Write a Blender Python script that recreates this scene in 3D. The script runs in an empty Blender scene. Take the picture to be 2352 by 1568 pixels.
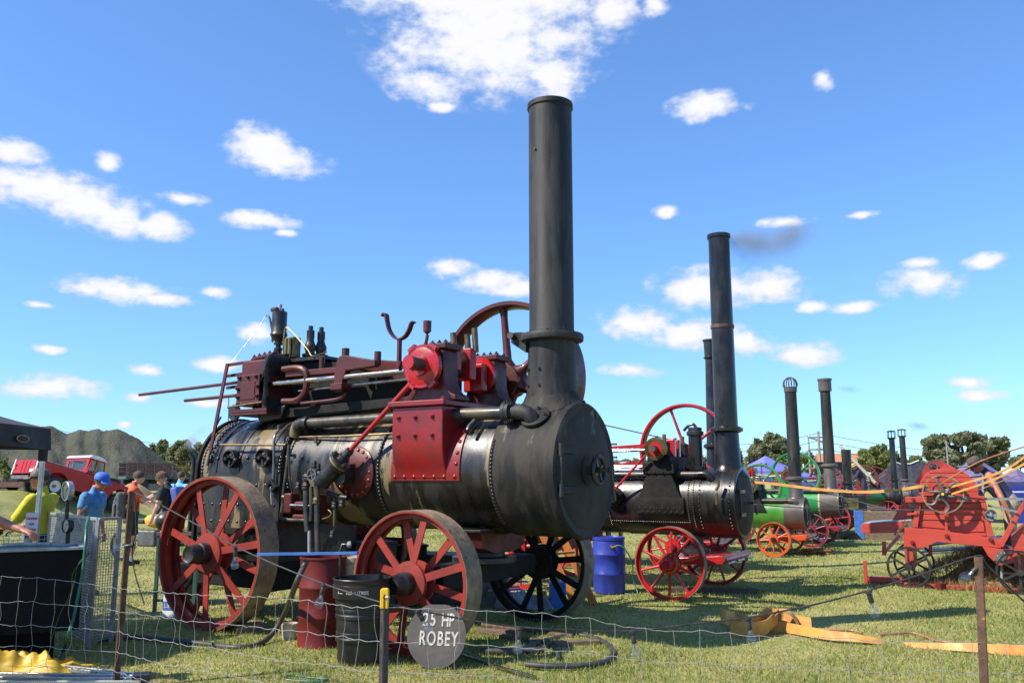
import bpy, bmesh, math, random
import numpy as np
from math import pi, sin, cos, radians as R, sqrt, atan2
from mathutils import Vector as V, Matrix, Euler
rnd = random.Random(7)
sc = bpy.context.scene
COL = sc.collection

# ---------------------------------------------------------------- camera (photo pixels are given in a 2352 x 1568 frame)
PF, PCX, PCY, PHZ, CAMH = 1950.0, 1176.0, 784.0, 1103.0, 1.6
PITCH = math.atan((PHZ - PCY) / PF)
CS, SN = cos(PITCH), sin(PITCH)
cam = bpy.data.cameras.new('camera'); camo = bpy.data.objects.new('camera', cam); COL.objects.link(camo)
cam.sensor_width = 36; cam.lens = 36 * PF / 2352; cam.clip_start = 0.1; cam.clip_end = 3000
camo.location = (0, 0, CAMH); camo.rotation_euler = (pi/2 + PITCH, 0, 0)
sc.camera = camo

def ray(u, v):
    a = (u - PCX) / PF; b = -(v - PCY) / PF
    return V((a, CS - b*SN, SN + b*CS))
def G(u, v, z=0.0):                       # the point of the ground seen at a pixel
    r = ray(u, v); t = (z - CAMH) / r.z
    return V((0, 0, CAMH)) + r*t
def A(u, v, y):                           # the point at distance y seen at a pixel
    r = ray(u, v); return V((0, 0, CAMH)) + r*(y / r.y)
class Frame:
    def __init__(s, ox, oy, hd):
        a = R(hd); s.O = V((ox, oy, 0)); s.a = a
        s.F = V((cos(a), sin(a), 0)); s.L = V((-sin(a), cos(a), 0))
    def at(s, u, v, y):                   # local point on the plane y = const
        r = ray(u, v); C = V((0, 0, CAMH)) - s.O
        t = (y - C.dot(s.L)) / r.dot(s.L); P = C + r*t
        return V((P.dot(s.F), y, P.z))
    def w(s, p): return s.O + s.F*p[0] + s.L*p[1] + V((0, 0, p[2]))
ZM = dict(Z3=(550,1200,.3826), Z4=(1250,1200,.3826), Z5=(1900,1200,.3826), Z6=(600,1700,.3826), Z7=(1100,1700,.3826), Z8=(1700,1500,.4464),
          Y1=(1100,2100,.4024), Y2=(1800,2050,.4343), Y3=(2400,1550,.3507), Y4=(2400,2000,.3826), Y5=(2900,1450,.3507), Y6=(3400,1600,.3826),
          Y7=(3300,2000,.4663), Y8=(2900,1900,.2551), X1=(0,1600,.3826), X2=(0,2100,.4024))
def D(z, x, y):
    o = ZM[z]; return ((o[0] + o[2]*x)/1.7415, (o[1] + o[2]*y)/1.7415)

# ---------------------------------------------------------------- sky, sun, exposure
SUN = V((-0.655, -0.27, 0.705)).normalized()
sun = bpy.data.lights.new('sun', 'SUN'); sun.energy = 5.0; sun.angle = R(0.5); sun.color = (1.0, 0.93, 0.82)
suno = bpy.data.objects.new('sun', sun); COL.objects.link(suno)
suno.rotation_euler = SUN.to_track_quat('Z', 'Y').to_euler()
wd = bpy.data.worlds.new('World'); sc.world = wd; wd.use_nodes = True
nt = wd.node_tree; nt.nodes.clear()
def nd(t, **k):
    n = nt.nodes.new(t)
    for a, b in k.items(): setattr(n, a, b)
    return n
out = nd('ShaderNodeOutputWorld'); bg = nd('ShaderNodeBackground'); nt.links.new(bg.outputs[0], out.inputs[0])
sky = nd('ShaderNodeTexSky', sky_type='NISHITA', sun_disc=False, sun_elevation=math.asin(SUN.z), sun_rotation=math.atan2(SUN.x, SUN.y), altitude=50, air_density=1.0, dust_density=0.0, ozone_density=3.5)
hs = nd('ShaderNodeHueSaturation'); hs.inputs['Saturation'].default_value = .93; hs.inputs['Value'].default_value = 1.0
nt.links.new(sky.outputs[0], hs.inputs['Color'])
gn_ = nd('ShaderNodeMix', data_type='RGBA', blend_type='MULTIPLY'); gn_.inputs[0].default_value = 1; gn_.inputs[7].default_value = (.84, 1.02, 1.17, 1); nt.links.new(hs.outputs[0], gn_.inputs[6])
tc = nd('ShaderNodeTexCoord')
CL = [(1120,8,330,62),(1120,105,250,120),(1130,70,270,140),(985,195,95,45),(1255,170,100,70),(1400,20,80,45),(1050,60,150,60),
      (75,430,175,52),(25,350,75,34),(205,470,130,52),(270,500,75,45),(365,518,72,32),(245,370,30,26),(420,457,58,16),
      (597,335,82,50),(645,368,110,38),(597,507,85,22),(655,535,30,10),
      (280,668,130,32),(205,665,60,20),(375,685,70,18),(490,670,36,15),
      (1035,617,62,26),(1120,645,88,26),(1185,665,60,22),(1625,245,92,34),(1893,182,26,26),
      (1605,662,118,48),(1765,662,90,44),(1465,740,98,40),(1600,765,120,36),(1712,788,68,32),(1845,812,92,30),(1455,850,75,20),
      (2125,648,95,38),(2262,600,54,20),(2120,603,48,13),(115,890,115,34),(340,850,42,15),(110,801,36,12),(500,836,54,19),(592,767,54,24),
      (2225,878,48,15),(2245,911,60,17),(1530,485,30,16),(1805,508,60,14),(1980,492,34,10),(320,913,36,15),(285,973,20,12),
      (1960,705,60,14),(1865,705,36,14),(480,925,50,14),(1010,245,34,14),(90,700,36,9),(1505,15,34,26)]
prev = None
for (u, v, a, b) in CL:
    d = ray(u, v).normalized(); k = 1.0/PF/ray(u, v).length
    mp = nd('ShaderNodeMapping', vector_type='TEXTURE')
    mp.inputs['Location'].default_value = d
    mp.inputs['Rotation'].default_value = (math.asin(d.z), 0, -math.atan2(d.x, d.y))
    mp.inputs['Scale'].default_value = (a*k*1.3, 0.6, b*k*1.35)
    nt.links.new(tc.outputs['Generated'], mp.inputs['Vector'])
    gr = nd('ShaderNodeTexGradient', gradient_type='SPHERICAL'); nt.links.new(mp.outputs[0], gr.inputs[0])
    if prev is None: prev = gr.outputs['Fac']
    else:
        mx = nd('ShaderNodeMath', operation='MAXIMUM'); nt.links.new(prev, mx.inputs[0]); nt.links.new(gr.outputs['Fac'], mx.inputs[1]); prev = mx.outputs[0]
def wmath(op, a, b=None, c=None):
    n = nd('ShaderNodeMath', operation=op)
    for i, q in enumerate((a, b, c)):
        if q is None: continue
        if isinstance(q, (int, float)): n.inputs[i].default_value = q
        else: nt.links.new(q, n.inputs[i])
    return n.outputs[0]
mpn = nd('ShaderNodeMapping'); mpn.inputs['Scale'].default_value = (1, 1, 1.7); nt.links.new(tc.outputs['Generated'], mpn.inputs['Vector'])
n1 = nd('ShaderNodeTexNoise'); n1.inputs['Scale'].default_value = 21; n1.inputs['Detail'].default_value = 9; n1.inputs['Roughness'].default_value = .62; nt.links.new(mpn.outputs[0], n1.inputs['Vector'])
n2 = nd('ShaderNodeTexNoise'); n2.inputs['Scale'].default_value = 60; n2.inputs['Detail'].default_value = 6; nt.links.new(mpn.outputs[0], n2.inputs['Vector'])
n3 = nd('ShaderNodeTexNoise'); n3.inputs['Scale'].default_value = 3.2; n3.inputs['Detail'].default_value = 8; nt.links.new(mpn.outputs[0], n3.inputs['Vector'])
# scattered clouds everywhere else: a sparse fractal field, the same all round
fld = wmath('MULTIPLY', wmath('SUBTRACT', n3.outputs['Fac'], 0.66), 3.0)
base = wmath('MULTIPLY', wmath('MAXIMUM', prev, fld), 1.75)
nz = wmath('ADD', wmath('MULTIPLY', wmath('SUBTRACT', n1.outputs['Fac'], .5), 2.7), wmath('MULTIPLY', wmath('SUBTRACT', n2.outputs['Fac'], .5), 1.35))
dens = wmath('ADD', base, wmath('MULTIPLY', nz, wmath('MINIMUM', wmath('MULTIPLY', base, 3.5), 1.0)))
al = nd('ShaderNodeMapRange', interpolation_type='SMOOTHSTEP'); al.inputs[1].default_value = .08; al.inputs[2].default_value = 1.25; nt.links.new(dens, al.inputs[0])
sh = nd('ShaderNodeMapRange'); sh.inputs[1].default_value = .35; sh.inputs[2].default_value = 1.45; nt.links.new(dens, sh.inputs[0])
ccol = nd('ShaderNodeMix', data_type='RGBA'); ccol.inputs[6].default_value = (3.5, 3.9, 4.9, 1); ccol.inputs[7].default_value = (5.1, 5.05, 5.15, 1); nt.links.new(sh.outputs[0], ccol.inputs[0])
mixc = nd('ShaderNodeMix', data_type='RGBA'); nt.links.new(wmath('MULTIPLY', al.outputs[0], .96), mixc.inputs[0]); gm_ = nd('ShaderNodeGamma'); gm_.inputs[1].default_value = .80; nt.links.new(gn_.outputs[2], gm_.inputs[0])
gk_ = nd('ShaderNodeMix', data_type='RGBA', blend_type='MULTIPLY'); gk_.inputs[0].default_value = 1; gk_.inputs[7].default_value = (.80, 1.07, 1.42, 1); nt.links.new(gm_.outputs[0], gk_.inputs[6]); nt.links.new(gk_.outputs[2], mixc.inputs[6]); nt.links.new(ccol.outputs[2], mixc.inputs[7])
nt.links.new(mixc.outputs[2], bg.inputs['Color']); bg.inputs['Strength'].default_value = 0.13
sc.view_settings.view_transform = 'Standard'; sc.view_settings.look = 'None'; sc.view_settings.exposure = 0.62; sc.view_settings.gamma = 1.0
sc.view_settings.use_curve_mapping = False
sc.cycles.max_bounces = 6; sc.cycles.diffuse_bounces = 3; sc.cycles.transparent_max_bounces = 12; sc.cycles.volume_bounces = 0
wd.cycles.sampling_method = 'MANUAL'; wd.cycles.sample_map_resolution = 256

# ---------------------------------------------------------------- materials
MATS = {}
def M(name, c1, c2=None, scale=6, rough=.5, metal=0, bump=0, bscale=None, lo=.4, hi=.62, stretch=(1,1,1), c3=None, s3=3, lo3=.55, hi3=.66, rv=.15, spec=.5, bdist=.02, detail=6, alpha=None, coat=0):
    m = bpy.data.materials.new(name); m.use_nodes = True; t = m.node_tree; b = t.nodes['Principled BSDF']
    L = t.links.new
    b.inputs['Roughness'].default_value = rough; b.inputs['Metallic'].default_value = metal; b.inputs['Specular IOR Level'].default_value = spec
    if coat: b.inputs['Coat Weight'].default_value = coat; b.inputs['Coat Roughness'].default_value = .12
    b.inputs['Base Color'].default_value = (*c1, 1)
    if c2 is not None or bump or rv:
        co = t.nodes.new('ShaderNodeTexCoord'); mp = t.nodes.new('ShaderNodeMapping'); mp.inputs['Scale'].default_value = stretch
        L(co.outputs['Object'], mp.inputs[0])
        def noise(s, dt=detail):
            n = t.nodes.new('ShaderNodeTexNoise'); n.inputs['Scale'].default_value = s; n.inputs['Detail'].default_value = dt; n.inputs['Roughness'].default_value = .6
            L(mp.outputs[0], n.inputs['Vector']); return n.outputs['Fac']
        n = noise(scale)
        def ramp(src, a, z):
            r = t.nodes.new('ShaderNodeMapRange'); r.interpolation_type = 'SMOOTHSTEP'; r.inputs[1].default_value = a; r.inputs[2].default_value = z; L(src, r.inputs[0]); return r.outputs[0]
        col = None
        if c2 is not None:
            mx = t.nodes.new('ShaderNodeMix'); mx.data_type = 'RGBA'; mx.inputs[6].default_value = (*c1, 1); mx.inputs[7].default_value = (*c2, 1)
            L(ramp(n, lo, hi), mx.inputs[0]); col = mx.outputs[2]
        if c3 is not None:
            mx = t.nodes.new('ShaderNodeMix'); mx.data_type = 'RGBA'; mx.inputs[7].default_value = (*c3, 1)
            if col: L(col, mx.inputs[6])
            else: mx.inputs[6].default_value = (*c1, 1)
            L(ramp(noise(s3), lo3, hi3), mx.inputs[0]); col = mx.outputs[2]
        if col: L(col, b.inputs['Base Color'])
        if rv:
            r = t.nodes.new('ShaderNodeMapRange'); r.inputs[1].default_value = .3; r.inputs[2].default_value = .7; r.inputs[3].default_value = max(.05, rough - rv); r.inputs[4].default_value = min(1, rough + rv); L(n, r.inputs[0]); L(r.outputs[0], b.inputs['Roughness'])
        if bump:
            bp = t.nodes.new('ShaderNodeBump'); bp.inputs['Strength'].default_value = bump; bp.inputs['Distance'].default_value = bdist
            L(noise(bscale or scale*3), bp.inputs['Height']); L(bp.outputs[0], b.inputs['Normal'])
    MATS[name] = m; return m
M('boiler', (.010,.009,.009), (.032,.027,.022), 2.2, .34, bump=.12, bscale=75, stretch=(3,.8,.8), c3=(.19,.14,.065), s3=1.25, lo3=.55, hi3=.585, rv=.2, spec=.6)
M('smokebox', (.014,.0135,.013), (.043,.038,.031), 2.5, .66, spec=.22, bump=.1, bscale=24, stretch=(2.4,.9,.7), c3=(.14,.125,.11), s3=2.3, lo3=.63, hi3=.72, rv=.14)
M('chimney', (.015,.015,.016), (.036,.034,.032), 4, .58, spec=.3, bump=.08, bscale=40, stretch=(2,2,.35), c3=(.07,.056,.042), s3=5, lo3=.56, hi3=.74, rv=.12)
M('black', (.012,.012,.012), (.03,.028,.026), 7, .42, bump=.1)
M('soot_and_shade', (.01,.0095,.009), (.022,.02,.017), 5, .7, spec=.2, bump=.15)  # sooty parts; also carries painted shade on far front wheel and axle beam
M('maroon', (.098,.017,.014), (.056,.012,.010), 5, .48, spec=.3, bump=.12, c3=(.05,.03,.022), s3=4, lo3=.62, hi3=.75, coat=.2)
M('bracket_red', (.235,.008,.008), (.16,.008,.008), 4, .36, bump=.08, coat=.25, c3=(.07,.02,.015), s3=6, lo3=.66, hi3=.8)
M('bright_red', (.40,.007,.009), (.29,.007,.008), 6, .35, bump=.08, coat=.25, c3=(.06,.01,.01), s3=9, lo3=.7, hi3=.8)
M('spoke_red', (.29,.036,.024), (.21,.028,.02), 5, .5, spec=.3, bump=.08, c3=(.13,.05,.035), s3=9, lo3=.66, hi3=.76)
M('tread', (.25,.18,.115), (.15,.105,.068), 6, .75, bump=.5, bscale=22, c3=(.07,.045,.035), s3=14, lo3=.6, hi3=.7)
M('steel', (.5,.46,.4), (.34,.29,.22), 5, .26, metal=1, bump=.05)
M('pipe_dark', (.05,.05,.052), (.1,.085,.06), 5, .4, metal=.5, bump=.08)
M('brass', (.42,.27,.1), (.24,.16,.07), 6, .35, metal=1)
M('dirty_brass', (.22,.15,.07), (.1,.08,.05), 6, .45, metal=.8)
M('gasket', (.3,.19,.05), (.2,.12,.04), 6, .6)
M('engine_red', (.46,.015,.018), (.33,.012,.012), 5, .3, coat=.4, c3=(.12,.02,.02), s3=7, lo3=.68, hi3=.8)
M('engine_black', (.008,.0075,.0075), (.024,.021,.018), 3, .30, bump=.1, bscale=26, stretch=(2,.8,.8), rv=.1, spec=.45, c3=(.05,.04,.033), s3=3, lo3=.6, hi3=.75)
M('engine_green', (.05,.2,.022), (.075,.25,.035), 3, .3, rv=.08, coat=.3, stretch=(1,1,.4), c3=(.07,.09,.02), s3=5, lo3=.66, hi3=.8)
M('bright_green', (.012,.26,.05), (.01,.2,.04), 4, .35, coat=.3)
M('dark_green', (.008,.07,.025), (.006,.05,.02), 4, .3, coat=.4)
M('orange_wheel', (.62,.085,.01), (.5,.06,.01), 6, .4, coat=.2)
M('maroon_engine', (.22,.012,.02), (.17,.012,.015), 6, .4, coat=.2)
M('grey_smokebox', (.075,.06,.052), (.105,.085,.072), 3, .45, bump=.05)
M('drum_red', (.14,.013,.010), (.10,.011,.009), 4, .52, spec=.3, bump=.1, c3=(.13,.05,.03), s3=5, lo3=.6, hi3=.74)
M('bin_black', (.009,.009,.0095), (.02,.019,.018), 5, .4, bump=.05, c3=(.09,.06,.04), s3=6, lo3=.68, hi3=.85)
M('sign_grey', (.07,.059,.05), (.10,.084,.07), 6, .6, bump=.12, c3=(.07,.055,.05), s3=12, lo3=.6, hi3=.75)
M('chalk', (.6,.56,.49), (.42,.38,.33), 30, .7)
M('picket_rust', (.115,.06,.036), (.07,.036,.022), 14, .7, bump=.4, c3=(.3,.19,.05), s3=9, lo3=.64, hi3=.72)
M('picket_black', (.035,.03,.03), (.07,.05,.045), 14, .55, bump=.2)
M('yellow_plastic', (.85,.5,.015), (.75,.42,.01), 8, .4)
M('wire', (.42,.41,.41), (.3,.27,.25), 40, .42, metal=.35)
M('cable', (.02,.018,.018), (.04,.035,.03), 20, .5)
M('galv', (.42,.43,.42), (.3,.31,.3), 12, .5, metal=.5)
M('aluminium', (.62,.62,.62), (.5,.5,.5), 8, .3, metal=.8)
M('blue_plastic', (.02,.035,.26), (.025,.045,.32), 5, .38, bump=.04)
M('blue_paint', (.04,.12,.38), (.05,.16,.42), 14, .5)
M('cream', (.55,.48,.36), (.42,.34,.24), 10, .5)
M('white', (.72,.72,.7), (.62,.62,.6), 10, .5)
M('hose', (.035,.035,.034), (.06,.055,.05), 10, .55)
M('green_hose', (.012,.1,.06), (.02,.14,.08), 10, .4)
M('timber', (.19,.125,.075), (.11,.075,.05), 8, .75, bump=.3, stretch=(1,5,5))
M('orange_wood', (.5,.17,.03), (.4,.12,.02), 8, .55, stretch=(1,1,.3))
M('dark_wood', (.05,.035,.025), (.09,.06,.045), 8, .7, bump=.3)
M('belt', (.6,.3,.07), (.48,.22,.05), 6, .55, bump=.05)
M('belt_edge', (.36,.17,.08), (.28,.12,.06), 8, .6)
M('thresher_red', (.46,.055,.032), (.38,.045,.026), 5, .42, bump=.15, stretch=(.5,2,3), c3=(.26,.04,.025), s3=3, lo3=.62, hi3=.76)
M('cast_iron', (.028,.027,.026), (.05,.045,.04), 9, .45, metal=.4, bump=.1)
M('grey_iron', (.14,.14,.14), (.09,.085,.08), 9, .5, metal=.3)
M('grey_paint', (.2,.22,.22), (.13,.14,.15), 9, .5)
M('rope_orange', (.3,.12,.04), (.2,.08,.03), 20, .8)
M('tarp_yellow', (.58,.36,.015), (.48,.29,.012), 5, .5, bump=.15, bscale=8)
M('tarp_grey', (.2,.2,.22), (.28,.28,.3), 4, .55, bump=.2, bscale=9)
M('canopy_black', (.012,.012,.013), (.02,.02,.02), 4, .6)
M('canopy_grey', (.05,.047,.045), (.06,.055,.05), 4, .75)
M('tent_blue', (.13,.15,.44), (.16,.18,.5), 2, .7)
M('tent_dark', (.05,.047,.05), (.085,.08,.082), 3, .4, bump=.3, bscale=4)
M('tent_purple', (.16,.13,.24), (.12,.1,.19), 3, .6, bump=.3, bscale=4)
M('tent_white', (.75,.75,.76), (.65,.65,.67), 3, .6)
M('rubber', (.02,.02,.02), (.035,.032,.03), 12, .75)
M('car_red', (.42,.014,.012), (.36,.012,.01), 5, .4, coat=.12, rv=.05, spec=.35)
M('car_white', (.7,.72,.72), (.62,.65,.66), 5, .35)
M('underbody', (.015,.015,.015), None, rough=.8)
M('lamp_orange', (.8,.2,.02), None, rough=.3)
M('skin', (.5,.24,.15), (.42,.18,.11), 20, .5, rv=.05)
M('skin_light', (.6,.33,.23), (.5,.26,.18), 20, .5, rv=.05)
M('skin_red', (.42,.17,.1), (.36,.13,.08), 20, .5, rv=.05)
M('shirt_yellow', (.62,.56,.03), (.52,.47,.03), 9, .8, bump=.3, bscale=10)
M('shirt_blue', (.08,.24,.46), (.06,.19,.38), 9, .8, bump=.3, bscale=10)
M('shirt_lightblue', (.16,.42,.6), (.12,.34,.5), 9, .8)
M('shirt_orange', (.62,.1,.03), (.5,.08,.025), 9, .8, bump=.3, bscale=10)
M('shirt_black', (.012,.012,.013), (.025,.024,.024), 9, .8, bump=.3, bscale=10)
M('navy', (.015,.02,.045), (.025,.03,.06), 9, .8, bump=.3, bscale=10)
M('jeans', (.1,.17,.3), (.06,.1,.2), 14, .8, bump=.2)
M('khaki', (.42,.33,.23), (.33,.26,.18), 10, .8, bump=.4, bscale=9)
M('pale_cloth', (.42,.42,.43), (.34,.34,.35), 10, .8)
M('cap_blue', (.04,.14,.56), (.05,.17,.62), 10, .7)
M('cap_grey', (.15,.12,.125), (.11,.09,.095), 12, .8)
M('hat_brown', (.1,.07,.05), (.07,.05,.035), 12, .8)
M('straw_hat', (.5,.34,.13), (.4,.26,.09), 20, .8)
M('hair_dark', (.05,.028,.016), (.09,.05,.028), 40, .7, bump=.6, bscale=60)
M('hair_curly', (.13,.065,.03), (.07,.035,.018), 60, .8, bump=1, bscale=50)
M('pack_grey', (.1,.105,.1), (.06,.06,.06), 8, .7)
M('pack_blue', (.08,.14,.42), (.06,.1,.33), 8, .7)
M('shoe', (.02,.02,.02), (.04,.04,.04), 9, .6)
M('paper', (.78,.66,.74), (.72,.62,.7), 6, .6)
M('print_red', (.55,.03,.03), None, rough=.6)
M('print_dark', (.06,.05,.05), None, rough=.6)
M('print_blue', (.05,.12,.4), None, rough=.6)
M('dial', (.6,.52,.36), (.5,.42,.28), 12, .4)
M('straw', (.3,.2,.09), (.2,.12,.05), 20, .85, bump=1, bscale=30)
M('sand', (.4,.26,.13), (.33,.2,.1), 4, .9, bump=.4, bscale=10)
M('gravel', (.066,.066,.04), (.048,.048,.029), 1.2, .95, bump=1, bscale=6, bdist=.15, c3=(.085,.083,.052), s3=2.4, lo3=.55, hi3=.7)
M('bark', (.11,.08,.06), (.07,.05,.04), 8, .85, bump=.5)
M('pole_wood', (.28,.27,.2), (.22,.2,.15), 4, .8)
M('house_brick', (.3,.17,.12), (.25,.13,.09), 10, .8)
M('roof_tile', (.45,.2,.1), (.36,.15,.08), 10, .8)
M('plate_white', (.7,.68,.62), None, rough=.5)
M('truck_wood', (.17,.09,.065), (.12,.06,.045), 5, .75, bump=.3, stretch=(1,1,4))
M('truck_green', (.05,.12,.1), (.04,.09,.08), 5, .5)
M('moto_yellow', (.75,.4,.01), None, rough=.3)
M('tank_black', (.007,.007,.0075), (.012,.012,.012), 3, .75, spec=.15, bump=.06)
def leafmat(name, c1, c2):
    m = bpy.data.materials.new(name); m.use_nodes = True; t = m.node_tree; b = t.nodes['Principled BSDF']; L = t.links.new
    at = t.nodes.new('ShaderNodeAttribute'); at.attribute_name = 'tint'
    mx = t.nodes.new('ShaderNodeMix'); mx.data_type = 'RGBA'; mx.inputs[6].default_value = (*c1, 1); mx.inputs[7].default_value = (*c2, 1)
    L(at.outputs['Fac'], mx.inputs[0]); L(mx.outputs[2], b.inputs['Base Color']); b.inputs['Roughness'].default_value = .6; b.inputs['Specular IOR Level'].default_value = .25
    tr = t.nodes.new('ShaderNodeBsdfTranslucent'); L(mx.outputs[2], tr.inputs['Color'])
    ms = t.nodes.new('ShaderNodeMixShader'); ms.inputs[0].default_value = .38; L(b.outputs[0], ms.inputs[1]); L(tr.outputs[0], ms.inputs[2])
    L(ms.outputs[0], t.nodes['Material Output'].inputs['Surface']); MATS[name] = m
leafmat('leaf_olive', (.13,.15,.06), (.34,.34,.16))
leafmat('leaf_bright', (.11,.15,.035), (.30,.31,.10))
leafmat('leaf_dark', (.11,.13,.062), (.30,.30,.16))
leafmat('grass', (.165,.225,.045), (.52,.46,.17))
leafmat('straw_blade', (.2,.12,.05), (.42,.3,.13))
def glassmat(name, col, rough=.02):
    m = bpy.data.materials.new(name); m.use_nodes = True; b = m.node_tree.nodes['Principled BSDF']
    b.inputs['Base Color'].default_value = (*col, 1); b.inputs['Transmission Weight'].default_value = 1; b.inputs['Roughness'].default_value = rough; b.inputs['IOR'].default_value = 1.3; MATS[name] = m
def thinglass(name):
    m = bpy.data.materials.new(name); m.use_nodes = True; t = m.node_tree; L = t.links.new; t.nodes.remove(t.nodes['Principled BSDF'])
    fr = t.nodes.new('ShaderNodeValue'); fr.outputs[0].default_value = .13; tr = t.nodes.new('ShaderNodeBsdfTransparent'); tr.inputs[0].default_value = (.94,.95,.95,1); gl = t.nodes.new('ShaderNodeBsdfGlossy'); gl.inputs['Roughness'].default_value = .02
    ms = t.nodes.new('ShaderNodeMixShader'); L(fr.outputs[0], ms.inputs[0]); L(tr.outputs[0], ms.inputs[1]); L(gl.outputs[0], ms.inputs[2]); L(ms.outputs[0], t.nodes['Material Output'].inputs['Surface']); MATS[name] = m
thinglass('glass'); glassmat('window_glass', (.75, .82, .82), .05)
def smokemat(name, col, dens, scale):
    m = bpy.data.materials.new(name); m.use_nodes = True; t = m.node_tree; t.nodes.remove(t.nodes['Principled BSDF']); L = t.links.new
    pv = t.nodes.new('ShaderNodeVolumePrincipled'); pv.inputs['Color'].default_value = (*col, 1); pv.inputs['Anisotropy'].default_value = .2
    co = t.nodes.new('ShaderNodeTexCoord'); n = t.nodes.new('ShaderNodeTexNoise'); n.inputs['Scale'].default_value = scale; n.inputs['Detail'].default_value = 5; n.inputs['Roughness'].default_value = .6; L(co.outputs['Object'], n.inputs['Vector'])
    g = t.nodes.new('ShaderNodeTexGradient'); g.gradient_type = 'SPHERICAL'
    mp = t.nodes.new('ShaderNodeMapping'); L(co.outputs['Object'], mp.inputs[0]); L(mp.outputs[0], g.inputs[0])
    a = t.nodes.new('ShaderNodeMath'); a.operation = 'ADD'; L(g.outputs['Fac'], a.inputs[0]); L(n.outputs['Fac'], a.inputs[1])
    r = t.nodes.new('ShaderNodeMapRange'); r.inputs[1].default_value = .88; r.inputs[2].default_value = 1.5; r.inputs[4].default_value = dens; L(a.outputs[0], r.inputs[0]); L(r.outputs[0], pv.inputs['Density'])
    L(pv.outputs[0], t.nodes['Material Output'].inputs['Volume']); MATS[name] = m
smokemat('smoke_dark', (.5,.47,.4), 2.8, 1.9); smokemat('smoke_white', (.8,.8,.82), 9, 2.2); smokemat('smoke_thin', (.5,.48,.44), 1.6, 1.6)

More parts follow.
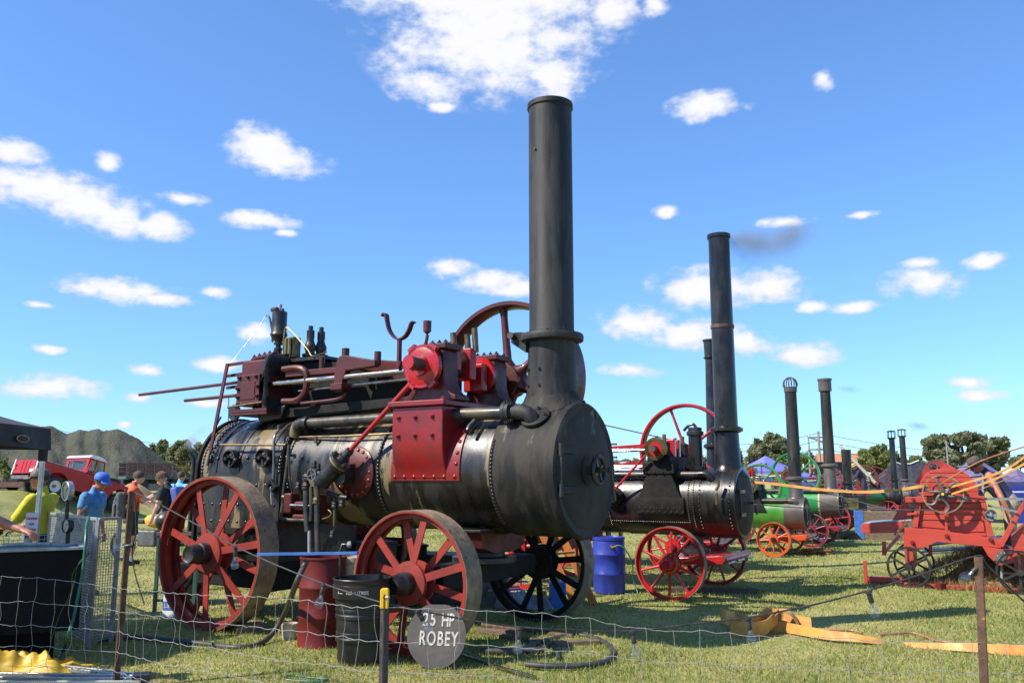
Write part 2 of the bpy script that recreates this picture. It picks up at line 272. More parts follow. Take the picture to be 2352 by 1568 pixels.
# ---------------------------------------------------------------- mesh helpers
def basis(d):
    d = V(d).normalized(); a = V((0,0,1)) if abs(d.z) < .9 else V((1,0,0))
    x = a.cross(d).normalized(); y = d.cross(x); return x, y, d
class MB:
    def __init__(s): s.v = []; s.f = []
    def add(s, vs, fs):
        o = len(s.v); s.v += [tuple(p) for p in vs]; s.f += [[i + o for i in f] for f in fs]; return s
    def box(s, c, size, rot=None):
        hx, hy, hz = [q/2 for q in size]; m = rot if isinstance(rot, Matrix) else (Euler(rot).to_matrix() if rot else Matrix.Identity(3)); c = V(c)
        vs = [c + m @ V((x*hx, y*hy, z*hz)) for x in (-1,1) for y in (-1,1) for z in (-1,1)]
        return s.add(vs, [(0,1,3,2),(4,6,7,5),(0,4,5,1),(2,3,7,6),(0,2,6,4),(1,5,7,3)])
    def b2(s, lo, hi):
        lo, hi = V(lo), V(hi); return s.box((lo+hi)/2, hi-lo)
    def bar(s, p0, p1, w, h, up=(0,0,1)):
        p0, p1 = V(p0), V(p1); d = p1 - p0; z = d.normalized(); x = V(up).cross(z)
        if x.length < 1e-4: x = V((1,0,0))
        x.normalize(); y = z.cross(x)
        return s.box((p0+p1)/2, (w, h, d.length), Matrix((x, y, z)).transposed())
    def lathe(s, o, d, prof, n=24, a0=0, a1=2*pi, cap=True):
        x, y, z = basis(d); o = V(o); vs = []; fs = []; full = abs(a1-a0-2*pi) < 1e-6; m = n if full else n+1
        for (t, r) in prof:
            for i in range(m):
                a = a0 + (a1-a0)*i/n; vs.append(o + z*t + (x*cos(a) + y*sin(a))*r)
        k = len(prof)
        for j in range(k-1):
            for i in range(n):
                i2 = (i+1) % m; fs.append((j*m+i, j*m+i2, (j+1)*m+i2, (j+1)*m+i))
        if cap and full:
            if prof[0][1] > 1e-5: fs.append(tuple(range(m-1, -1, -1)))
            if prof[-1][1] > 1e-5: fs.append(tuple((k-1)*m + i for i in range(m)))
        return s.add(vs, fs)
    def cyl(s, p0, p1, r0, r1=None, n=16, cap=True):
        p0, p1 = V(p0), V(p1); d = p1-p0
        return s.lathe(p0, d, [(0, r0), (d.length, r0 if r1 is None else r1)], n, cap=cap)
    def ring(s, o, d, ri, ro, t0, t1, n=32):
        return s.lathe(o, d, [(t0,ri),(t0,ro),(t1,ro),(t1,ri),(t0,ri)], n, cap=False)
    def tube(s, pts, r, n=8, smooth=0, closed=False):
        pts = [V(p) for p in pts]
        if smooth: pts = spline(pts, smooth)
        k = len(pts); vs = []; fs = []; X = None
        for i, p in enumerate(pts):
            d = (pts[min(i+1,k-1)] - pts[max(i-1,0)]).normalized()
            if X is None: X = basis(d)[0]
            else:
                X = X - d*X.dot(d)
                X = X.normalized() if X.length > 1e-5 else basis(d)[0]
            Y = d.cross(X); rr = r[min(i*len(r)//k, len(r)-1)] if isinstance(r, (list, tuple)) else r
            vs += [p + (X*cos(2*pi*j/n) + Y*sin(2*pi*j/n))*rr for j in range(n)]
        for i in range(k-1):
            for j in range(n): fs.append((i*n+j, i*n+(j+1) % n, (i+1)*n+(j+1) % n, (i+1)*n+j))
        fs.append(tuple(range(n-1,-1,-1))); fs.append(tuple((k-1)*n+j for j in range(n)))
        return s.add(vs, fs)
    def prism(s, poly, o, ux, uy, ext):
        o, ux, uy, ext = V(o), V(ux), V(uy), V(ext); n = len(poly)
        a = [o + ux*p[0] + uy*p[1] for p in poly]; vs = a + [p + ext for p in a]
        fs = [tuple(range(n-1,-1,-1)), tuple(range(n, 2*n))] + [(i, (i+1) % n, n+(i+1) % n, n+i) for i in range(n)]
        return s.add(vs, fs)
    def ribbon(s, pts, wv, t=.006, smooth=0):
        pts = [V(p) for p in pts]
        if smooth: pts = spline(pts, smooth)
        k = len(pts); vs = []; fs = []
        for i, p in enumerate(pts):
            w = V(wv(i/(k-1)) if callable(wv) else wv); d = (pts[min(i+1,k-1)] - pts[max(i-1,0)]).normalized(); nn = d.cross(w)
            nn = nn.normalized()*t if nn.length > 1e-6 else V((0,0,t))
            vs += [p-w/2, p+w/2, p+w/2+nn, p-w/2+nn]
        for i in range(k-1):
            for j in range(4): fs.append((i*4+j, i*4+(j+1) % 4, (i+1)*4+(j+1) % 4, (i+1)*4+j))
        fs += [(3,2,1,0), (k*4-4,k*4-3,k*4-2,k*4-1)]
        return s.add(vs, fs)
    def ball(s, c, r, n=12, sc=(1,1,1), m=None):
        c = V(c); vs = []; fs = []; h = n//2; Mx = m or Matrix.Identity(3)
        for i in range(h+1):
            for j in range(n):
                a, b = pi*i/h, 2*pi*j/n; vs.append(c + Mx @ V((r*sc[0]*sin(a)*cos(b), r*sc[1]*sin(a)*sin(b), r*sc[2]*cos(a))))
        for i in range(h):
            for j in range(n): fs.append((i*n+j, (i+1)*n+j, (i+1)*n+(j+1) % n, i*n+(j+1) % n))
        return s.add(vs, fs)
    def mesh(s, name, mat, ang=38):
        me = bpy.data.meshes.new(name); me.from_pydata(s.v, [], s.f); me.validate()
        bm = bmesh.new(); bm.from_mesh(me); bmesh.ops.remove_doubles(bm, verts=bm.verts, dist=1e-6); bmesh.ops.recalc_face_normals(bm, faces=bm.faces); bm.to_mesh(me); bm.free()
        me.polygons.foreach_set('use_smooth', [True]*len(me.polygons)); me.set_sharp_from_angle(angle=R(ang))
        me.materials.append(MATS[mat] if isinstance(mat, str) else mat); return me
    def to(s, name, mat, parent=None, bevel=0, ang=38):
        o = bpy.data.objects.new(name, s.mesh(name, mat, ang)); COL.objects.link(o); o.parent = parent
        if bevel:
            m = o.modifiers.new('bevel', 'BEVEL'); m.width = bevel; m.segments = 2; m.limit_method = 'ANGLE'; m.angle_limit = R(40); m.harden_normals = True
        return o
def spline(pts, k):
    pts = [V(p) for p in pts]; o = []
    for i in range(len(pts)-1):
        p0, p1, p2, p3 = pts[max(i-1,0)], pts[i], pts[i+1], pts[min(i+2,len(pts)-1)]
        for j in range(k):
            t = j/k; o.append(.5*((2*p1) + (p2-p0)*t + (2*p0-5*p1+4*p2-p3)*t*t + (3*p1-p0-3*p2+p3)*t**3))
    return o + [pts[-1]]
def tag(o, label, cat, group=None, kind=None):
    if label: o['label'] = label
    if cat: o['category'] = cat
    if group: o['group'] = group
    if kind: o['kind'] = kind
    return o
def thing(name, label, cat, loc=(0,0,0), rz=0, group=None, rot=None):
    o = bpy.data.objects.new(name, None); COL.objects.link(o); o.empty_display_size = .2; o.location = loc; o.rotation_euler = rot or (0, 0, rz)
    return tag(o, label, cat, group)
def structure(o): o['kind'] = 'structure'; return o
def inst(name, me, parent, loc, nrm=None, sc_=1.0, rot=None):
    o = bpy.data.objects.new(name, me); COL.objects.link(o); o.parent = parent; o.location = loc
    if nrm is not None: o.rotation_euler = V(nrm).to_track_quat('Z', 'Y').to_euler()
    if rot is not None: o.rotation_euler = rot
    if sc_ != 1.0: o.scale = (sc_,)*3
    return o
def rivet_mesh(name, r, mat, hexa=False):
    m = MB()
    if hexa: m.lathe((0,0,-.004), (0,0,1), [(0, r*1.5), (r*.3, r*1.5), (r*.3, r), (r*1.3, r), (r*1.3, r*.45), (r*2.0, r*.45)], 6)
    else: m.lathe((0,0,-.004), (0,0,1), [(0, r), (r*.45, r*.85), (r*.75, r*.45), (r*.85, 0.001)], 8)
    return m.mesh(name, mat)
# ---------------------------------------------------------------- ground
def sstep(a, b, x):
    t = np.clip((x-a)/(b-a), 0, 1); return t*t*(3-2*t)
def hgt(x, y):
    x = np.asarray(x, float); y = np.asarray(y, float)
    h = 1.2*sstep(-16.4, -20.4, x + .12*(36-y))*sstep(19, 31, y)*sstep(45, 39.5, y)
    h = np.maximum(h, .95*sstep(39.5, 46.5, y)*sstep(-5, -12, x))
    near = sstep(60, 20, np.hypot(x, y))
    h = h + near*(.012*np.sin(x*1.9+y*.7) + .010*np.sin(y*2.3-x*.9))
    h = h + 3.5*sstep(60, 200, y)*sstep(20, 90, x) * .6
    return h
def gz(x, y): return float(hgt(x, y))
def GB(u, v, y0=30):                      # ground point on the bank, found by marching along the ray
    r = ray(u, v); t = 3.0
    while t < 120:
        p = V((0,0,CAMH)) + r*t
        if p.z <= gz(p.x, p.y): return p
        t += .05
    return p
xs = np.concatenate([-np.geomspace(900, 30, 24), np.arange(-29.5, 25, .5), np.geomspace(25, 900, 24)])
ys = np.concatenate([[-60,-20,-8], np.arange(-2, 46, .5), np.geomspace(46, 1500, 30)])
gx, gy = np.meshgrid(xs, ys); gzv = hgt(gx, gy)
nx, ny = len(xs), len(ys)
idx = np.arange(nx*ny).reshape(ny, nx)
fc = np.stack([idx[:-1,:-1], idx[:-1,1:], idx[1:,1:], idx[1:,:-1]], -1).reshape(-1, 4)
me = bpy.data.meshes.new('ground'); me.from_pydata(np.stack([gx, gy, gzv], -1).reshape(-1, 3).tolist(), [], fc.tolist())
me.polygons.foreach_set('use_smooth', [True]*len(me.polygons))
gm = bpy.data.materials.new('ground_grass'); gm.use_nodes = True; t = gm.node_tree; b = t.nodes['Principled BSDF']; LK = t.links.new
co = t.nodes.new('ShaderNodeTexCoord')
def gn(s, det=6, st=(1,1,1)):
    mp = t.nodes.new('ShaderNodeMapping'); mp.inputs['Scale'].default_value = st; LK(co.outputs['Object'], mp.inputs[0])
    n = t.nodes.new('ShaderNodeTexNoise'); n.inputs['Scale'].default_value = s; n.inputs['Detail'].default_value = det; n.inputs['Roughness'].default_value = .65; LK(mp.outputs[0], n.inputs['Vector']); return n.outputs['Fac']
def gr_(src, a, z):
    r = t.nodes.new('ShaderNodeMapRange'); r.interpolation_type = 'SMOOTHSTEP'; r.inputs[1].default_value = a; r.inputs[2].default_value = z; LK(src, r.inputs[0]); return r.outputs[0]
def gmix(f, c1, c2):
    m = t.nodes.new('ShaderNodeMix'); m.data_type = 'RGBA'; LK(f, m.inputs[0])
    for i, q in ((6, c1), (7, c2)):
        if isinstance(q, tuple): m.inputs[i].default_value = (*q, 1)
        else: LK(q, m.inputs[i])
    return m.outputs[2]
c = gmix(gr_(gn(.55), .38, .62), (.21,.26,.06), (.41,.36,.13))
c = gmix(gr_(gn(9, 4), .42, .66), c, (.43,.345,.15))
c = gmix(gr_(gn(30, 3), .5, .75), c, (.17,.19,.05))
c = gmix(gr_(gn(.9, 5), .59, .70), c, (.35,.235,.13))
LK(c, b.inputs['Base Color']); b.inputs['Roughness'].default_value = .9; b.inputs['Specular IOR Level'].default_value = .15
bp = t.nodes.new('ShaderNodeBump'); bp.inputs['Strength'].default_value = .8; bp.inputs['Distance'].default_value = .05; LK(gn(26, 5), bp.inputs['Height']); LK(bp.outputs[0], b.inputs['Normal'])
me.materials.append(gm)
go = bpy.data.objects.new('ground', me); COL.objects.link(go); structure(go)

# grass blades: one object nobody could count
rg = np.random.default_rng(3)
def blades(name, px, py, pz, ln, wd_, mat, tint, label, cat, lean=.8, cap=None):
    n = len(px); a = rg.uniform(0, 2*pi, n); l = rg.uniform(.1, lean, n); ba = rg.uniform(0, 2*pi, n)
    sx, sy = np.cos(ba)*wd_/2, np.sin(ba)*wd_/2
    tipx = px + np.cos(a)*ln*np.sin(l); tipy = py + np.sin(a)*ln*np.sin(l); tipz = pz + ln*np.cos(l)
    v = np.empty((n, 3, 3)); v[:,0] = np.stack([px-sx, py-sy, pz], 1); v[:,1] = np.stack([px+sx, py+sy, pz], 1); v[:,2] = np.stack([tipx, tipy, tipz], 1)
    me = bpy.data.meshes.new(name); me.vertices.add(3*n); me.vertices.foreach_set('co', v.reshape(-1)); me.loops.add(3*n); me.loops.foreach_set('vertex_index', np.arange(3*n))
    me.polygons.add(n); me.polygons.foreach_set('loop_start', np.arange(0, 3*n, 3)); me.update(calc_edges=True)
    at = me.attributes.new('tint', 'FLOAT', 'FACE'); at.data.foreach_set('value', tint.astype(np.float32))
    me.materials.append(MATS[mat]); o = bpy.data.objects.new(name, me); COL.objects.link(o); tag(o, label, cat, kind='stuff'); return o
def patch(x, y):
    return (np.sin(x*.9+1.3*np.sin(y*.5))+np.sin(y*1.3+1.7*np.sin(x*.7))+.7*np.sin(x*2.9-y*2.1)+.5*np.sin(x*5.1+y*4.3))/3.2
N = 520000
dd = 4.2*(30/4.2)**(rg.random(N)**.92); uu = rg.uniform(-.70, .70, N); gxx = uu*dd; gyy = dd
pt = patch(gxx, gyy); keep = rg.random(N) < np.clip(.80 - .55*pt, .2, 1)
gxx, gyy, pt = gxx[keep], gyy[keep], pt[keep]; dk = gyy
ln = rg.uniform(.02, .055, len(gxx))*np.where(rg.random(len(gxx)) < .06, 1.6, 1)*(1-.25*pt)
wdt = (.0038 + .0009*dk)*rg.uniform(.7, 1.3, len(gxx))
tint = np.clip(.42 + .33*pt + rg.normal(0, .27, len(gxx)), 0, 1)
blades('grass', gxx, gyy, hgt(gxx, gyy)-.004, ln, wdt, 'grass', tint, 'short sunburnt grass covering the showground', 'grass', lean=1.15)

# ---------------------------------------------------------------- wheels and generic engine pieces
def wheel(par, c, rad, w, side, ns=12, mat='spoke_red', tyre='tread', hubr=.13, hubl=.28, hubmat='black', flat=True, name='wheel', sw=.085, double=True, rimw=.05, ph=0.0, hubc=None, cup=True):
    """c = centre of the wheel's outer face, side = +1/-1: which way along local y is outward"""
    x, y, z = c; s = side; ax = (0, s, 0)
    o0 = V((x, y - s*w, z))                              # inner face; axis points outward
    rim = MB(); t = max(.014, rad*.032)
    rim.lathe(o0, ax, [(w, rad-.003), (w, rad-t), (0, rad-t), (0, rad-.003), (w, rad-.003)], 56, cap=False)
    for q in ((w*.62, w*.80), (w*.20, w*.38)) if double else ((w*.35, w*.7),):
        rim.lathe(o0, ax, [(q[0], rad-t+.002), (q[0], rad-t-rimw), (q[1], rad-t-rimw), (q[1], rad-t+.002)], 56, cap=False)
    ro = rim.to(name, mat, par)
    MB().lathe(o0, ax, [(.004, rad-.004), (.001, rad+.006), (w-.001, rad+.006), (w-.004, rad-.004)], 56, cap=False).to('tyre', tyre, ro)
    hb = MB(); R1 = hubr*1.75
    hb.lathe(o0, ax, [(w*.25, hubr), (w*.3, R1*.96), (w*.42, R1), (w*.46, hubr*1.05), (w*.85, hubr*1.05), (w*.88, R1), (w*1.0, R1*.97), (w*1.06, hubr*1.1)], 32).to('hub', hubc or mat, ro)
    hp = MB(); rr = hubr*.92
    hp.lathe(o0, ax, [(w*.9, rr), (w+hubl*.45, rr), (w+hubl*.5, rr*.9), (w+hubl*.9, rr*.84), (w+hubl, rr*.76)] + ([(w+hubl-.012, rr*.62)] if cup else []), 28).to('hub_cap', hubmat, ro)
    for i in range(ns):
        a = 2*pi*i/ns + ph; outer = (i % 2 == 0) or not double
        oh = (w*.93 if outer else w*.36); orr = (w*.71 if outer else w*.29)
        if not double: oh = w*.6; orr = w*.52
        d = V((cos(a), 0, sin(a)))
        p0 = o0 + V(ax)*oh + d*(hubr*1.0); p1 = o0 + V(ax)*orr + d*(rad - t - (rimw*.25 if flat else 0))
        m = MB()
        if flat:
            tang = V((-sin(a), 0, cos(a))); dd_ = (p1-p0).normalized(); nn = dd_.cross(tang)
            m.box((p0+p1)/2, (sw, .016, (p1-p0).length), Matrix((tang, nn, dd_)).transposed())
        else: m.cyl(p0, p1, sw*.5, sw*.36, 8)
        m.to('spoke', mat, ro)
    return ro
def flywheel(par, c, rad, w, mat, ns=6, hubr=.1, rimt=.07, ph=.3, sw=.09, curved=False):
    x, y, z = c
    m = MB().lathe((x, y-w/2, z), (0,1,0), [(0, rad), (0, rad-rimt*.6), (w*.2, rad-rimt), (w*.8, rad-rimt), (w, rad-rimt*.6), (w, rad), (w*.5, rad+.008), (0, rad)], 72, cap=False)
    o = m.to('flywheel', mat, par)
    MB().lathe((x, y-w*.55, z), (0,1,0), [(0, hubr*.7), (.01, hubr), (w*1.1-.01, hubr), (w*1.1, hubr*.7)], 24).to('hub', mat, o)
    for i in range(ns):
        a = 2*pi*i/ns + ph; d = V((cos(a), 0, sin(a)))
        k = MB(); pts = []
        for j in range(7):
            f_ = j/6; rr = hubr*.7 + (rad-rimt*.7-hubr*.7)*f_
            aa = a + (.55*sin(f_*pi*.9)*.6 if curved else 0)
            pts.append(V((x + cos(aa)*rr, y, z + sin(aa)*rr)))
        rs = [sw*(.72 if 0 < j < 6 else .95)*(1-.22*j/6)*.5 for j in range(7)]
        rs[0] = sw*.85
        k.tube(pts, rs, 10); k.to('spoke', mat, o)
    return o

# ---------------------------------------------------------------- the big portable engine
E1 = Frame(-.295, 9.24, -31.3)
e1 = thing('portable_steam_engine', 'large black and maroon portable steam engine with tallest chimney, beside the red drum', 'steam engine', E1.O, E1.a, 'portable steam engines in a row')
def P1(zm, x, y, yp): return E1.at(*D(zm, x, y), yp)
BZ = 1.70
RIV = rivet_mesh('rivet', .021, 'boiler'); RIVR = rivet_mesh('rivet_red', .024, 'bracket_red'); BOLT = rivet_mesh('bolt', .02, 'maroon', True); BOLTR = rivet_mesh('bolt_red', .022, 'bracket_red', True); BOLTK = rivet_mesh('bolt_black', .018, 'chimney', True)
def radial(a, r, x): return V((x, -cos(a)*r, BZ + sin(a)*r)), V((0, -cos(a), sin(a)))   # a: angle above the near horizontal
# barrel, with lapped rings
brl = MB().lathe((-2.45, 0, BZ), (1,0,0), [(0,.60),(0,.615),(1.52,.615),(1.53,.627),(2.58,.627),(2.60,.618),(2.98,.618)], 72).to('boiler_barrel', 'boiler', e1)
MB().lathe((.47, 0, BZ), (1,0,0), [(0,.55),(0,.655),(.012,.66),(.66,.66),(.665,.655)], 80).to('smokebox', 'smokebox', e1)
dr = MB().lathe((1.13, 0, BZ), (1,0,0), [(0,.66),(.0,.675),(.03,.685),(.075,.68),(.095,.655),(.085,.60),(.08,.575)], 80, cap=False).to('smokebox_ring', 'smokebox', e1)
door = MB().lathe((1.20, 0, BZ), (1,0,0), [(0,.585),(.012,.585),(.022,.56),(.03,.4),(.035,.2),(.036,.001)], 80, cap=False).to('smokebox_door', 'smokebox', e1)
# door furniture
for zz in (.19, -.19):
    MB().b2((1.222, -.60, BZ+zz-.035), (1.25, -.30, BZ+zz+.035)).to('hinge_strap', 'smokebox', door, .006)
    MB().cyl((1.25, -.60, BZ+zz-.06), (1.25, -.60, BZ+zz+.06), .022, n=12).to('hinge_knuckle', 'chimney', door)
MB().cyl((1.25, -.60, BZ-.24), (1.25, -.60, BZ+.24), .011, n=10).to('hinge_pin', 'pipe_dark', door)
MB().lathe((1.225, 0, BZ), (1,0,0), [(0,.15),(.02,.15),(.03,.12),(.03,.05),(.07,.04),(.15,.03)], 28).to('door_boss', 'smokebox', door)
hw = MB().lathe((1.355, 0, BZ), (1,0,0), [(.03*cos(a)*.8, .135+.022*sin(a)) for a in [2*pi*i/10 for i in range(11)]], 32, cap=False)
for i in range(4): hw.bar((1.355,0,BZ), (1.355, .13*cos(i*pi/2+.5), BZ+.13*sin(i*pi/2+.5)), .03, .015, (1,0,0))
hw.to('door_handwheel', 'cast_iron', door)
hd_ = MB().cyl((1.3,0,BZ), (1.49,0,BZ), .018); hd_.ball((1.49,0,BZ), .035); hd_.tube([(1.49,0,BZ),(1.50,.02,BZ-.14),(1.51,.03,BZ-.30)], .014); hd_.to('door_handle', 'pipe_dark', door)
# firebox: round top, straight sides
def arch(r, zb, n=28):
    return [(-r, zb)] + [(-r*cos(pi*i/n), BZ + r*sin(pi*i/n)) for i in range(n+1)] + [(r, zb)]
fbx = MB().prism(arch(.665, .62), (-3.78, 0, 0), (0,1,0), (0,0,1), (1.40,0,0)).to('firebox', 'boiler', e1)
MB().prism(arch(.70, .60), (-3.83, 0, 0), (0,1,0), (0,0,1), (.05,0,0)).to('firebox_backplate', 'soot_and_shade', e1, .012)
for xx in (-3.66, -3.50, -3.1, -2.62): 
    MB().prism(arch(.675, .66)[1:-1] + [(-p[0], p[1]) for p in arch(.6655, .66)[1:-1]], (xx, 0, 0), (0,1,0), (0,0,1), (.035 if xx < -3 else .06, 0, 0)).to('firebox_band', 'boiler', e1)
MB().b2((-3.8,-.60,.36), (-2.40,.60,.62)).to('ashpan', 'soot_and_shade', e1, .02)
MB().b2((-3.82,-.70,.60), (-2.36,.70,.68)).to('foundation_ring', 'soot_and_shade', e1, .01)
# rivets: seams
def seam(x, a0, a1, n, r, par, me=RIV, dx=0):
    for i in range(n):
        a = a0 + (a1-a0)*i/(n-1); p, q = radial(a, r, x + dx*i); inst('rivet', me, par, p, q)
seam(-.96, 1.15, -.75, 30, .628, brl); seam(-2.32, 1.0, -.3, 22, .618, brl); seam(-2.40, 1.2, .0, 20, .666, fbx); seam(-3.73, 1.45, .0, 24, .666, fbx); seam(-3.60, 1.2, .2, 12, .676, fbx)
for zz in (1.55, 1.32, 1.12, .95, .78):
    for i in range(9): inst('rivet', RIV, fbx, (-3.66+.15*i, -.664, zz), (0,-1,0))
for i in range(14): inst('rivet', RIV, fbx, (-3.73, -.664, 1.62-.065*i), (0,-1,0))
seam(.50, .45, -.9, 24, .66, brl)
for i in range(13): inst('rivet', RIV, brl, (-3.6+.13*i, *radial(.25, .675, 0)[0][1:]), radial(.25,.67,0)[1])
# hand-hole wheels on the firebox side
for (px, py) in ((840,350), (1185,340)):
    p = P1('Z6', px, py, -.70)
    hr = MB().ring((p.x, -.66, p.z), (0,-1,0), .093, .108, -.01, .075, 32); hr.cyl((p.x,-.65,p.z), (p.x,-.78,p.z), .022, n=10)
    for k in range(3): hr.bar((p.x,-.70,p.z), (p.x+.1*cos(k*2.1+.4), -.70, p.z+.1*sin(k*2.1+.4)), .035, .02, (0,1,0))
    hr.ball((p.x+.115, -.72, p.z-.02), .028, 10)
    hr.to('handhole_wheel', 'black', e1)
# chimney
CX = .835
ch = MB().lathe((CX,0,2.28), (0,0,1), [(0,.30),(.06,.285),(.12,.268),(.2,.262),(.72,.248),(.74,.25)], 56).to('chimney_base', 'chimney', e1)
sd = MB(); n_ = 18                                        # saddle skirt wrapped over the smokebox
vs, fs = [], []
for j, (rx, lift) in enumerate(((.37,.004),(.345,.022),(.30,.06),(.268,.14))):
    for i in range(40):
        a = 2*pi*i/40; x_, y_ = rx*cos(a), rx*1.02*sin(a); vs.append((CX+x_, y_, BZ + sqrt(max(.662**2 - y_*y_, 0)) + lift))
for j in range(3):
    for i in range(40): fs.append((j*40+i, j*40+(i+1) % 40, (j+1)*40+(i+1) % 40, (j+1)*40+i))
sd.add(vs, fs).to('chimney_saddle', 'smokebox', e1, ang=60)
for i in range(5):
    a = R(-150+40*i); y_ = .36*sin(a); inst('bolt', BOLTK, ch, (CX+.34*cos(a), y_, BZ+sqrt(.662**2-y_*y_)+.02), (0, y_, .6))
for zz in (2.56, 2.73):
    for aa in (-168, -128, -92): inst('bolt', BOLTK, ch, (CX+.252*cos(R(aa)), .252*sin(R(aa)), zz), (cos(R(aa)), sin(R(aa)), 0), .9)
fl = MB().lathe((CX,0,3.02), (0,0,1), [(0,.25),(.02,.33),(.045,.335),(.05,.335),(.07,.335),(.09,.325),(.095,.245)], 56).to('chimney_flange', 'chimney', e1)
MB().prism([(0,-.18),(.0,.0),(-.08,.05),(-.18,.06),(-.235,.02),(-.23,-.05),(-.16,-.09)], (CX-.20, -.20, 3.09), (.95,-.25,0), (0,0,1), (.02,.06,0)).to('hinge_lug', 'chimney', fl, .008)
MB().cyl((CX-.385,-.10,3.105), (CX-.37,-.24,3.105), .035).to('hinge_bolt', 'pipe_dark', fl)
up = MB().lathe((CX,0,3.11), (0,0,1), [(0,.243),(.05,.238),(.055,.236),(2.50,.236),(2.51,.25),(2.56,.25),(2.565,.225),(2.2,.215)], 56, cap=False).to('chimney_tube', 'chimney', e1)
for aa in (-150, -110, -70): inst('bolt', BOLTK, fl, (CX+.29*cos(R(aa)), .29*sin(R(aa)), 3.11), (0,0,1), .7)
MB().cyl((CX-.06,-.236,5.1), (CX-.06,-.25,5.1), .012).to('chimney_plug', 'cast_iron', up)
# red crankshaft bracket: saddle plates wrapped on the boiler
yo = .72
prof = [(-yo,2.36),(-yo,2.02),(-yo+.005,1.92),(-.70,1.84),(-.68,1.76),(-.655,1.70),(-.645,1.62),(-.60,1.60),(.60,1.60),(.645,1.62),(.655,1.70),(.68,1.76),(.70,1.84),(yo-.005,1.92),(yo,2.02),(yo,2.36)]
brk = MB().prism([p for p in prof], (-.70,0,0), (0,1,0), (0,0,1), (.655,0,0)).to('crank_bracket', 'bracket_red', e1, .014, ang=50)
ft = MB(); pl = []
for i in range(9):
    a = R(28) - R(38)*i/8; pl.append((a,))
vs, fs = [], []
for i in range(11):
    a = R(42) - R(51)*i/10
    for xx in (-.76, .115):
        for rr in (.626, .645): p, q = radial(a, rr, xx); vs.append(p)
for i in range(10):
    for j in ((0,1),(1,3),(3,2),(2,0)): fs.append((i*4+j[0], i*4+j[1], i*4+4+j[1], i*4+4+j[0]))
fs += [(0,1,3,2), (40,42,43,41)]
ft.add(vs, fs).to('bracket_foot', 'bracket_red', brk)
for i in range(7): p, q = radial(R(-5.5), .645, -.71+.128*i); inst('rivet', RIVR, brk, p, q)
for aa in (6, 16, 27, 38): 
    p, q = radial(R(aa), .645, .075); inst('rivet', RIVR, brk, p, q)
p, q = radial(R(8), .645, -.72); inst('rivet', RIVR, brk, p, q)
for zz in (2.25, 2.06):
    for xx in (-.615, -.395, -.175): inst('bolt', BOLTR, brk, (xx, -yo, zz), (0,-1,0))
MB().b2((-.735,-.76,2.36), (-.005,.76,2.42)).to('bracket_cap', 'bracket_red', e1, .012)
for xx in (-.69, -.06): 
    for yy in (-.70, -.44): inst('bolt', BOLTR, brk, (xx, yy, 2.42), (0,0,1), 1.2)
SX, SZ = -.31, 2.79
def pedestal(y0, y1):
    po = [(-.34,2.42),(-.34,2.47),(-.27,2.50),(-.22,2.56),(-.19,2.66),(-.185,2.80),(-.185,2.93),(-.17,2.97),(.17,2.97),(.185,2.93),(.185,2.80),(.19,2.66),(.22,2.56),(.27,2.50),(.34,2.47),(.34,2.42)]
    o = MB().prism([(SX+a, b_) for a, b_ in po], (0,y0,0), (1,0,0), (0,0,1), (0,y1-y0,0)).to('bearing_pedestal', 'maroon', e1, .014)
    MB().b2((SX-.13, y0-.02, 2.965), (SX+.22, y1+.02, 3.03)).to('bearing_cap', 'maroon', o, .015)
    MB().ring((SX, y0, SZ), (0,-1,0), .08, .155, -.01, .045, 32).to('bearing_ring', 'maroon', o)
    for xx in (-.09, .0, .09, .17):
        inst('bolt', BOLT, o, (SX+xx, y0+.05, 3.03), (0,0,1), 1.1); inst('bolt', BOLT, o, (SX+xx, y1-.05, 3.03), (0,0,1), 1.1)
    return o
pedestal(-.60, -.34); pedestal(.40, .66)
MB().cyl((SX,-.95,SZ), (SX,1.25,SZ), .072, n=24).to('crankshaft', 'pipe_dark', e1)
MB().cyl((SX,-.965,SZ), (SX,-.95,SZ), .073, n=24).to('crankshaft_end', 'bright_red', e1)
ecc = MB().lathe((SX-.03,-.63,SZ-.01), (0,-1,0), [(0,.185),(.025,.2),(.075,.2),(.085,.17),(.09,.11),(.12,.105),(.125,.07)], 40).to('eccentric_sheave', 'bright_red', e1)
es = MB().ring((SX-.03,-.64,SZ-.01), (0,-1,0), .195, .228, .005, .065, 44)
for a in (125, 55, -55, 235): es.box((SX-.03+.225*cos(R(a)), -.675, SZ-.01+.225*sin(R(a))), (.07,.06,.10), (0, -R(a), 0))
es.to('eccentric_strap', 'bright_red', e1)
for a in (20, 140, 200, 330): inst('bolt', BOLTR, ecc, (SX-.03+.085*cos(R(a)), -.755, SZ-.01+.085*sin(R(a))), (0,-1,0), .6)
ol = MB().tube([(SX+.0,-.675,SZ+.22),(SX+.02,-.675,SZ+.29)], .018); ol.lathe((SX+.02,-.675,SZ+.28), (0,0,1), [(0,.012),(.03,.02),(.05,.012),(.07,.03),(.075,.042),(.19,.044),(.192,.036)], 20)
ol.to('oil_cup', 'maroon', e1)
